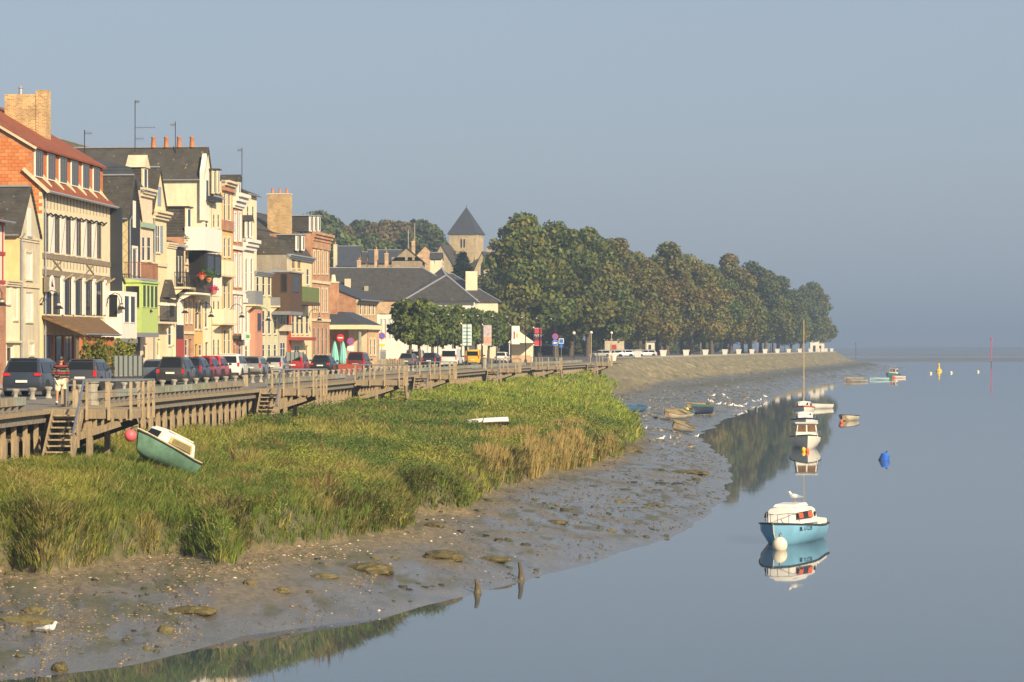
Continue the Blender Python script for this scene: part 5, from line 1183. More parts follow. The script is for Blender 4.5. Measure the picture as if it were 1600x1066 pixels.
# ------------------------------------------------------------------ trees
bark = mat('bark', (.11,.085,.055), .9, .3, 4, .6, stretch=(4,4,.7))
def crown_mesh(name, seed, H, Rw, z0, n, size, pal, shape='lime'):
    g = np.random.default_rng(seed); L = []
    nl = 60 if shape == 'lime' else 30
    for k in range(nl):
        t = g.random()
        if shape == 'lime': rr = Rw*np.interp(t, [0,.15,.45,.75,1], [.95,1.05,1.0,.78,.25]); lr = g.uniform(.24,.40)*Rw*(1.05-.35*t)
        elif shape == 'block': rr = Rw*.92; lr = g.uniform(.25,.38)*Rw
        else: rr = Rw*np.interp(t, [0,.3,.7,1], [.8,1,.8,.3]); lr = g.uniform(.3,.5)*Rw
        a = g.random()*2*np.pi; q = rr*np.sqrt(g.uniform(.25,1))-lr*.6
        L.append((np.cos(a)*q, np.sin(a)*q, z0+lr*.7+(H-z0-lr*1.5)*t, lr, g.random()))
    L = np.array(L); w = L[:,3]**2; pick = g.choice(len(L), n, p=w/w.sum()); c = L[pick]
    d = g.normal(size=(n,3)); d /= np.linalg.norm(d, axis=1, keepdims=True)
    sh = .62+.42*g.random(n)**.6
    P = c[:,:3] + d*(c[:,3]*sh)[:,None]*np.array([1,1,.85])
    nz = d + g.normal(size=(n,3))*.55; nz /= np.linalg.norm(nz, axis=1, keepdims=True)
    a = np.cross(nz, g.normal(size=(n,3))); a /= np.linalg.norm(a, axis=1, keepdims=True); b = np.cross(nz, a); sz = size*(.5+.9*g.random(n))
    a *= sz[:,None]; b *= (sz*.7)[:,None]
    V = np.stack([P-a, P+b*.9-a*.1, P+a, P-b], 1).reshape(-1, 3); Fc = np.arange(n*4).reshape(-1, 4)
    pal = np.array(pal); ci = pal[(c[:,4]*len(pal)).astype(int) % len(pal)]; r = g.random((n,1)); ci = np.where(g.random((n,1)) < .25, pal[g.integers(0, len(pal), n)], ci)
    ci = ci*(.65+.7*r); col = np.repeat(np.concatenate([ci, np.ones((n,1))], 1), 4, 0)
    me = fastmesh(name, V, Fc, leafmat('tree_leaves')); colour_attr(me, col); return me
def trunk_mesh(name, seed, H, r, spread, zf):
    g = random.Random(seed); mb = MB(); mb.tube([(0,0,-.6),(g.uniform(-.1,.1),0,H*.12),(g.uniform(-.2,.2),g.uniform(-.2,.2),H*.4),(g.uniform(-.4,.4),g.uniform(-.4,.4),H*.85)],[r*1.25,r,r*.75,r*.2],8)
    for k in range(7):
        a = g.uniform(0,6.28); z = H*g.uniform(zf, .6); e = spread*g.uniform(.5,.85); mb.tube([(0,0,z),(math.cos(a)*e*.5,math.sin(a)*e*.5,z+H*.1),(math.cos(a)*e,math.sin(a)*e,z+H*.22)],[r*.45,r*.3,r*.08],6)
    return mb.mesh(name, bark, 60)
P_lime = [(.125,.15,.028),(.145,.15,.03),(.10,.138,.028),(.16,.15,.032),(.09,.125,.028)]
P_rust = [(.15,.145,.03),(.18,.135,.035),(.125,.14,.03),(.15,.145,.032)]
P_dark = [(.08,.10,.028),(.095,.11,.028),(.07,.09,.03)]
crowns = [crown_mesh('crown', 100+i, 24, 8.3, 2.0+.25*i, 14000, .38, [P_lime,P_lime,P_rust,P_lime,P_rust,P_dark][i]) for i in range(6)]
trunks = [trunk_mesh('trunk', 200+i, 24, .48, 5.5, .17) for i in range(3)]
def tree(X, Y, z, s, ci, lab, grp, name='lime_tree', sxy=1.0, rz=None, cat='tree', cm=None, tm=None):
    e = empty(name, (X, Y, z), random.uniform(0,6.28) if rz is None else rz, lab, cat, grp); e.scale = (s*sxy, s*sxy, s)
    link('trunk', tm or trunks[ci % 3], e); link('crown', cm or crowns[ci % 6], e); return e
ORD = ['first','second','third','fourth','fifth','sixth','seventh','eighth','ninth','tenth','eleventh','twelfth','thirteenth','fourteenth','fifteenth','sixteenth','seventeenth','eighteenth']
front = [(816,446,1.0,0),(868,462,.98,1),(918,485,.98,3),(962,508,.93,2),(1000,532,.90,4),(1042,556,.98,2),(1080,580,.95,4),(1112,606,.86,3),(1142,640,1.0,2),(1172,676,.98,5),(1196,716,.93,0),(1216,760,.92,5),(1236,812,.78,3),(1252,860,.90,5),(1271,905,.98,0)]
for i, (x, Y, s, ci) in enumerate(front):
    X = (x-CX)/FPX*Y; tree(X, Y, quayZ(Y), s, ci, ORD[i] + ' tall lime tree of the promenade row, counted from the tent', 'lime trees along the promenade', sxy=1.0 + (.08 if i % 2 else 0))
back = [(842,480,.96,5),(892,505,1.0,0),(945,530,.98,1),(985,560,.92,5),(1028,590,.93,0),(1066,615,.98,1),(1100,650,.9,5),(1133,690,.96,3),(1160,730,.92,0),(1188,770,.95,1),(1206,830,.9,3),(790,500,.8,5),(770,545,.75,5)]
for i, (x, Y, s, ci) in enumerate(back):
    X = (x-CX)/FPX*Y; tree(X, Y, 5.6, s, ci, ORD[i] + ' tree of the rear promenade row, half hidden by the front row', 'trees of the rear promenade row')
shrub_c = [crown_mesh('crown', 330+i, 5.2, 3.4, .2, 2200, .42, P_dark, 'block') for i in range(2)]; shrub_t = trunk_mesh('trunk', 335, 4, .12, 1.5, .1)  # dark shrub mass added to shade the bright sky gaps between the trunks
for i in range(26):
    Yp = 452+i*17.5; tree(edgeX(Yp)-36-random.uniform(0,5), Yp, 5.5, random.uniform(.85,1.15), i, 'dark shrub added for the shade behind the promenade trunks', 'shrubs behind the promenade trees', 'shrub', cat='shrub', cm=shrub_c[i % 2], tm=shrub_t)
# clipped trees in front of the hall
clip_c = [crown_mesh('crown', 300+i, 7.3, 2.6, 2.4, 3200, .26, [(.12,.165,.04),(.14,.18,.042),(.09,.13,.03)], 'block') for i in range(3)]
clip_t = trunk_mesh('trunk', 310, 7, .2, 1.4, .33)
for i, (x, Y) in enumerate([(640,287),(656,300),(676,312),(693,326),(711,340),(728,356),(745,374),(763,394),(778,412)]):
    X = (x-CX)/FPX*Y; tree(X, Y, ZQ, 1.0, i, ORD[i] + ' clipped square-crowned tree from the porch wing, in front of the hall', 'clipped trees beside the street', 'clipped_tree', cm=clip_c[i % 3], tm=clip_t)
# trees on the hill
hp = [crown_mesh('crown', 400+i, 15, 6.5, 1.5, 5200, .55, pl, 'round') for i, pl in enumerate([[(.07,.095,.03),(.09,.11,.032)],[(.14,.11,.045),(.12,.10,.04),(.09,.095,.03)],[(.15,.19,.045),(.13,.165,.04)]])]
ht = trunk_mesh('trunk', 410, 14, .4, 4, .2)
for i, (x, ytop, Y, s, ci, lab) in enumerate([(498,326,640,1.3,0,'tall dark tree behind the brick house on the hill'),(515,342,650,1.05,0,'dark rounded tree right of the tall one on the hill'),(538,350,690,1.0,1,'brownish tree at the left of the hill wood'),(562,341,700,1.1,0,'dark green tree in the hill wood'),(583,346,690,1.0,1,'brown-tinged tree in the middle of the hill wood'),(604,342,710,1.1,1,'pale brown tree with tall poles before it on the hill'),(628,344,700,1.1,1,'grey-brown tree right of centre on the hill'),(652,340,720,1.15,0,'blue-green tree near the right of the hill wood'),(668,347,700,1.0,0,'rightmost tall tree of the hill wood'),(545,366,600,.9,2,'lighter green bush at the foot of the hill wood'),(600,376,590,.75,2,'yellow-green round tree above the hill roofs'),(690,375,640,.8,0,'dark tree left of the church tower'),(575,362,640,.9,0,'low dark tree inside the hill wood'),(640,362,650,.9,0,'low dark tree behind the hill gable')]):
    X = (x-CX)/FPX*Y; zt = CH-(ytop-HY)/FPX*Y; tree(X, Y, zt-15*s, s, i, lab, 'trees on the hill', 'hill_tree', cm=hp[ci], tm=ht)
# conifer before the church
mb_v, mb_f, mb_c = [], [], []; g = np.random.default_rng(77); n = 5200; t = g.random(n); a = g.random(n)*6.28; lay = np.floor(t*9)/9; rr = (1-t)*6.5*(.35+.65*g.random(n))*(1-.45*((t*9) % 1))+.25
P = np.stack([np.cos(a)*rr, np.sin(a)*rr, 1.2+t*8.6-rr*.12+g.normal(size=n)*.15], -1); aa = g.normal(size=(n,3)); aa[:,2] *= .5; aa /= np.linalg.norm(aa,axis=1,keepdims=True); bb = np.cross(aa, g.normal(size=(n,3))); bb /= np.linalg.norm(bb,axis=1,keepdims=True)
V = np.stack([P-aa*.34, P+bb*.14, P+aa*.34, P-bb*.14], 1).reshape(-1,3); me = fastmesh('crown', V, np.arange(n*4).reshape(-1,4), leafmat('tree_leaves')); colour_attr(me, np.repeat(np.concatenate([np.array([[.028,.045,.02]])*(.6+.8*g.random((n,1))), np.ones((n,1))],1),4,0))
Yc = 470; e = empty('pine_tree', ((723-CX)/FPX*Yc, Yc, CH-(396-HY)/FPX*Yc-13), 0, 'dark pine standing in front of the church tower', 'tree'); e.scale = (1.25,1.25,1.32); link('crown', me, e); MB().tube([(0,0,-8),(0,0,4),(.1,0,9.5)],[.3,.22,.04],7).build('trunk', bark, e, True)
# bamboo at the terrace
def bamboo(x, y, lab, wpx, seed):
    g = np.random.default_rng(seed); p = at(x, y, ZQ); e = empty('bamboo_clump', p, 0, lab, 'bamboo', 'bamboo by the terrace'); st = MB(); cen = []
    for k in range(34):
        a, r = g.random()*6.28, wpx*np.sqrt(g.random()); bx, by = math.cos(a)*r, math.sin(a)*r; hh = g.uniform(1.5,2.5); lx, ly = g.uniform(-.3,.3), g.uniform(-.3,.3); st.tube([(bx,by,.4),(bx+lx*.4,by+ly*.4,hh*.6),(bx+lx,by+ly,hh)],[.014,.012,.005],4)
        for t in np.linspace(.15,1,9): cen.append((bx+lx*t,by+ly*t,.4+hh*t*.85))
    st.build('stems', mat('bamboo_stem', (.25,.25,.06), .6, .2, 5), e); MB().box(-wpx*1.05,wpx*1.05,-.45,.45,0,.45).build('planter', dark_p, e); cen = np.array(cen); n = len(cen)
    V, Fc, col = leaves(cen, 9, np.full(n,.22), np.full(n,.2), np.full(n,.09), np.tile(np.array([[.20,.21,.035]]), (n,1)), seed+1)
    me = fastmesh('leaves', V, Fc, leafmat('tree_leaves')); colour_attr(me, col); link('leaves', me, e)
bamboo(151, 607, 'yellow-green bamboo clump beside the terrace screen', .62, 51); bamboo(192, 602, 'smaller bamboo clump behind the terrace screen', .6, 52)
# ------------------------------------------------------------------ vehicles
tyre_m = mat('tyre_rubber', (.02,.02,.02), .9, .1, 8); rim_m = mat('alloy_rim', (.45,.45,.46), .35, .1, 6, 0, metal=.8)
lamp_r = mat('tail_lamp_red', (.55,.02,.02), .2, .1, 9); plate_m = mat('number_plate', (.75,.74,.66), .5, .05, 6); trim_m = mat('black_trim', (.02,.02,.022), .6, .1, 8)
car_glass = glassmat('car_glass', (.012,.014,.016), .08, .3); chrome = mat('chrome', (.6,.6,.6), .2, .05, 5, 0, metal=.9)
def paint(n, c, metal=.25):
    if n in MATS: return MATS[n]
    m = mat(n, c, .32, .05, 2, metal=metal); m.node_tree.nodes['Principled BSDF'].inputs['Coat Weight'].default_value = .7; m.node_tree.nodes['Principled BSDF'].inputs['Coat Roughness'].default_value = .08; return m
tyre_me = MB().lathe([(.18,-.12),(.30,-.125),(.325,-.1),(.33,0),(.325,.1),(.30,.125),(.18,.12)], 18).mesh('tyre', tyre_m, 40)
rim_b = MB().lathe([(.05,-.09),(.19,-.085),(.19,.085),(.05,.09)], 12); rim_me = rim_b.mesh('rim', rim_m, 40)
def car(name, label, x, y, L, W, H, kind, pm, rz=None, plate=True, lamps=None, Ycar=None, head=None, cat='car', s_lamp=(.16,.34)):
    p = at(x, y, ZQ); d = edge_dir(p.y); rz = math.atan2(-d.x, d.y) if rz is None else rz
    e = empty(name, p, rz, label, cat, 'vehicles parked along the quay')
    hw = W/2; belt = {'van':1.05,'suv':1.02,'hatch':.92,'saloon':.92,'estate':.95}[kind]; zb = .23 if kind in ('suv','van') else .19
    # lower body, loft along y
    st = [(0,.80,.45,belt*.80),(.06,.93,zb+.05,belt*.97),(.35,1.0,zb,belt+.02),(L*.3,1.0,zb,belt),(L*.68,1.0,zb,belt-.03),(L-.75,.98,zb,belt-.10 if kind != 'van' else belt-.06),(L-.25,.90,zb,belt-.22),(L,.74,.36,belt-.42)]
    if kind == 'saloon': st[0] = (0,.82,.45,belt*.86); st[1] = (.07,.94,zb,belt+.03)
    mb = MB(); rings = []
    for (yy_, wf, z0, z1) in st:
        w = hw*wf; zm = lerp(z0, z1, .45)
        pts = [(-w*.9,yy_,z0),(-w,yy_,lerp(z0,z1,.2)),(-w,yy_,zm),(-w*.985,yy_,lerp(z0,z1,.78)),(-w*.93,yy_,z1),(0,yy_,z1+.015),(w*.93,yy_,z1),(w*.985,yy_,lerp(z0,z1,.78)),(w,yy_,zm),(w,yy_,lerp(z0,z1,.2)),(w*.9,yy_,z0),(0,yy_,z0)]
        rings.append(len(mb.v)); mb.v += pts
    n = 12
    for a, b in zip(rings[:-1], rings[1:]):
        for j in range(n): mb.f.append([a+j, a+(j+1)%n, b+(j+1)%n, b+j]); mb.m.append(0)
    mb.f.append([rings[0]+j for j in range(n)]); mb.m.append(0); mb.f.append([rings[-1]+j for j in range(n)][::-1]); mb.m.append(0)
    # glasshouse: (y, z, halfwidth)
    G = {'hatch': [(.10,belt,.90),(.46,H-.10,.72),(.75,H,.70),(L*.5,H,.70),(L*.62,H-.10,.72),(L*.80,belt-.05,.88)],
         'suv': [(.08,belt,.91),(.34,H-.10,.75),(.6,H,.73),(L*.52,H,.73),(L*.62,H-.09,.75),(L*.80,belt-.05,.9)],
         'estate': [(.08,belt,.91),(.42,H-.10,.73),(.7,H,.71),(L*.52,H,.71),(L*.63,H-.09,.73),(L*.81,belt-.05,.9)],
         'saloon': [(.75,belt,.88),(1.35,H-.08,.70),(1.65,H,.68),(L*.55,H,.68),(L*.62,H-.08,.70),(L*.78,belt-.05,.86)],
         'van': [(.03,belt,.96),(.12,H-.14,.88),(.26,H,.84),(L*.66,H,.84),(L*.74,H-.12,.86),(L*.90,belt-.02,.92)]}[kind]
    rings = []
    for (yy_, z, wf) in G:
        w = hw*wf; rings.append(len(mb.v))
        mb.v += [(-hw*.93,yy_,belt-.06),(-w,yy_,z-.02),(-w*.9,yy_,z+.02),(0,yy_,z+.04),(w*.9,yy_,z+.02),(w,yy_,z-.02),(hw*.93,yy_,belt-.06)]
    for a, b in zip(rings[:-1], rings[1:]):
        for j in range(6): mb.f.append([a+j, a+j+1, b+j+1, b+j]); mb.m.append(0)
    for r_, rv in ((rings[0], 1), (rings[-1], -1)): mb.f.append([r_+j for j in range(7)][::rv]); mb.m.append(0)
    bo = mb.build('body', pm, e, 45)
    # glass
    (y0,z0,w0),(y1,z1,w1) = G[0], G[1]; o_ = .014; nrm = Vector((0, -(z1-z0), (y1-y0))).normalized()*.03
    f0 = .10; fa, fb = lerp(0,1,f0), .90
    q = lambda t, sx, k: Vector((sx*hw*lerp(w0, w1, t)*k, lerp(y0, y1, t), lerp(z0, z1, t)+.02)) + nrm
    bw = MB().face([q(.08,-1,.80), q(.08,1,.80), q(.90,1,.84), q(.90,-1,.84)]).build('rear_window', car_glass, e)
    for sx in (-1, 1):
        yA, yB = G[1][0]+.12, G[-1][0]-.28; zt = H-.13; wt = hw*G[2][2]+.012; wb = hw*.93+.012
        ym = lerp(yA, yB, .5)
        segs = [(yA-.02, ym-.06), (ym+.02, yB)] if kind != 'van' else [(L*.58, L*.80)]
        for a, b in segs:
            tb = .92 if b == yB else 1.0; bt = b if b != yB else b-.42*(1 if kind != 'van' else .5)
            fx = lambda z: sx*lerp(wb, wt, (z-belt)/(zt-belt+.08))
            MB().face([(fx(belt+.03),a-.06*(a==yA-.02),belt+.03),(fx(belt+.03),b,belt+.03),(fx(zt),bt,zt),(fx(zt),a+.08,zt)]).build('side_window', car_glass, e)
        MB().box(sx*hw*.98+(-.01 if sx<0 else 0), sx*hw*.98+(0 if sx<0 else .01)+sx*.16, yB-.15, yB, belt+.02, belt+.17).build('mirror', trim_m, e) if True else None
        # lamps
        lx0, lx1 = sx*hw*(.93-s_lamp[0]), sx*hw*.905; lz = lamps if lamps else (belt*.72, belt*.72+s_lamp[1])
        MB().box(min(lx0,lx1),max(lx0,lx1),-.025,.16,lz[0],lz[1]).build('tail_lamp', lamp_r, e)
    MB().box(-hw*.88,hw*.88,-.06,.1,zb+.02,zb+.2).build('bumper', trim_m if kind in ('suv','hatch') else pm, e)
    if plate: MB().box(-.26,.26,-.085,-.062,.62 if kind != 'van' else .55,.73 if kind != 'van' else .66).build('number_plate', plate_m, e)
    MB().box(-hw*.7,hw*.7,-.068,-.061,zb+.05,zb+.13).build('bumper_trim', chrome if kind == 'suv' else trim_m, e)
    MB().box(-hw*.62,hw*.62,.32,.5,H-.02,H+.05).build('roof_spoiler', pm, e) if kind in ('hatch','suv','estate') else None
    for sx in (-1, 1):
        for yw in (L*.19, L*.81): MB().lathe([(.36,-.02),(.40,0),(.40,.02)],18).build('wheel_arch', trim_m, e, 40).matrix_local = Matrix.Translation((sx*(hw+.001),yw,.36)) @ Matrix.Rotation(R(90),4,'Y')
        MB().box(min(sx*hw*.99,sx*(hw+.012)),max(sx*hw*.99,sx*(hw+.012)),L*.3,L*.7,zb+.04,zb+.14).build('side_sill', trim_m, e)
        for yd in (L*.40, L*.60): MB().box(min(sx*hw*.985,sx*(hw+.004)),max(sx*hw*.985,sx*(hw+.004)),yd-.008,yd+.008,zb+.16,belt-.08).build('door_seam', trim_m, e)
    for sx in (-1, 1):
        for yw in (L*.19, L*.81):
            wl = empty('wheel', (sx*(hw-.08), yw, .33)); wl.parent = e; wl.rotation_euler = (0, R(90), 0)
            link('tyre', tyre_me, wl); link('rim', rim_me, wl)
    return e
car('parked_car', 'dark grey-blue people carrier with pale bumper, nearest car on the left', 34, 620, 4.85, 1.88, 1.66, 'suv', paint('slate_blue_paint', (.035,.045,.065)), s_lamp=(.34,.12), lamps=(.92,1.04))
car('parked_car', 'dark grey crossover just behind the man in striped shirt', 125, 612, 4.1, 1.78, 1.56, 'suv', paint('anthracite_paint', (.055,.055,.06)), s_lamp=(.2,.3))
car('parked_car', 'blue-grey saloon half hidden behind the terrace screen', 234, 600, 4.4, 1.75, 1.42, 'saloon', paint('blue_grey_paint', (.10,.13,.17)), plate=False)
car('parked_car', 'dark grey hatchback with round red lamps between the terrace screen and the crimson car', 266, 601, 4.2, 1.8, 1.58, 'hatch', paint('graphite_paint', (.05,.048,.045)), s_lamp=(.2,.22))
car('parked_car', 'dark blue small car beside the graphite hatchback', 296, 597, 3.8, 1.66, 1.5, 'hatch', paint('navy_paint', (.025,.035,.07)))
car('parked_car', 'crimson hatchback second left of the white off-roader', 313, 595, 4.0, 1.7, 1.52, 'hatch', paint('crimson_paint', (.30,.012,.03)), s_lamp=(.18,.4))
car('parked_car', 'bright red small car next to the white off-roader', 327, 593.5, 3.9, 1.7, 1.55, 'hatch', paint('bright_red_paint', (.55,.02,.02)))
car('parked_car', 'white off-roader with dark rear window', 355, 592, 4.3, 1.82, 1.68, 'suv', paint('white_car_paint', (.72,.70,.65), 0), s_lamp=(.12,.3), lamps=(.85,1.12), plate=False)
car('parked_car', 'silver-grey hatchback right of the white off-roader', 391, 589, 4.1, 1.75, 1.47, 'hatch', paint('silver_grey_paint', (.30,.30,.29), .5))
car('parked_car', 'pale silver saloon behind the second landing', 424, 586, 4.4, 1.72, 1.44, 'saloon', paint('pale_silver_paint', (.48,.47,.44), .4))
car('parked_car', 'red people carrier with dark glass left of the black car', 457, 583, 4.4, 1.8, 1.64, 'estate', paint('brick_red_paint', (.38,.03,.03)), s_lamp=(.14,.6))
car('parked_car', 'black hatchback with white plate by the turquoise parasols', 500, 584, 4.2, 1.76, 1.47, 'hatch', paint('black_paint', (.015,.016,.02)), s_lamp=(.3,.14), lamps=(.72,.87))
car('parked_car', 'dark red people carrier in front of the brick porch', 555, 581, 4.5, 1.8, 1.7, 'estate', paint('maroon_paint', (.16,.02,.02)), s_lamp=(.14,.5))
car('parked_car', 'silver car parked by the hedge below the blue and red sign', 607, 561, 4.2, 1.75, 1.5, 'estate', paint('silver_paint', (.45,.46,.47), .5), rz=R(-75))
car('parked_car', 'grey hatchback left of the small white van', 634, 574.5, 4.1, 1.74, 1.48, 'hatch', paint('mid_grey_paint', (.12,.125,.13)))
car('parked_van', 'small rounded white van behind the grey hatchback', 645, 571, 4.2, 1.8, 1.84, 'van', paint('white_car_paint', (.72,.70,.65), 0), cat='van', plate=False)
car('parked_car', 'dark blue estate beside the white minibus', 670, 573.5, 4.4, 1.76, 1.5, 'estate', paint('dark_blue_paint', (.03,.04,.055)), s_lamp=(.22,.3))
car('parked_van', 'white minibus with red lamps beside the yellow van', 701, 573.5, 4.8, 1.9, 1.96, 'van', paint('white_car_paint', (.72,.70,.65), 0), cat='van', s_lamp=(.1,.65), lamps=(.75,1.35))
car('parked_van', 'bright yellow delivery van', 738, 570.5, 4.2, 1.83, 1.83, 'van', paint('yellow_van_paint', (.72,.42,.02), 0), cat='van', s_lamp=(.1,.4))
car('parked_car', 'white hatchback behind the lamp posts, right of the yellow van', 782, 567.5, 4.3, 1.78, 1.45, 'hatch', paint('white_car_paint', (.72,.70,.65), 0), s_lamp=(.3,.14), lamps=(.72,.88))
for i, (x, y) in enumerate([(957,557.5),(975,557),(990,556.5),(1024,555.5),(1006,556)]):
    Y = 470+i*12; p = Vector(((x-CX)/FPX*Y, Y, 5.6)); e = car('parked_car', ['first','second','third','fifth','fourth'][i] + ' small pale car parked under the lime trees from the left', 782, 567.5, 4.2, 1.75, 1.45, 'hatch', paint('far_silver_paint', (.5,.5,.48), .3), rz=R(90+8*i), plate=False); e.location = p

# ------------------------------------------------------------------ boats
def hull_mesh(L, B, sheer_b, sheer_s, draft, flare=.72, transom=.8, stations=12, bow_pow=.55, chine=True):
    """bow at y=0 pointing to -y, stern at y=L; returns outer hull rings and gunwale"""
    mb = MB(); rings = []; gun = []
    for k in range(stations+1):
        t = k/stations; b = B/2*(min(1, (t/.45))**bow_pow if t < .45 else lerp(1, transom, ((t-.45)/.55)**1.6)); b = max(b, .015)
        zs = lerp(sheer_b, sheer_s, min(1, t*1.25)) + .08*(t-.6)**2; y = t*L; rk = (1-min(1, t/.25))
        zk = lerp(-draft, -draft*.2, rk**2); yb = y + rk*L*.10          # raked stem
        pts = []
        for sx in (-1, 1):
            col = [(sx*b, y, zs), (sx*b*.97, lerp(y,yb,.25), lerp(zs,zk,.3)), (sx*b*lerp(flare,.9,t*.8), lerp(y,yb,.6), lerp(zs,zk,.62)), (sx*b*lerp(flare,.9,t*.8)*.72, lerp(y,yb,.85), lerp(zs,zk,.88))]
            pts.append(col)
        ring = pts[0] + [(0, yb, zk)] + pts[1][::-1]
        rings.append(len(mb.v)); mb.v += ring; gun.append((b, y, zs))
    n = 9
    for a, b_ in zip(rings[:-1], rings[1:]):
        for j in range(n-1): mb.f.append([a+j, a+j+1, b_+j+1, b_+j]); mb.m.append(0)
    mb.f.append([rings[-1]+j for j in range(n)]); mb.m.append(0)
    return mb, gun
def rot_pt(p): return p
def gunwale(gun, w, h, m, par, name='gunwale', dz=0):
    mb = MB()
    for sx in (-1, 1):
        mb.tube([(sx*(b+.01), y-(.03 if k == 0 else 0), z+dz) for k, (b, y, z) in enumerate(gun)], h, 6)
    b, y, z = gun[-1]; mb.bar((-b, y, z+dz), (b, y, z+dz), h*2, h*2)
    return mb.build(name, m, par, 50)
def deck(gun, i0, i1, m, par, dz=-.03, crown=.05, name='deck'):
    mb = MB()
    for a, b in zip(gun[i0:i1], gun[i0+1:i1+1]):
        mb.face([(-a[0]*.98,a[1],a[2]+dz),(0,a[1],a[2]+dz+crown),(0,b[1],b[2]+dz+crown),(-b[0]*.98,b[1],b[2]+dz)]); mb.face([(0,a[1],a[2]+dz+crown),(a[0]*.98,a[1],a[2]+dz),(b[0]*.98,b[1],b[2]+dz),(0,b[1],b[2]+dz+crown)])
    return mb.build(name, m, par, 50)
def cabin(par, m, y0, y1, w0, w1, zb, h, rake=(.3,.15), tumble=.86, crown=.08, name='cabin'):
    """loft box cabin from y0 (forward) to y1; returns function giving side points"""
    mb = MB(); sec = [(y0, w0, .0), (y0+rake[0], lerp(w0,w1,.25), 1), (lerp(y0,y1,.5), lerp(w0,w1,.6), 1.04), (y1-rake[1], w1, 1), (y1, w1, .0)]
    rings = []
    for (y, w, hf) in sec:
        hh = max(h*hf, .02); rings.append(len(mb.v)); mb.v += [(-w,y,zb-.03),(-w*lerp(1,tumble,.85),y,zb+hh*.85),(-w*tumble*.86,y,zb+hh),(0,y,zb+hh+crown*(hf>0)),(w*tumble*.86,y,zb+hh),(w*lerp(1,tumble,.85),y,zb+hh*.85),(w,y,zb-.03)]
    for a, b in zip(rings[:-1], rings[1:]):
        for j in range(6): mb.f.append([a+j,a+j+1,b+j+1,b+j]); mb.m.append(0)
    mb.f.append([rings[0]+j for j in range(7)]); mb.m.append(0); mb.f.append([rings[-1]+j for j in range(7)][::-1]); mb.m.append(0)
    return mb.build(name, m, par, 40)
gel_white = mat('white_gelcoat', (.74,.72,.66), .3, .05, 3, stain=.12); hull_blue = mat('sky_blue_hull', (.20,.46,.68), .3, .08, 3, stain=.15); anti = mat('weed_stained_bottom', (.09,.075,.03), .8, .3, 6)
rubber = mat('dark_rubbing_strake', (.03,.035,.045), .6, .2, 6); curtain = mat('red_orange_curtain', (.60,.09,.03), .8, .2, 6); buoy_o = mat('orange_buoy', (.75,.12,.03), .5, .08, 4); buoy_p = mat('pink_buoy', (.75,.12,.14), .5, .06, 4); buoy_y = mat('yellow_buoy', (.75,.50,.03), .5, .08, 4); buoy_w = mat('cream_fender', (.70,.64,.50), .6, .1, 4); buoy_b = mat('blue_buoy', (.03,.14,.62), .45, .1, 4)
def sphere_b(name, r, m, par=None, loc=(0,0,0), sc=(1,1,1)):
    b = bmesh.new(); bmesh.ops.create_uvsphere(b, u_segments=16, v_segments=10, radius=r); me = bpy.data.meshes.new(name); b.to_mesh(me); b.free(); me.materials.append(m); me.shade_smooth()
    return link(name, me, par, loc, (0,0,0), sc)
def place(e, loc, heading, heel=0, pitch=0):
    e.location = loc; e.rotation_euler = Matrix.Rotation(heading, 3, 'Z').to_euler() if not (heel or pitch) else (Matrix.Rotation(heading, 3, 'Z') @ Matrix.Rotation(pitch, 3, 'X') @ Matrix.Rotation(heel, 3, 'Y')).to_euler()

# sky-blue cabin boat: bow towards the camera, port flank lit
bb = empty('cabin_boat', (0,0,0), 0, 'sky-blue cabin boat with white top afloat in the foreground', 'boat')
bb.scale = (1.06,1.06,1.06); hb, gun = hull_mesh(4.7, 2.15, .80, .58, .22, .68, .8, 12, .45); hb.build('hull', hull_blue, bb, 50)
for f in (1,): deck(gun, 0, 12, gel_white, bb)
gunwale(gun, .05, .035, rubber, bb, 'rubbing_strake', -.02)
cb = cabin(bb, gel_white, .75, 3.35, .42, .80, .74, .52, (.28,.25), .9)
for sx in (-1, 1):
    pn = MB().hexa([(sx*.60,1.15,.92),(sx*.74,2.65,.90),(sx*.79,2.65,.90),(sx*.65,1.15,.92),(sx*.56,1.22,1.14),(sx*.70,2.6,1.16),(sx*.75,2.6,1.16),(sx*.61,1.22,1.14)]).build('side_window', car_glass, cb)
    MB().hexa([(sx*.655,1.2,.94),(sx*.695,1.6,.94),(sx*.715,1.6,.94),(sx*.675,1.2,.94),(sx*.62,1.24,1.12),(sx*.66,1.6,1.12),(sx*.68,1.6,1.12),(sx*.64,1.24,1.12)]).build('curtain', curtain, pn)
    MB().hexa([(sx*.745,2.15,.93),(sx*.785,2.6,.92),(sx*.805,2.6,.92),(sx*.765,2.15,.93),(sx*.71,2.15,1.13),(sx*.75,2.57,1.13),(sx*.77,2.57,1.13),(sx*.73,2.15,1.13)]).build('curtain', curtain, pn)
    o = MB().lathe([(.095,0),(.095,.05)],14).build('porthole', car_glass, cb, 40); o.rotation_euler = (0,R(90),0); o.location = (sx*.755-.025,3.0,1.0)
MB().hexa([(-.42,1.5,1.30),(.42,1.5,1.30),(.46,3.2,1.30),(-.46,3.2,1.30),(-.36,1.6,1.40),(.36,1.6,1.40),(.40,3.1,1.41),(-.40,3.1,1.41)]).build('roof_hatch', gel_white, cb)
ck = MB(); ck.box(-.75,.75,3.4,4.6,.57,.62); ck.build('cockpit_seat', gel_white, bb)
cm_ = MB()
for sx in (-1, 1): cm_.hexa([(sx*.76,3.35,.6),(sx*.84,3.35,.6),(sx*.80,4.68,.58),(sx*.72,4.68,.58),(sx*.76,3.35,.86),(sx*.82,3.35,.86),(sx*.78,4.68,.74),(sx*.72,4.68,.74)])
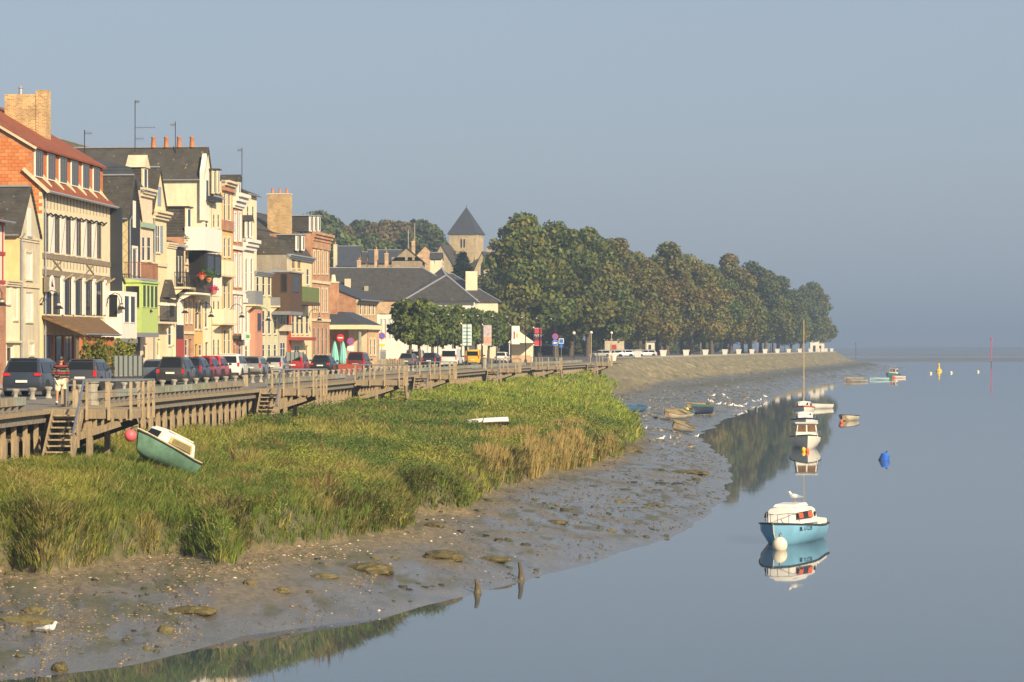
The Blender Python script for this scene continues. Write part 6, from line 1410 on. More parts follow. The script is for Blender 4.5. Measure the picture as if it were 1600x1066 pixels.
cm_.box(-.72,.72,4.6,4.68,.58,.76); cm_.build('coaming', gel_white, bb)
rl = MB()
for sx in (-1, 1): rl.tube([(sx*.12,.12,.78),(sx*.14,.1,1.12),(sx*.5,.75,1.14),(sx*.62,1.2,1.12),(sx*.64,1.25,.80)],.016,6); rl.tube([(sx*.42,.6,.78),(sx*.42,.6,1.13)],.014,5)
rl.tube([(-.14,.1,1.12),(0,.02,1.12),(.14,.1,1.12)],.016,6)
rl.build('pulpit_rail', steel, bb, True)
MB().tube([(0,-.02,.86),(0,.12,.4),(0,.5,-.05)],.025,6).build('stem_band', gel_white, bb, True)
text('registration', 'BL 177229', .20, bb, (.87,1.35,.56), (R(86),0,R(74)), rubber, .006)
place(bb, at(1208, 853, 0), R(-21))
fd = sphere_b('white_mooring_buoy', .27, buoy_w, None, at(1216, 850, .18)+Vector((0,-.6,0)), (1.05,.9,1.15)); tag(fd, 'white mooring buoy against the bow of the sky-blue boat', 'buoy'); MB().tube([(0,0,.2),(.0,0,.36),(.05,0,.38)],.05,6).build('eye', steel, fd, True)

# green stranded boat, heeled over in the grass
gb_ = empty('stranded_boat', (0,0,0), 0, 'green and cream cabin boat lying heeled over in the marsh grass', 'boat')
green_h = mat('faded_green_hull', (.14,.27,.20), .5, .15, 3, stain=.3); aged = mat('aged_cream_gelcoat', (.66,.56,.34), .5, .1, 4, stain=.25)
gb_.scale = (.70,.70,.70); hb, gun = hull_mesh(4.4, 1.8, .80, .62, .30, .72, .8); hb.build('hull', green_h, gb_, 50); deck(gun, 0, 12, aged, gb_); gunwale(gun, .05, .04, rubber, gb_, 'rubbing_strake', -.03); gunwale(gun, .04, .03, aged, gb_, 'toe_rail', .04)
cb = cabin(gb_, gel_white, 1.05, 3.7, .52, .74, .74, .58, (.3,.2), .9)
for sx in (-1, 1):
    fr = MB().hexa([(sx*.66,1.6,.86),(sx*.80,3.3,.83),(sx*.84,3.3,.83),(sx*.70,1.6,.86),(sx*.61,1.7,1.17),(sx*.73,3.2,1.19),(sx*.77,3.2,1.19),(sx*.65,1.7,1.17)]).build('window_frame', mat('rusty_cream_frame', (.60,.42,.15), .6, .15, 5), cb)
    MB().hexa([(sx*.70,1.75,.91),(sx*.815,3.15,.88),(sx*.855,3.15,.88),(sx*.74,1.75,.91),(sx*.65,1.83,1.12),(sx*.755,3.07,1.13),(sx*.795,3.07,1.13),(sx*.69,1.83,1.12)]).build('side_window', mat('dull_perspex', (.20,.17,.09), .4, .2, 4), fr)
MB().hexa([(-.36,1.02,.86),(.36,1.02,.86),(.36,1.06,.86),(-.36,1.06,.86),(-.34,1.16,1.2),(.34,1.16,1.2),(.34,1.2,1.2),(-.34,1.2,1.2)]).build('windscreen', car_glass, cb)
MB().box(-.5,.5,1.6,3.5,1.36,1.43).build('roof_hatch', gel_white, cb)
for sx in (-.3,): MB().tube([(0,.35,.78),(0,.35,.92)],.03,6).build('bow_cleat', steel, gb_, True)
MB().hexa([(-.03,.9,-.35),(.03,.9,-.35),(.03,3.9,-.35),(-.03,3.9,-.35),(-.03,.6,-.1),(.03,.6,-.1),(.03,4.1,-.1),(-.03,4.1,-.1)]).build('keel', rubber, gb_)
pb = at(222, 702, 3.55)
place(gb_, (-12.72, 90, 4.30), R(-31), R(14), R(-19))
o = sphere_b('pink_mooring_buoy', .205, buoy_p, None, (-12.72, 89.6, 4.64), (1,1,1)); tag(o, 'round pink buoy hanging at the bow of the stranded green boat', 'buoy'); MB().tube([(0,0,.18),(.05,.02,.27),(.2,.12,.3)],.025,6).build('rope', rubber, o, True)

# white motor boat moored in the middle distance
def motor_boat(name, label, x, y, L, B, hd, hullm, band=None, wheel=True, mast=0, cab=(1.1,2.6,.95), fenders=()):
    e = empty(name, (0,0,0), 0, label, 'boat', 'boats moored in the channel'); hb, gun = hull_mesh(L, B, 1.05, .75, .25, .66, .85); hb.build('hull', hullm, e, 50); deck(gun, 0, 12, gel_white, e); gunwale(gun, .05, .045, band or rubber, e, 'rubbing_strake', -.02)
    if band:
        gunwale([(b-.005,y_,z-.07) for b,y_,z in gun], .05, .05, band, e, 'coloured_band')
    y0, y1, hh = cab
    if wheel:
        w0, w1 = B*.30, B*.36; z = .92
        c = MB().hexa([(-w1,y0,z-.1),(w1,y0,z-.1),(w1,y1,z-.15),(-w1,y1,z-.15),(-w0,y0+.15,z+hh),(w0,y0+.15,z+hh),(w0*1.1,y1,z+hh),(-w0*1.1,y1,z+hh)]).build('wheelhouse', gel_white, e)
        MB().box(-w1*1.02,w1*1.02,y0-.05,y1+.25,z+hh+.003,z+hh+.07).build('wheelhouse_roof', gel_white, c)
        for a, b_ in ((-.88,-.08),(.08,.88)):
            f = lambda q, t: (q*lerp(w1,w0,t), y0+.15*t*1.0-.025, z-.1+(hh+.1)*t)
            pn = MB().face([f(a,.42), f(b_,.42), f(b_,.9), f(a,.9)]).build('windscreen_pane', mat('warm_glass', (.16,.085,.03), .1, .3, 2), c, fix=False)
        for sx in (-1, 1): MB().hexa([(sx*(w1*.985+.0),y0+.35,z+.3),(sx*(w1*1.0+.02),y0+.35,z+.3),(sx*(w1*1.0+.02),y1-.2,z+.3),(sx*w1*.985,y1-.2,z+.3),(sx*w0*1.0,y0+.4,z+hh*.88),(sx*(w0*1.05+.03),y0+.4,z+hh*.88),(sx*(w0*1.1+.03),y1-.2,z+hh*.88),(sx*w0*1.05,y1-.2,z+hh*.88)]).build('side_window', car_glass, c)
    else:
        c = cabin(e, gel_white, y0, y1, B*.26, B*.38, .9, hh, (.3,.2), .9)
        for sx in (-1, 1): MB().hexa([(sx*B*.30,y0+.5,1.0),(sx*B*.38,y1-.4,1.0),(sx*(B*.38+.05),y1-.4,1.0),(sx*(B*.30+.05),y0+.5,1.0),(sx*B*.27,y0+.6,1.0+hh*.55),(sx*B*.345,y1-.5,1.0+hh*.55),(sx*(B*.345+.05),y1-.5,1.0+hh*.55),(sx*(B*.27+.05),y0+.6,1.0+hh*.55)]).build('side_window', car_glass, c)
        for a, b_ in ((-.9,-.1),(.1,.9)): MB().face([(a*B*.22,y0+.02,.95),(b_*B*.22,y0+.02,.95),(b_*B*.24,y0+.26,.95+hh*.8),(a*B*.24,y0+.26,.95+hh*.8)]).build('front_window', car_glass, c, fix=False)
    r = MB()
    for sx in (-1, 1):
        r.tube([(sx*.1,.1,1.0),(sx*.12,.1,1.35),(sx*B*.38,L*.2,1.32),(sx*B*.48,L*.42,1.25),(sx*B*.48,L*.45,.9)],.016,5)
        r.tube([(sx*B*.36,L*.18,.95),(sx*B*.37,L*.18,1.33)],.014,5)
    r.build('rail', steel, e, True)
    if mast: MB().tube([(0,L*.38,.9),(0,L*.38,mast)],[.06,.04],8).build('mast', mat('varnished_mast', (.50,.36,.16), .5, .15, 3), e, True)
    place(e, at(x, y, 0), hd); return e
motor_boat('motor_boat', 'white motor boat with two-pane wheelhouse, nearest of the moored line', 1262, 702, 5.6, 2.3, R(-3), gel_white)
for i, (x, y, r, mm, lab) in enumerate([(1255.5,702,.17,buoy_y,'yellow fender at the bow of the nearest moored motor boat'),(1261.5,702.5,.14,buoy_o,'orange fender beside the yellow one at the motor boat bow'),(1243,677,.16,buoy_y,'yellow fender high on the left side of the motor boat')]):
    p = at(x, y+1.5, .1); 
    if i == 2: p = Vector(((1243.3-CX)/FPX*203, 203, 1.15))
    o = sphere_b('fender', r, mm, None, p, (1,1,1.35)); tag(o, lab, 'fender'); MB().tube([(0,0,r*1.2),(0,0,r*2.6)],.012,5).build('rope', rubber, o)
motor_boat('cabin_cruiser', 'white cabin boat with navy blue band behind the nearest motor boat', 1259, 671, 5.4, 2.55, R(-4), gel_white, mat('navy_band', (.02,.03,.12), .4, .1, 4), False, 0, (1.2,3.6,.62))
motor_boat('sailing_boat', 'white yacht with red stripe and tall bare mast', 1256, 649, 6.2, 2.4, R(-6), gel_white, mat('red_band', (.55,.04,.03), .4, .1, 4), False, 10.6, (1.4,4.0,.55))
# open dinghies
def dinghy(label, x, y, L, B, hd, hm, inner, z=0.0, heel=0, pitch=0, grp='small open boats', px=None, rim=None, name='dinghy', lift=.0):
    e = empty(name, (0,0,0), 0, label, 'boat', grp); hb, gun = hull_mesh(L, B, .62, .48, .16, .7, .8, 10); hb.build('hull', hm, e, 50)
    gunwale(gun, .05, .035, rim or inner, e)
    mb = MB()
    for a, b in zip(gun[:-1], gun[1:]):
        for sx in (-1, 1): mb.face([(sx*a[0]*.93,a[1],a[2]-.01),(sx*b[0]*.93,b[1],b[2]-.01),(sx*b[0]*.7,b[1],.08),(sx*a[0]*.7,a[1],.08)])
        mb.face([(-a[0]*.7,a[1],.08),(a[0]*.7,a[1],.08),(b[0]*.7,b[1],.08),(-b[0]*.7,b[1],.08)])
    mb.build('lining', inner, e, fix=False)
    for t in (.4, .68): k = int(t*10); b, y_, zz = gun[k]; MB().box(-b*.9,b*.9,y_-.1,y_+.1,zz-.16,zz-.12).build('thwart', wood_b, e)
    p = at(x, y, z)
    if z: p.z = float(ground(np.array([p.x]), np.array([p.y]))[0][0]) + .12 + lift
    place(e, p, hd, heel, pitch); return e
dw = mat('dinghy_white', (.58,.53,.40), .6, .12, 4, stain=.3); db = mat('dinghy_blue', (.05,.13,.26), .5, .12, 4, stain=.2); dg = mat('dinghy_grey', (.38,.36,.30), .7, .15, 4, stain=.3); dgr = mat('dinghy_green', (.05,.15,.10), .5, .1, 4); dn = mat('dinghy_navy', (.02,.03,.07), .5, .1, 4); woodin = mat('boat_lining', (.24,.18,.10), .8, .2, 5); lb = mat('dinghy_pale_blue', (.40,.58,.62), .5, .08, 4)
dinghy('blue dinghy stranded on the mud beside the grass', 973, 649, 3.2, 1.5, R(-38), db, db, .9, R(4), lift=.1)
dinghy('pale grey dinghy lying tilted, nearest on the mud', 1050, 671, 3.4, 1.5, R(-28), dg, woodin, .6, R(24), R(-4), lift=.15)
dinghy('cream dinghy tilted beside the green-rimmed one', 1037, 655, 3.2, 1.5, R(-36), dw, woodin, .7, R(20), lift=.15)
dinghy('white dinghy with dark green rim tilted on the mud', 1052, 651, 3.2, 1.5, R(-30), dw, woodin, .8, R(18), rim=dgr, lift=.15)
dinghy('green dinghy seen side-on, farthest on the mud', 1073, 636, 3.6, 1.4, R(-48), dgr, woodin, .9, R(6), lift=.1)
dinghy('navy dinghy with yellow and orange floats on the mud', 1082, 642, 3.0, 1.4, R(-42), dn, dn, .8, R(-5), lift=.1)
dinghy('cream open boat with orange float moored alone on the right', 1316, 658, 4.2, 1.75, R(-22), dw, woodin, rim=rubber)
dinghy('white open boat with green waterline behind the yacht', 1262, 639, 4.6, 1.9, R(-40), gel_white, woodin, rim=gel_white)
dinghy('pale blue far open boat with a gull on it', 1359, 594, 4.6, 2.0, R(-70), lb, lb)
dinghy('grey far boat drawn up at the mud edge', 1324, 597, 5.0, 2.0, R(-60), dg, woodin)
dinghy('dark far boat just behind the grey one', 1319, 594.5, 5.4, 2.0, R(-50), dg, woodin, z=.15)
e = motor_boat('fishing_boat', 'green far fishing boat with white wheelhouse at the point', 1386, 589.5, 6.5, 2.6, R(-30), mat('fishing_green', (.03,.16,.12), .5, .1, 4), None, True, 3.4, (3.6,5.0,1.1))
dinghy('white and orange tender beside the green fishing boat', 1394, 591, 3.6, 1.8, R(-60), gel_white, buoy_o)
dinghy('pink-white far boat on the point behind the fishing boat', 1384, 574, 4.6, 2.2, R(-50), mat('pinkish_hull', (.5,.38,.34), .6, .1, 4), woodin)
for x, y, r, mm, lab, nm in [(1314.5,658.8,.17,buoy_o,'orange float at the left of the cream open boat','float'),(1073.5,640.5,.22,buoy_y,'yellow float on the navy dinghy','float')]:
    p = at(x, y, .15 if x > 1100 else 1.0); o = sphere_b(nm, r, mm, None, p, (1,1,1.2)); tag(o, lab, 'float'); MB().tube([(0,0,r),(0,0,r*1.7)],.03,5).build('eye', rubber, o)
# wreck of an upturned white hull in the marsh grass
p = at(720, 667, 3.2); e = empty('wrecked_hull', (0,0,0), 0, 'broken white hull lying low in the marsh grass', 'boat'); hb, gun = hull_mesh(2.6, .9, .3, .26, .08, .75, .75); hb.build('hull', gel_white, e, 50); gunwale(gun, .05, .03, mat('wreck_brown', (.2,.1,.04), .8, .2, 5), e)
place(e, (p.x, p.y, p.z+.32), R(-84), R(165), R(3))
# buoys and marks
o = MB().lathe([(.02,-.35),(.30,-.3),(.34,0),(.30,.28),(.12,.36),(.1,.42)],16).build('blue_buoy', buoy_b, None, 40); MB().tube([(0,0,.4),(.0,0,.52)],.05,6).build('eye', rubber, o); MB().lathe([(.345,-.28),(.36,-.12),(.35,-.1)],16).build('weed_ring', anti, o, 40); o.location = at(1382, 719, 0)+Vector((0,0,.12)); o.rotation_euler = (R(8), R(18), 0); tag(o, 'blue barrel buoy floating alone', 'buoy')
o = MB().lathe([(.9,-.3),(1.0,0),(.95,.35),(.35,.9),(.3,2.2),(.05,2.6)],14).build('channel_buoy', buoy_y, None, 40); MB().lathe([(.32,1.6),(.34,1.8)],10).build('lantern', dark_p, o); o.location = at(1467, 580.5, 0); tag(o, 'yellow conical channel buoy far out', 'buoy')
o = MB().tube([(0,0,-1),(0,0,11)],.22,8).build('channel_marker', mat('marker_red', (.55,.06,.09), .5, .1, 4), None, True); MB().lathe([(.45,10.4),(.45,11.4)],8).build('topmark', mat('marker_red', (.55,.06,.09)), o); MB().lathe([(.24,-.5),(.25,1.6)],8).build('weed_base', anti, o); o.location = at(1549, 570.5, 0); tag(o, 'slim red marker post standing in the water', 'marker post')
o = MB().tube([(0,0,-1),(0,0,10)],.15,6).build('channel_stake', dark_p, None, True); MB().box(-.3,.3,-.05,.05,9,10).build('topmark', dark_p, o); o.location = at(1337, 562, 0); tag(o, 'thin dark stake beyond the end of the promenade', 'marker post')
for i, (x, y) in enumerate([(1454,583.5),(1486,582.5),(1528,581)]):
    o = sphere_b('mooring_float', .45, buoy_w, None, at(x, y, .1)); MB().tube([(0,0,.4),(0,0,.6)],.06,5).build('eye', rubber, o); tag(o, ['leftmost','middle','rightmost'][i] + ' of the three tiny white mooring floats far out', 'float', 'far mooring floats')
# ------------------------------------------------------------------ gulls
gull_w = mat('gull_white', (.80,.79,.76), .7, .04, 6); gull_g = mat('gull_grey', (.40,.42,.45), .7, .06, 6); gull_l = mat('gull_leg', (.5,.22,.05), .6, .1, 5)
gproto = empty('gull', (0,0,-50))
skinned('body', [(0,-.02,.20),(0,-.10,.22),(0,.08,.20),(0,.18,.19),(0,.27,.17),(0,-.14,.28),(0,-.165,.335),(0,-.215,.33)], [(0,1),(0,2),(2,3),(3,4),(1,5),(5,6),(6,7)], [(.075,.075),(.065,.065),(.062,.058),(.035,.03),(.02,.008),.042,.045,.012], gull_w, gproto)
for sx in (-1, 1): MB().hexa([(sx*.055,-.08,.18),(sx*.075,-.08,.18),(sx*.03,.30,.185),(sx*.015,.30,.185),(sx*.045,-.08,.27),(sx*.06,-.08,.27),(sx*.025,.28,.205),(sx*.01,.28,.205)]).build('wing', gull_g, gproto)
for sx in (-1, 1): MB().tube([(sx*.03,.02,.14),(sx*.03,.02,0),(sx*.03,-.05,.0)],.008,5).build('leg', gull_l, gproto)
MB().tube([(0,-.2,.33),(0,-.265,.32)],[.012,.004],5).build('beak', buoy_y, gproto)
gulls = [(76,996,None,'white gull standing on the near mud by the flat block',1.15,R(70)),(1033,691,None,'white gull walking on the mud above the stranded boats',1.3,R(80)),(1046.5,690,None,'white gull standing upright right of the walking one',1.3,R(10)),(1008,674,None,'white gull on the mud left of the tilted grey dinghy',1.2,R(40)),(1088,687,None,'white gull beside a yellow float at the water edge',1.3,R(60)),(976,617,None,'white gull alone on the far mud near the weedy strip',1.6,R(50))]
for i, (x, y) in enumerate([(1107,630),(1110,631),(1114,632),(1115,621.5),(1123.5,635),(1131,620.5),(1131.5,635.5),(1137.5,626.5),(1142,637),(1149.5,638),(1154,640),(1158.5,639),(1164,636),(1178,631),(1186,631),(1188.5,628.5),(1196,623)]): gulls.append((x, y, None, 'small white gull in the flock on the far mudflat', 1.55, R(random.uniform(0,360))))
for i, (x, y, z, lab, s, rz) in enumerate(gulls):
    p = at(x, y, 0)
    for _ in range(12): p = at(x, y, max(0.0, float(ground(np.array([p.x]), np.array([p.y]))[0][0])))
    c = gproto if i == 0 else copy_tree(gproto); c.location = p + Vector((0,0,0)); c.rotation_euler = (0,0,rz); c.scale = (s,)*3; tag(c, lab, 'gull', 'gulls on the shore')
c = copy_tree(gproto); tag(c, 'white gull perched on the cabin roof of the sky-blue boat', 'gull', 'gulls on the shore'); M = Matrix.Translation(bb.location) @ Matrix.Rotation(R(-21), 4, 'Z') @ Matrix.Scale(1.06, 4); c.location = M @ Vector((.05,2.75,1.41)); c.rotation_euler = (0,0,R(-120)); c.scale = (1.25,1.25,1.25)
# ------------------------------------------------------------------ lanterns on the house fronts
lan_glass = mat('lantern_glass', (.55,.50,.38), .3, .1, 5)
def lantern_part(e, c, s=1.0):
    MB().lathe([(.03,.0),(.09,-.02),(.12,-.10)], 8, c).build('lantern_top', iron, e)
    MB().lathe([(.12,-.101),(.11,-.22)], 8, c).build('lantern_glass', lan_glass, e)
    MB().lathe([(.11,-.221),(.27,-.40),(.25,-.42)], 10, c).build('lantern_shade', iron, e)
wl_desc = ['on the half-timbered brick house at the left edge','on the timber-framed restaurant below its round sign','on the black gabled house beside the white bay','in front of the lime green bay','on the black narrow house with red ground floor','on the tall cream house below the flowers','on the white house beside the green sign','on the brown oriel house','on the tall brick house','on the pale greenish house']
for k, (x, y) in enumerate([(3,476),(92,481),(190,482),(233,486),(289,488),(330,494),(378,495),(468,528-30),(499,500),(419,500)]):
    P = F(x, -1.1); d = (F(x+3)-F(x)).normalized(); n = Vector((d.y,-d.x,0)); z = CH-(y-HY)/FPX*P.y
    e = empty('wall_lantern', P + Vector((0,0,z)), math.atan2(d.y, d.x), 'black swan-neck wall lantern ' + wl_desc[k], 'lantern', 'swan-neck lanterns on the house fronts'); e.location.z = z + .35
    pts = [(0,1.08,-.15),(0,.95,.02),(0,.9,.25),(0,.75,.52),(0,.45,.66),(0,.15,.56),(0,0,.3),(0,0,.02)]
    MB().tube(pts, .028, 6).build('swan_neck', iron, e, True); MB().lathe([(.09,-.06),(.09,.06)],8,(0,1.05,-.15)).build('wall_plate', iron, e); lantern_part(e, (0,0,0))
# ------------------------------------------------------------------ lamp posts and banners along the street
for k in range(9):
    t = k/8; x = lerp(684, 867, t); Y = lerp(300, 357, t); yl = lerp(489, 497, t); X = (x-CX)/FPX*Y; z = CH-(yl-HY)/FPX*Y - ZQ
    e = empty('lamp_post', (X, Y, ZQ), .1, ['first','second','third','fourth','fifth','sixth','seventh','eighth','ninth'][k] + ' black swan-neck lamp post from the left beyond the porch wing', 'lamp post', 'black lamp posts along the street')
    MB().lathe([(.16,0),(.16,.5),(.1,.6),(.07,.9),(.05,z)],8).build('post', iron, e, 40)
    MB().tube([(0,0,z-.1),(0,0,z+.3),(-.15,0,z+.5),(-.35,0,z+.5),(-.5,0,z+.3),(-.5,0,z+.05)],.03,6).build('arm', iron, e, True); lantern_part(e, (-.5,0,z+.05))
bann = [(721,737,507,540,(.45,.60,.56),(.75,.80,.74),'pale green exhibition banner on a pole',318),(754,768,508.5,540,(.34,.28,.33),(.62,.52,.52),'grey-violet banner with red figures on a pole',326),(798,812,509.5,538,(.70,.68,.68),(.78,.77,.75),'white banner with a small red emblem on a pole',338),(834,846,513,540,(.60,.03,.06),(.66,.05,.08),'red banner with a dark lettered band on a pole',350)]
for k, (xa, xb, ya, yb, c1, c2, lab, Y) in enumerate(bann):
    X0, X1 = (xa-CX)/FPX*Y, (xb-CX)/FPX*Y; z1, z0 = CH-(ya-HY)/FPX*Y-ZQ, CH-(yb-HY)/FPX*Y-ZQ
    e = empty('banner_pole', (X0, Y, ZQ), 0, lab, 'banner', 'banners on poles along the street'); W = X1-X0
    MB().lathe([(.12,0),(.1,.8),(.06,1.0),(.055,z1+.35)],8).build('post', iron, e, 40)
    for z in (z0, z1): MB().tube([(0,0,z),(W,0,z)],.025,5).build('arm', white_p, e); MB().lathe([(.09,-.09),(.11,0),(.09,.09)],8,(-.05,-.08,z+.1)).build('spot_lamp', buoy_w, e)
    b = MB().box(.12,W,-.012,.012,z0+.04,z1-.04).build('banner', mat('banner_%d' % k, c1, .8, .2, 2.5, col2=c2), e)
    if k == 3: MB().box(.12,W,-.02,-.013,lerp(z0,z1,.28),lerp(z0,z1,.72)).build('dark_band', mat('banner_band', (.10,.03,.06), .8, .1, 4), b); text('banner_text', 'NYS', .5, b, (W*.55,-.03,lerp(z0,z1,.58)), (R(90),0,0), white_p)
    if k == 1: MB().box(.16,W-.05,-.02,-.013,lerp(z0,z1,.1),lerp(z0,z1,.42)).build('figures', mat('banner_figures', (.55,.12,.08), .8, .4, 6, col2=(.65,.50,.35)), b)
    if k == 2: MB().box(.35,.55,-.02,-.013,lerp(z0,z1,.3),lerp(z0,z1,.7)).build('emblem', mat('banner_emblem', (.45,.08,.10), .8, .1, 4), b); MB().box(.7,.95,-.02,-.013,lerp(z0,z1,.35),lerp(z0,z1,.6)).build('emblem', buoy_y, b)
    if k == 0:
        for q in range(5): MB().box(.2,W-.1,-.02,-.013,lerp(z0,z1,.12+q*.17),lerp(z0,z1,.18+q*.17)).build('print_line', mat('banner_print', (.18,.34,.36), .8, .4, 6), b)
# ------------------------------------------------------------------ road signs
s_red = mat('sign_red', (.62,.03,.04), .4, .05, 4); s_blue = mat('sign_blue', (.03,.16,.58), .4, .05, 4); s_white = mat('sign_white', (.78,.77,.73), .45, .04, 4); s_yel = mat('sign_yellow', (.75,.58,.05), .45, .05, 4)
def disc(e, r, z, m, dy, name, par=None):
    o = MB().lathe([(r,0),(r,.012)],24).build(name, m, par or e, 40); o.rotation_euler = (R(90),0,0); o.location = (0, dy, z); return o
def sign(label, x, Y, faces, plates=()):
    e = empty('road_sign', ((x-CX)/FPX*Y, Y, ZQ), 0, label, 'sign', 'road signs along the quay'); zt = 0
    zz = lambda y: CH-(y-HY)/FPX*Y-ZQ
    for kind, y in faces:
        z = zz(y); zt = max(zt, z)
        if kind == 'noentry': f = disc(e, .36, z, s_red, -.05, 'sign_face'); MB().box(-.24,.24,-.075,-.064,z-.06,z+.06).build('white_bar', s_white, e)
        elif kind in ('nopark','nostop'):
            disc(e, .37, z, s_red, -.05, 'rim'); disc(e, .29, z, s_blue, -.064, 'sign_face')
            for a in ([45] if kind == 'nopark' else [45,-45]):
                o = MB().box(-.31,.31,-.005,.005,-.035,.035).build('slash', s_red, e); o.location = (0,-.082-.002*(a<0),z); o.rotation_euler = (0,R(a),0)
        elif kind == 'arrow':
            disc(e, .37, z, s_white, -.05, 'rim'); disc(e, .35, z, s_blue, -.064, 'sign_face')
            MB().prism([(-.26,0),(-.04,.16),(-.04,.06),(.24,.06),(.24,-.06),(-.04,-.06),(-.04,-.16)], lambda a,b,t:(a,t,z+b), -.085,-.08).build('arrow', s_white, e)
    for (dx, y0, y1, w, m) in plates: MB().box(dx-w/2,dx+w/2,-.055,-.035,zz(y1),zz(y0)).build('plate', m, e)
    MB().tube([(0,0,0),(0,0,zt+.3)],.035,6).build('post', steel, e, True); return e
sign('round red no-entry sign beside the turquoise parasols', 532, 262, [('noentry',528)])
sign('round no-stopping sign with white plate before the brick porch', 548, 268, [('nostop',533.5)], [(0,541,548,.65,s_white)])
sign('blue and red no-parking sign with yellow plate left of the clipped trees', 596.5, 285, [('nopark',525)], [(0,534,537,.62,s_white),(0,537.2,541.5,.62,s_yel)])
sign('blue and red no-parking sign with yellow plate before the clipped trees', 667.5, 300, [('nopark',526.5)], [(0,532.5,536,.6,s_yel),(0,536.2,539.5,.6,s_white)])
sign('no-parking sign above a blue arrow sign near the last landings', 867.5, 330, [('nopark',526),('arrow',536)])
e = sign('white and blue parking plate sign right of the blue arrow', 877, 331, [], [(0,529,537,.62,s_white),(0,538,543,.42,s_blue)]); MB().tube([(0,0,0),(0,0,3.2)],.035,6).build('post', steel, e, True); MB().box(-.24,.24,-.07,-.058,CH-(536-HY)/FPX*331-ZQ,CH-(530-HY)/FPX*331-ZQ).build('symbol', s_blue, e)
# grey ticket machine column
p = at(594, 576, ZQ); e = empty('ticket_machine', p, 0, 'grey information column with mast left of the grey hatchback', 'ticket machine'); MB().box(.0,.6,-.15,.15,0,1.9).build('cabinet', concrete, e); MB().box(.06,.54,-.17,-.152,1.0,1.7).build('display', gutter_m, e); MB().box(-.22,-.08,-.07,.07,0,3.0).build('mast', concrete, e)
# ------------------------------------------------------------------ terrace screens, parasols, tent
def screen(label, x0, x1, y, zt, nposts, glassm, basem, Z=None):
    p0 = at(x0, y, ZQ); p1 = Vector(((x1-CX)/FPX*(p0.y+.3), p0.y+.3, ZQ)); L = (p1-p0).length; e = empty('terrace_screen', p0, math.atan2((p1-p0).y, (p1-p0).x), label, 'screen')
    MB().box(0,L,-.08,.08,0,.62).build('base', basem, e)
    for k in range(nposts): u = L*k/(nposts-1); MB().box(u-.03,u+.03,-.04,.04,.622,zt+.06).build('post', dark_p, e)
    for k in range(nposts-1): a, b = L*k/(nposts-1)+.032, L*(k+1)/(nposts-1)-.032; MB().box(a,b,-.006,.006,.64,zt).build('glass_panel', glassm, e)
    return e
pale_glass = glassmat('pale_screen_glass', (.20,.23,.22), .12)
screen('glazed terrace screen with black posts beside the bamboo', 178, 223, 606, 1.72, 7, pale_glass, dark_p)
screen('grey-blue terrace windbreak in front of the red people carrier', 447, 474, 583, 1.75, 5, pale_glass, mat('slate_blue_panel', (.10,.14,.19), .6, .1, 4))
tq = mat('turquoise_canvas', (.22,.55,.52), .85, .1, 6, .3, stretch=(3,3,.3))
for k, (x, Y) in enumerate([(523,243),(536,245)]):
    e = empty('closed_parasol', ((x-CX)/FPX*Y, Y, ZQ), 0, ['left','right'][k] + ' one of the two closed turquoise parasols', 'parasol', 'closed turquoise parasols'); MB().lathe([(.35,0),(.35,.08),(.04,.1),(.03,2.75)],10).build('pole', steel, e, 40)
    mb = MB(); n = 20; prof = [(.16,.55),(.30,.75),(.33,1.1),(.24,1.8),(.12,2.45),(.02,2.72)]; i0 = 0
    for r, z in prof:
        for j in range(n): a = 6.283*j/n; rr = r*(1+.22*(j % 2)); mb.v.append((rr*math.cos(a), rr*math.sin(a), z))
    for a in range(len(prof)-1):
        for j in range(n): mb.f.append([a*n+j, a*n+(j+1)%n, (a+1)*n+(j+1)%n, (a+1)*n+j]); mb.m.append(0)
    mb.build('canopy', tq, e, 60)
o = MB().box(0,2.0,-.3,.3,0,.75).build('planter_box', mat('rust_planter', (.32,.06,.03), .7, .2, 4)); MB().box(.08,1.92,-.24,.24,.755,.77).build('soil', wood_d, o); o.location = at(528, 583, ZQ); tag(o, 'rust-red planter box below the turquoise parasols', 'planter')
Y = 372; X0, X1 = (796-CX)/FPX*Y, (834-CX)/FPX*Y; zt = lambda y: CH-(y-HY)/FPX*Y-ZQ
canvas = mat('cream_canvas', (.72,.66,.50), .85, .06, 3); e = empty('market_tent', (X0, Y, ZQ), 0, 'cream pagoda tent under the first lime tree', 'tent'); W = X1-X0; D = 4.0; ze, zp = zt(536), zt(516)
mb = MB(); ap = (W*.35, D/2, zp)
for a, b in (((-.2,-.2),(W+.2,-.2)),((W+.2,-.2),(W+.2,D+.2)),((W+.2,D+.2),(-.2,D+.2)),((-.2,D+.2),(-.2,-.2))):
    m1 = (lerp(lerp(a[0],b[0],.5),ap[0],.45), lerp(lerp(a[1],b[1],.5),ap[1],.45), lerp(ze,zp,.32)); mb.face([(*a,ze),(*b,ze),m1]); mb.face([(*a,ze),m1,ap]); mb.face([(*b,ze),ap,m1])
mb.build('roof', canvas, e, fix=False); MB().box(0,W,D-.02,D,.0,ze).build('back_wall', canvas, e); MB().box(0,.03,0,D-.03,0,ze).build('side_wall', canvas, e)
for x_, y_ in ((0,0),(W,0),(W,D)): MB().box(x_-.05,x_+.05,y_-.05,y_+.05,0,ze).build('pole', white_p, e)
MB().box(.3,W-.4,.3,1.0,0,1.0).build('counter', brick_y, e)
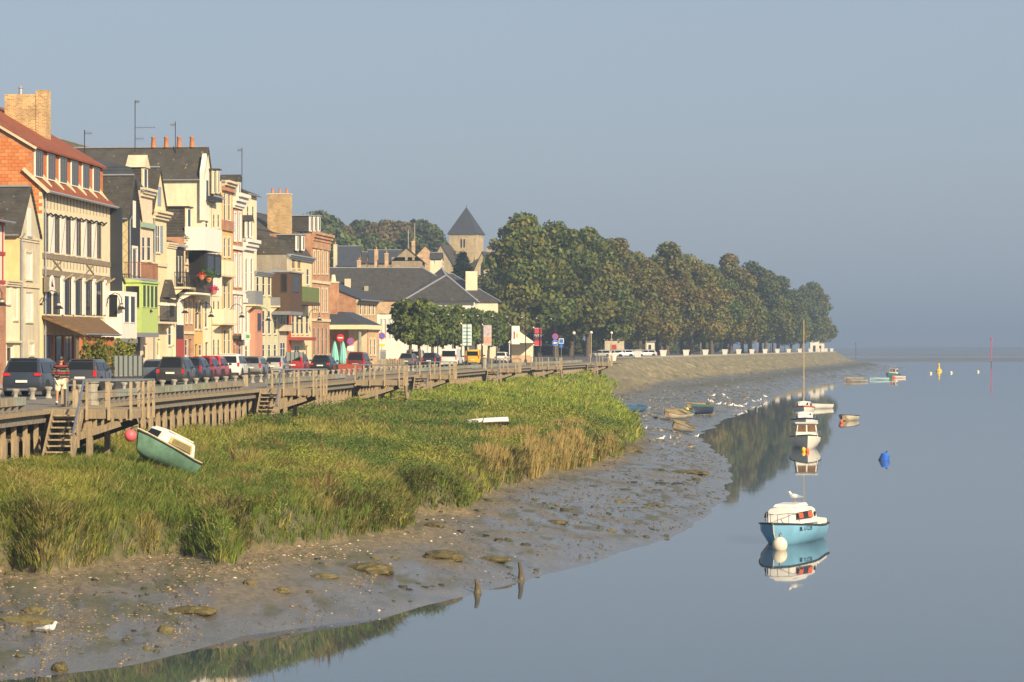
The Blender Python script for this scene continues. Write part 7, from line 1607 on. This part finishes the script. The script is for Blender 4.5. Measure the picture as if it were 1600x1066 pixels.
# white planters of the promenade
pl = MB().hexa([(-.45,-.45,0),(.45,-.45,0),(.45,.45,0),(-.45,.45,0),(-.6,-.6,.95),(.6,-.6,.95),(.6,.6,.95),(-.6,.6,.95)]).mesh('tub', white_p); pr = MB().box(-.66,.66,-.66,.66,.953,1.08).mesh('rim', white_p)
for k, Yp in enumerate([400,440,473,507,540,578,608,640,675,712,750,790,832,870,905,930]):
    e = empty('white_planter', (edgeX(Yp)-1.4, Yp, quayZ(Yp)+.05), random.uniform(-.1,.1), (ORD+['nineteenth'])[k] + ' white square planter along the promenade edge from the left', 'planter', 'white planters along the promenade'); link('tub', pl, e); link('rim', pr, e)
# slim light posts and white kiosks under the trees
for k in range(22):
    Yp = 420+k*23; e = empty('promenade_lamp', (edgeX(Yp)-9.5, Yp, quayZ(Yp)), 0, 'slim promenade lamp with white globe under the lime trees', 'lamp post', 'globe lamps along the promenade'); MB().tube([(0,0,0),(0,0,3.9)],.07,6).build('post', mat('pale_lamp_post', (.45,.36,.22), .6, .15, 4) if k % 3 else iron, e); sphere_b('globe', .26, white_p, e, (0,0,4.1))
for k, (x, Y, w, h_, lab, mm) in enumerate([(1009,545,1.8,2.7,'white kiosk under the trees behind the fifth planter',white_r),(945,500,3.6,3.0,'grey open shelter with red panel under the lime trees',greyc),(1266,900,3.0,3.6,'white cabin at the far end of the promenade',white_r),(1276,915,2.6,3.0,'second white cabin at the very end of the promenade',white_r)]):
    e = empty('kiosk', ((x-CX)/FPX*Y, Y, quayZ(Y)), 0, lab, 'kiosk'); MB().box(0,w,0,2.5,-.05,h_).build('wall', mm, e); MB().box(-.2,w+.2,-.3,2.7,h_+.003,h_+.2).build('roof', zinc, e); MB().box(w*.3,w*.6,-.03,-.003,.1,2.1).build('door', red_p if k == 1 else dark_p, e)
# low hedge by the silver car
V, Fc, col = leaves(np.stack([np.linspace(-1.5,1.8,14),np.zeros(14),np.full(14,.2)],-1), 120, np.full(14,.55), np.full(14,.7), np.full(14,.07), np.tile(np.array([[.12,.15,.03]]),(14,1)), 91)
me = fastmesh('foliage', V, Fc, leafmat('tree_leaves')); colour_attr(me, col); e = empty('clipped_hedge', at(606, 574, ZQ), 0, 'low green hedge behind the wooden paling, by the silver car', 'hedge'); link('foliage', me, e); MB().box(-1.6,1.9,-.2,.2,0,.5).build('stems', bark, e)
e = empty('paling_fence', at(589, 577.5, ZQ), 0, 'short pale wooden paling in front of the hedge', 'fence')
for k in range(16): MB().box(k*.17,k*.17+.1,-.02,.02,0,.95+.08*random.random()).build('pale', wood_b, e)
MB().box(0,2.7,.023,.06,.3,.38).build('rail', wood, e); MB().box(0,2.7,.023,.06,.7,.78).build('rail', wood, e)
# ------------------------------------------------------------------ aerials on the roofs
def aerial(label, x, ytop, ybot, Y, els, ln=.5):
    p = atY(x, ybot, Y); H = (ybot-ytop)/FPX*Y; e = empty('roof_aerial', p, 0, label, 'aerial', 'television aerials on the roofs'); MB().tube([(0,0,-.8),(0,0,H)],.03,5).build('mast', iron, e)
    for (t, w, dirx) in els:
        b = MB(); b.tube([(0,0,H*t),(dirx*w,.0,H*t)],.018,4)
        for k in range(6): xx = dirx*w*(k+1)/6; b.tube([(xx,-.25,H*t),(xx,.25,H*t)],.012,4); b.tube([(xx,0,H*t-.12),(xx,0,H*t+.12)],.012,4)
        b.build('antenna', steel, e)
aerial('tall aerial with two antennas above the mossy roof', 211, 157, 220, 190, [(.97,.3,1),(.33,1.4,1),(.05,.6,1)]); aerial('short aerial with orange head left of the chimney pots', 274, 190, 223, 205, [(.85,.35,-1)]); aerial('slim aerial with forked head above the white house', 378, 231, 300, 216, [(.95,.35,-1)]); aerial('low aerial behind the red roof', 132, 203, 220, 180, [(.7,.5,1)])
# flowers on the balcony of the ochre house
P = F(322, -1.4); g = np.random.default_rng(8)
for k, (x, y, c, lab, n, r) in enumerate([(334,451,(.60,.03,.22),'pink petunia ball hanging from the balcony',170,.42),(326,432,(.06,.14,.03),'green trailing plants along the balcony rail',260,.75),(315,428,(.62,.05,.03),'red geraniums on the balcony',90,.35)]):
    P = F(x, -1.55); z = CH-(y-HY)/FPX*P.y; V, Fc, col = leaves(np.array([[0,0,-.3]]), n, np.array([r]), np.array([r*1.2]), np.array([.07]), np.array([c]), 60+k); me = fastmesh('blossoms', V, Fc, leafmat('tree_leaves')); colour_attr(me, col); e = empty('flower_basket', (P.x, P.y, z), 0, lab, 'flowers'); link('blossoms', me, e); MB().lathe([(.1,-.45),(.22,-.3),(.24,-.1)],10).build('pot', terracotta, e, 40)
# ------------------------------------------------------------------ roofs and church on the hill
hill_stone = mat('hill_stone_wall', (.34,.27,.17), .9, .2, 1.5, .2, stain=.3); pale_stone = mat('church_stone', (.50,.40,.24), .9, .2, .8, .3, stain=.3)
block('hill_house', 'hill house with tall blue slate roof', 526, 561, 500, 9, 414, hill_stone, 'gable', slate_b, 386, ybase=14); block('hill_house', 'small grey roof between the two blue slate roofs on the hill', 561, 572, 505, 8, 410, hill_stone, 'gable', slate, 395, ybase=14)
block('hill_house', 'long low slate roofed house on the hill with brick chimneys', 572, 625, 510, 9, 410, hill_stone, 'gable', slate_b, 392, ybase=14)
b = block('hill_barn', 'stone barn gable facing the quay on the hill', 612, 660, 495, 14, 408, hill_stone, 'front', slate, 388, ybase=14, wins=[(633,637,402,407),(644,648,402,407)])
b = block('hill_house', 'pinkish roofed house above the barn on the hill', 643, 688, 530, 10, 408, brick_y, 'front', slate, 384, ybase=14); block('hill_house', 'cream house end with brick chimney left of the church', 672, 690, 485, 8, 404, cream2, 'gable', slate, 396, ybase=12, wins=[(676,679,407,413)])
for k, (x, y0, y1, Y, lab) in enumerate([(588,412,391,506,'left brick chimney on the hill roofs'),(604,410,397,504,'right brick chimney on the hill roofs'),(646,395,378,534,'broad brick chimney above the barn'),(524,412,383,500,'pale chimney at the left end of the blue slate roof'),(561,418,408,480,'low red chimney above the hall ridge')]):
    p = atY(x, y0, Y); hgt = (y0-y1)/FPX*Y; o = MB().box(-.35,.35,-.3,.3,-1.5,hgt).build('roof_chimney', brick_y if k != 3 else stone_t); MB().box(-.4,.4,-.35,.35,hgt+.003,hgt+.12).build('cap', stone_t, o); MB().lathe([(.13,0),(.1,.5)],8,(0,0,hgt+.123)).build('pot', terracotta, o); o.location = p; tag(o, lab, 'chimney')
Y = 640; Xc = (723-CX)/FPX*Y; pz = lambda y: CH-(y-HY)/FPX*Y; e = empty('church', (Xc, Y, 18), R(-14), 'stone church with square tower and pyramidal slate spire', 'church'); hw = 3.35; zt_ = pz(366)-18
tw = MB().box(-hw,hw,0,hw*2,-6,zt_).build('tower', pale_stone, e)
for dx in (-.55,.18): MB().box(dx,dx+.4,-.03,-.003,zt_-3.2,zt_-1.2).build('belfry_opening', dark_p, tw); MB().lathe([(.2,0),(.2,.03)],10).build('arch', dark_p, tw).rotation_euler = (R(90),0,0)
MB().box(-hw-.12,hw+.12,-.12,hw*2+.12,zt_-.35,zt_-.003).build('cornice', stone_t, tw)
for sx in (-1, 1): MB().hexa([(sx*hw-.35,-.8,-6),(sx*hw+.35,-.8,-6),(sx*hw+.35,.0,-6),(sx*hw-.35,.0,-6),(sx*hw-.35,-.3,zt_*.62),(sx*hw+.35,-.3,zt_*.62),(sx*hw+.35,.0,zt_*.7),(sx*hw-.35,.0,zt_*.7)]).build('buttress', pale_stone, tw)
zs = pz(323)-18; o_ = .45
MB().hexa([(-hw-o_,-o_,zt_),(hw+o_,-o_,zt_),(hw+o_,hw*2+o_,zt_),(-hw-o_,hw*2+o_,zt_),(-.05,hw-.05,zs),(.05,hw-.05,zs),(.05,hw+.05,zs),(-.05,hw+.05,zs)]).build('spire', slate_b, e)
MB().tube([(0,hw,zs-.1),(0,hw,zs+.6)],.04,5).build('finial', iron, e)
def nave(x0, x1, ytop, yeave, dy, win):
    a, b = (x0-723)/FPX*Y, (x1-723)/FPX*Y; zt2, ze2 = pz(ytop)-18, pz(yeave)-18; m = (a+b)/2
    n = MB().prism([(a,-6),(b,-6),(b,ze2),(m,zt2),(a,ze2)], lambda p,q,t:(p,t,q), dy, dy+12).build('nave', pale_stone, e)
    for sg in (a, b): MB().hexa([(sg+(.3 if sg==b else -.3),dy-.2,ze2-.25),(m,dy-.2,zt2+.03),(m,dy+12,zt2+.03),(sg+(.3 if sg==b else -.3),dy+12,ze2-.25),(sg+(.3 if sg==b else -.3),dy-.2,ze2),(m,dy-.2,zt2+.28),(m,dy+12,zt2+.28),(sg+(.3 if sg==b else -.3),dy+12,ze2)]).build('nave_roof', slate, n)
    w = MB().prism([(m+win-.4,ze2-1.6),(m+win+.4,ze2-1.6),(m+win+.4,ze2+.6),(m+win,ze2+1.3),(m+win-.4,ze2+.6)], lambda p,q,t:(p,t,q), dy-.03, dy-.004).build('arched_window', dark_p, n); MB().prism([(m+win-.7,ze2-1.9),(m+win+.7,ze2-1.9),(m+win+.7,ze2+.7),(m+win,ze2+1.8),(m+win-.7,ze2+.7)], lambda p,q,t:(p,t,q), dy-.02, dy-.002).build('window_surround', stone_t, n)
nave(687, 722, 385, 415, -9, 0); nave(750, 776, 396, 424, -5, 0)
p = atY(764, 398, 650); o = MB().box(-.6,.6,-.4,.4,-2,1.2).build('roof_chimney', brick_y); MB().box(-.7,.7,-.5,.5,1.203,1.35).build('cap', stone_t, o); o.location = p; tag(o, 'brick chimney right of the church tower', 'chimney')
for k, (x, yt, Y2) in enumerate([(638,361,520),(648,350,535)]): o = MB().tube([(0,0,-8),(0,0,(400-yt)/FPX*Y2)],.06,5).build('flag_mast', greyc, None, True); MB().lathe([(.1,0),(.02,.15)],6,(0,0,(400-yt)/FPX*Y2)).build('mast_cap', greyc, o); o.location = atY(x, 400, Y2); tag(o, ['left','right'][k] + ' slim pole rising above the hill barn', 'pole')

# ------------------------------------------------------------------ the man on the boardwalk
skin_m = mat('skin', (.52,.24,.13), .6, .1, 8); shirt = bpy.data.materials.new('striped_shirt'); shirt.use_nodes = True; t = shirt.node_tree; p_ = t.nodes['Principled BSDF']; p_.inputs['Roughness'].default_value = .9
tc = t.nodes.new('ShaderNodeTexCoord'); sx_ = t.nodes.new('ShaderNodeSeparateXYZ'); t.links.new(tc.outputs['Object'], sx_.inputs[0]); mu = t.nodes.new('ShaderNodeMath'); mu.operation = 'MULTIPLY'; mu.inputs[1].default_value = 3.6; t.links.new(sx_.outputs[2], mu.inputs[0]); fr = t.nodes.new('ShaderNodeMath'); fr.operation = 'FRACT'; t.links.new(mu.outputs[0], fr.inputs[0])
r = t.nodes.new('ShaderNodeValToRGB'); r.color_ramp.interpolation = 'CONSTANT'; el = r.color_ramp.elements
cols = [(0,(.012,.012,.012)),(.18,(.32,.02,.025)),(.36,(.012,.012,.012)),(.50,(.17,.16,.13)),(.66,(.012,.012,.012)),(.8,(.17,.16,.13)),(.92,(.012,.012,.012))]
while len(el) < len(cols): el.new(.5)
for q, (ps, c) in zip(el, cols): q.position = ps; q.color = (*c, 1)
t.links.new(fr.outputs[0], r.inputs[0]); t.links.new(r.outputs[0], p_.inputs['Base Color'])
man = empty('person', at(95, 633, ZQ+.02), R(10), 'man in dark cap, striped rugby shirt and cream shorts walking on the boardwalk', 'person')
# joints, facing -y ; image-left arm bent, other arm hanging, left leg stepping forward
J = {'pel':(0,0,.95),'sp':(0,.01,1.15),'ch':(0,.02,1.36),'nk':(0,.01,1.50),'hd0':(0,-.01,1.58),'hd':(0,-.02,1.66),'hdt':(0,-.01,1.74),
     'shl':(-.19,.02,1.43),'ell':(-.29,.05,1.16),'wrl':(-.17,-.18,1.08),'hal':(-.11,-.25,1.07),'shr':(.19,.02,1.43),'elr':(.27,.06,1.15),'wrr':(.25,-.03,.92),'har':(.24,-.05,.83),
     'hil':(-.10,0,.90),'knl':(-.13,-.10,.50),'anl':(-.15,-.10,.09),'tol':(-.16,-.24,.04),'hir':(.10,0,.90),'knr':(.12,.02,.50),'anr':(.12,.16,.10),'tor':(.13,.05,.04),
     'nose':(0,-.125,1.645)}
E = [('pel','sp'),('sp','ch'),('ch','nk'),('nk','hd0'),('hd0','hd'),('hd','hdt'),('ch','shl'),('shl','ell'),('ell','wrl'),('wrl','hal'),('ch','shr'),('shr','elr'),('elr','wrr'),('wrr','har'),('pel','hil'),('hil','knl'),('knl','anl'),('anl','tol'),('pel','hir'),('hir','knr'),('knr','anr'),('anr','tor')]
Rd = dict(pel=(.14,.11),sp=(.125,.095),ch=(.13,.10),nk=(.058,.058),hd0=(.065,.07),hd=(.08,.098),hdt=(.062,.075),shl=.052,ell=.04,wrl=.03,hal=(.04,.022),shr=.052,elr=.04,wrr=.03,har=(.022,.04),hil=.095,knl=.058,anl=.038,tol=.03,hir=.095,knr=.058,anr=.038,tor=.03,nose=.02)
del J['nose'], Rd['nose']
for side, base, dirv, spread in (('l','hal',Vector((.07,-.055,-.01)),Vector((0,.0,.022))),('r','har',Vector((-.005,-.02,-.085)),Vector((0,.022,0)))):
    b0 = Vector(J[base])
    for k in range(4): nm = 'f%s%d' % (side, k); J[nm] = tuple(b0+dirv*(1+.1*(k in (1,2)))+spread*(k-1.5)); Rd[nm] = .009; E.append((base, nm)); n2 = nm+'t'; J[n2] = tuple(Vector(J[nm])+dirv*.45+Vector((0,.02,-.005))); Rd[n2] = .008; E.append((nm, n2))
    nm = 'th'+side; J[nm] = tuple(b0+dirv*.35+spread*3.2); Rd[nm] = .010; E.append((base, nm))
keys = list(J); ix = {k: i for i, k in enumerate(keys)}
skinned('body', [J[k] for k in keys], [(ix[a], ix[b]) for a, b in E], [Rd[k] for k in keys], skin_m, man, 2, ix['pel'])
def cloth(name, ks, es, rd, m):
    i2 = {k: i for i, k in enumerate(ks)}; return skinned(name, [J[k] if k in J else EX_[k] for k in ks], [(i2[a], i2[b]) for a, b in es], rd, m, man, 2, 0)
EX_ = {'hem':(0,.0,.92),'wl':(-.19,-.155,1.085),'wr':(.252,-.01,.96),'kl':(-.13,-.10,.47),'kr':(.12,.03,.47),'neck':(0,.01,1.47)}
cloth('shirt', ['sp','ch','hem','neck','shl','ell','wl','shr','elr','wr'], [('sp','ch'),('sp','hem'),('ch','neck'),('ch','shl'),('shl','ell'),('ell','wl'),('ch','shr'),('shr','elr'),('elr','wr')], [(.235,.19),(.245,.19),(.235,.19),.095,.11,.085,.062,.11,.085,.062], shirt)
cloth('shorts', ['pel','hil','kl','hir','kr'], [('pel','hil'),('hil','kl'),('pel','hir'),('hir','kr')], [(.205,.165),.14,.118,.14,.118], mat('cream_shorts', (.68,.60,.44), .9, .06, 5))
skinned('cap', [(0,-.0,1.725),(0,.0,1.775),(0,-.12,1.715)], [(0,1),(0,2)], [(.092,.108),(.07,.085),(.06,.012)], dark_p, man)
for sx, a in ((-1,'tol'),(1,'tor')):
    x_, y_, z_ = J[a]; skinned('shoe', [(x_,y_+.16,.055),(x_,y_+.05,.05),(x_,y_-.04,.04)], [(0,1),(1,2)], [(.048,.055),(.05,.045),(.045,.03)], dark_p, man); ax, ay, az = J['an'+a[-1]]; MB().tube([(ax,ay,.07),(ax,ay,.15)],.047,8).build('sock', white_p, man, True)
for sx in (-1, 1): sphere_b('eye', .012, dark_p, man, (sx*.032,-.108,1.668)); sphere_b('ear', .03, skin_m, man, (sx*.088,0,1.65), (.4,.7,1))
sphere_b('nose', .02, skin_m, man, (0,-.122,1.642), (.8,1,1.3)); MB().box(-.025,.025,-.118,-.105,1.602,1.608).build('mouth', mat('lips', (.30,.09,.07), .6, .1, 5), man)
cm2 = MB().box(-.07,.03,-.05,.03,-.04,.05).build('camera_bag', dark_p); MB().tube([(-.06,0,.05),(-.03,.0,.12),(.02,0,.05)],.008,5).build('strap', dark_p, cm2); cm2.parent = None; cm2.location = man.matrix_world @ Vector((0,0,0)); tag(cm2, 'small dark case held in the hand of the man', 'case')
M = Matrix.Translation(man.location) @ Matrix.Rotation(R(10), 4, 'Z'); cm2.location = M @ Vector((-.05,-.30,1.05))

# ------------------------------------------------------------------ morning haze
hz = bpy.data.materials.new('haze'); hz.use_nodes = True; t = hz.node_tree
for n_ in list(t.nodes):
    if n_.type != 'OUTPUT_MATERIAL': t.nodes.remove(n_)
pv = t.nodes.new('ShaderNodeVolumePrincipled'); pv.inputs['Color'].default_value = (.30,.41,.60,1); pv.inputs['Density'].default_value = .00045; pv.inputs['Anisotropy'].default_value = 0.0
t.links.new(pv.outputs[0], t.nodes['Material Output'].inputs['Volume'])
o = MB().box(-9500,9500,-400,9500,-9,62).build('haze', hz); tag(o, 'thin grey-blue morning haze over the whole bay', 'haze', kind='stuff')
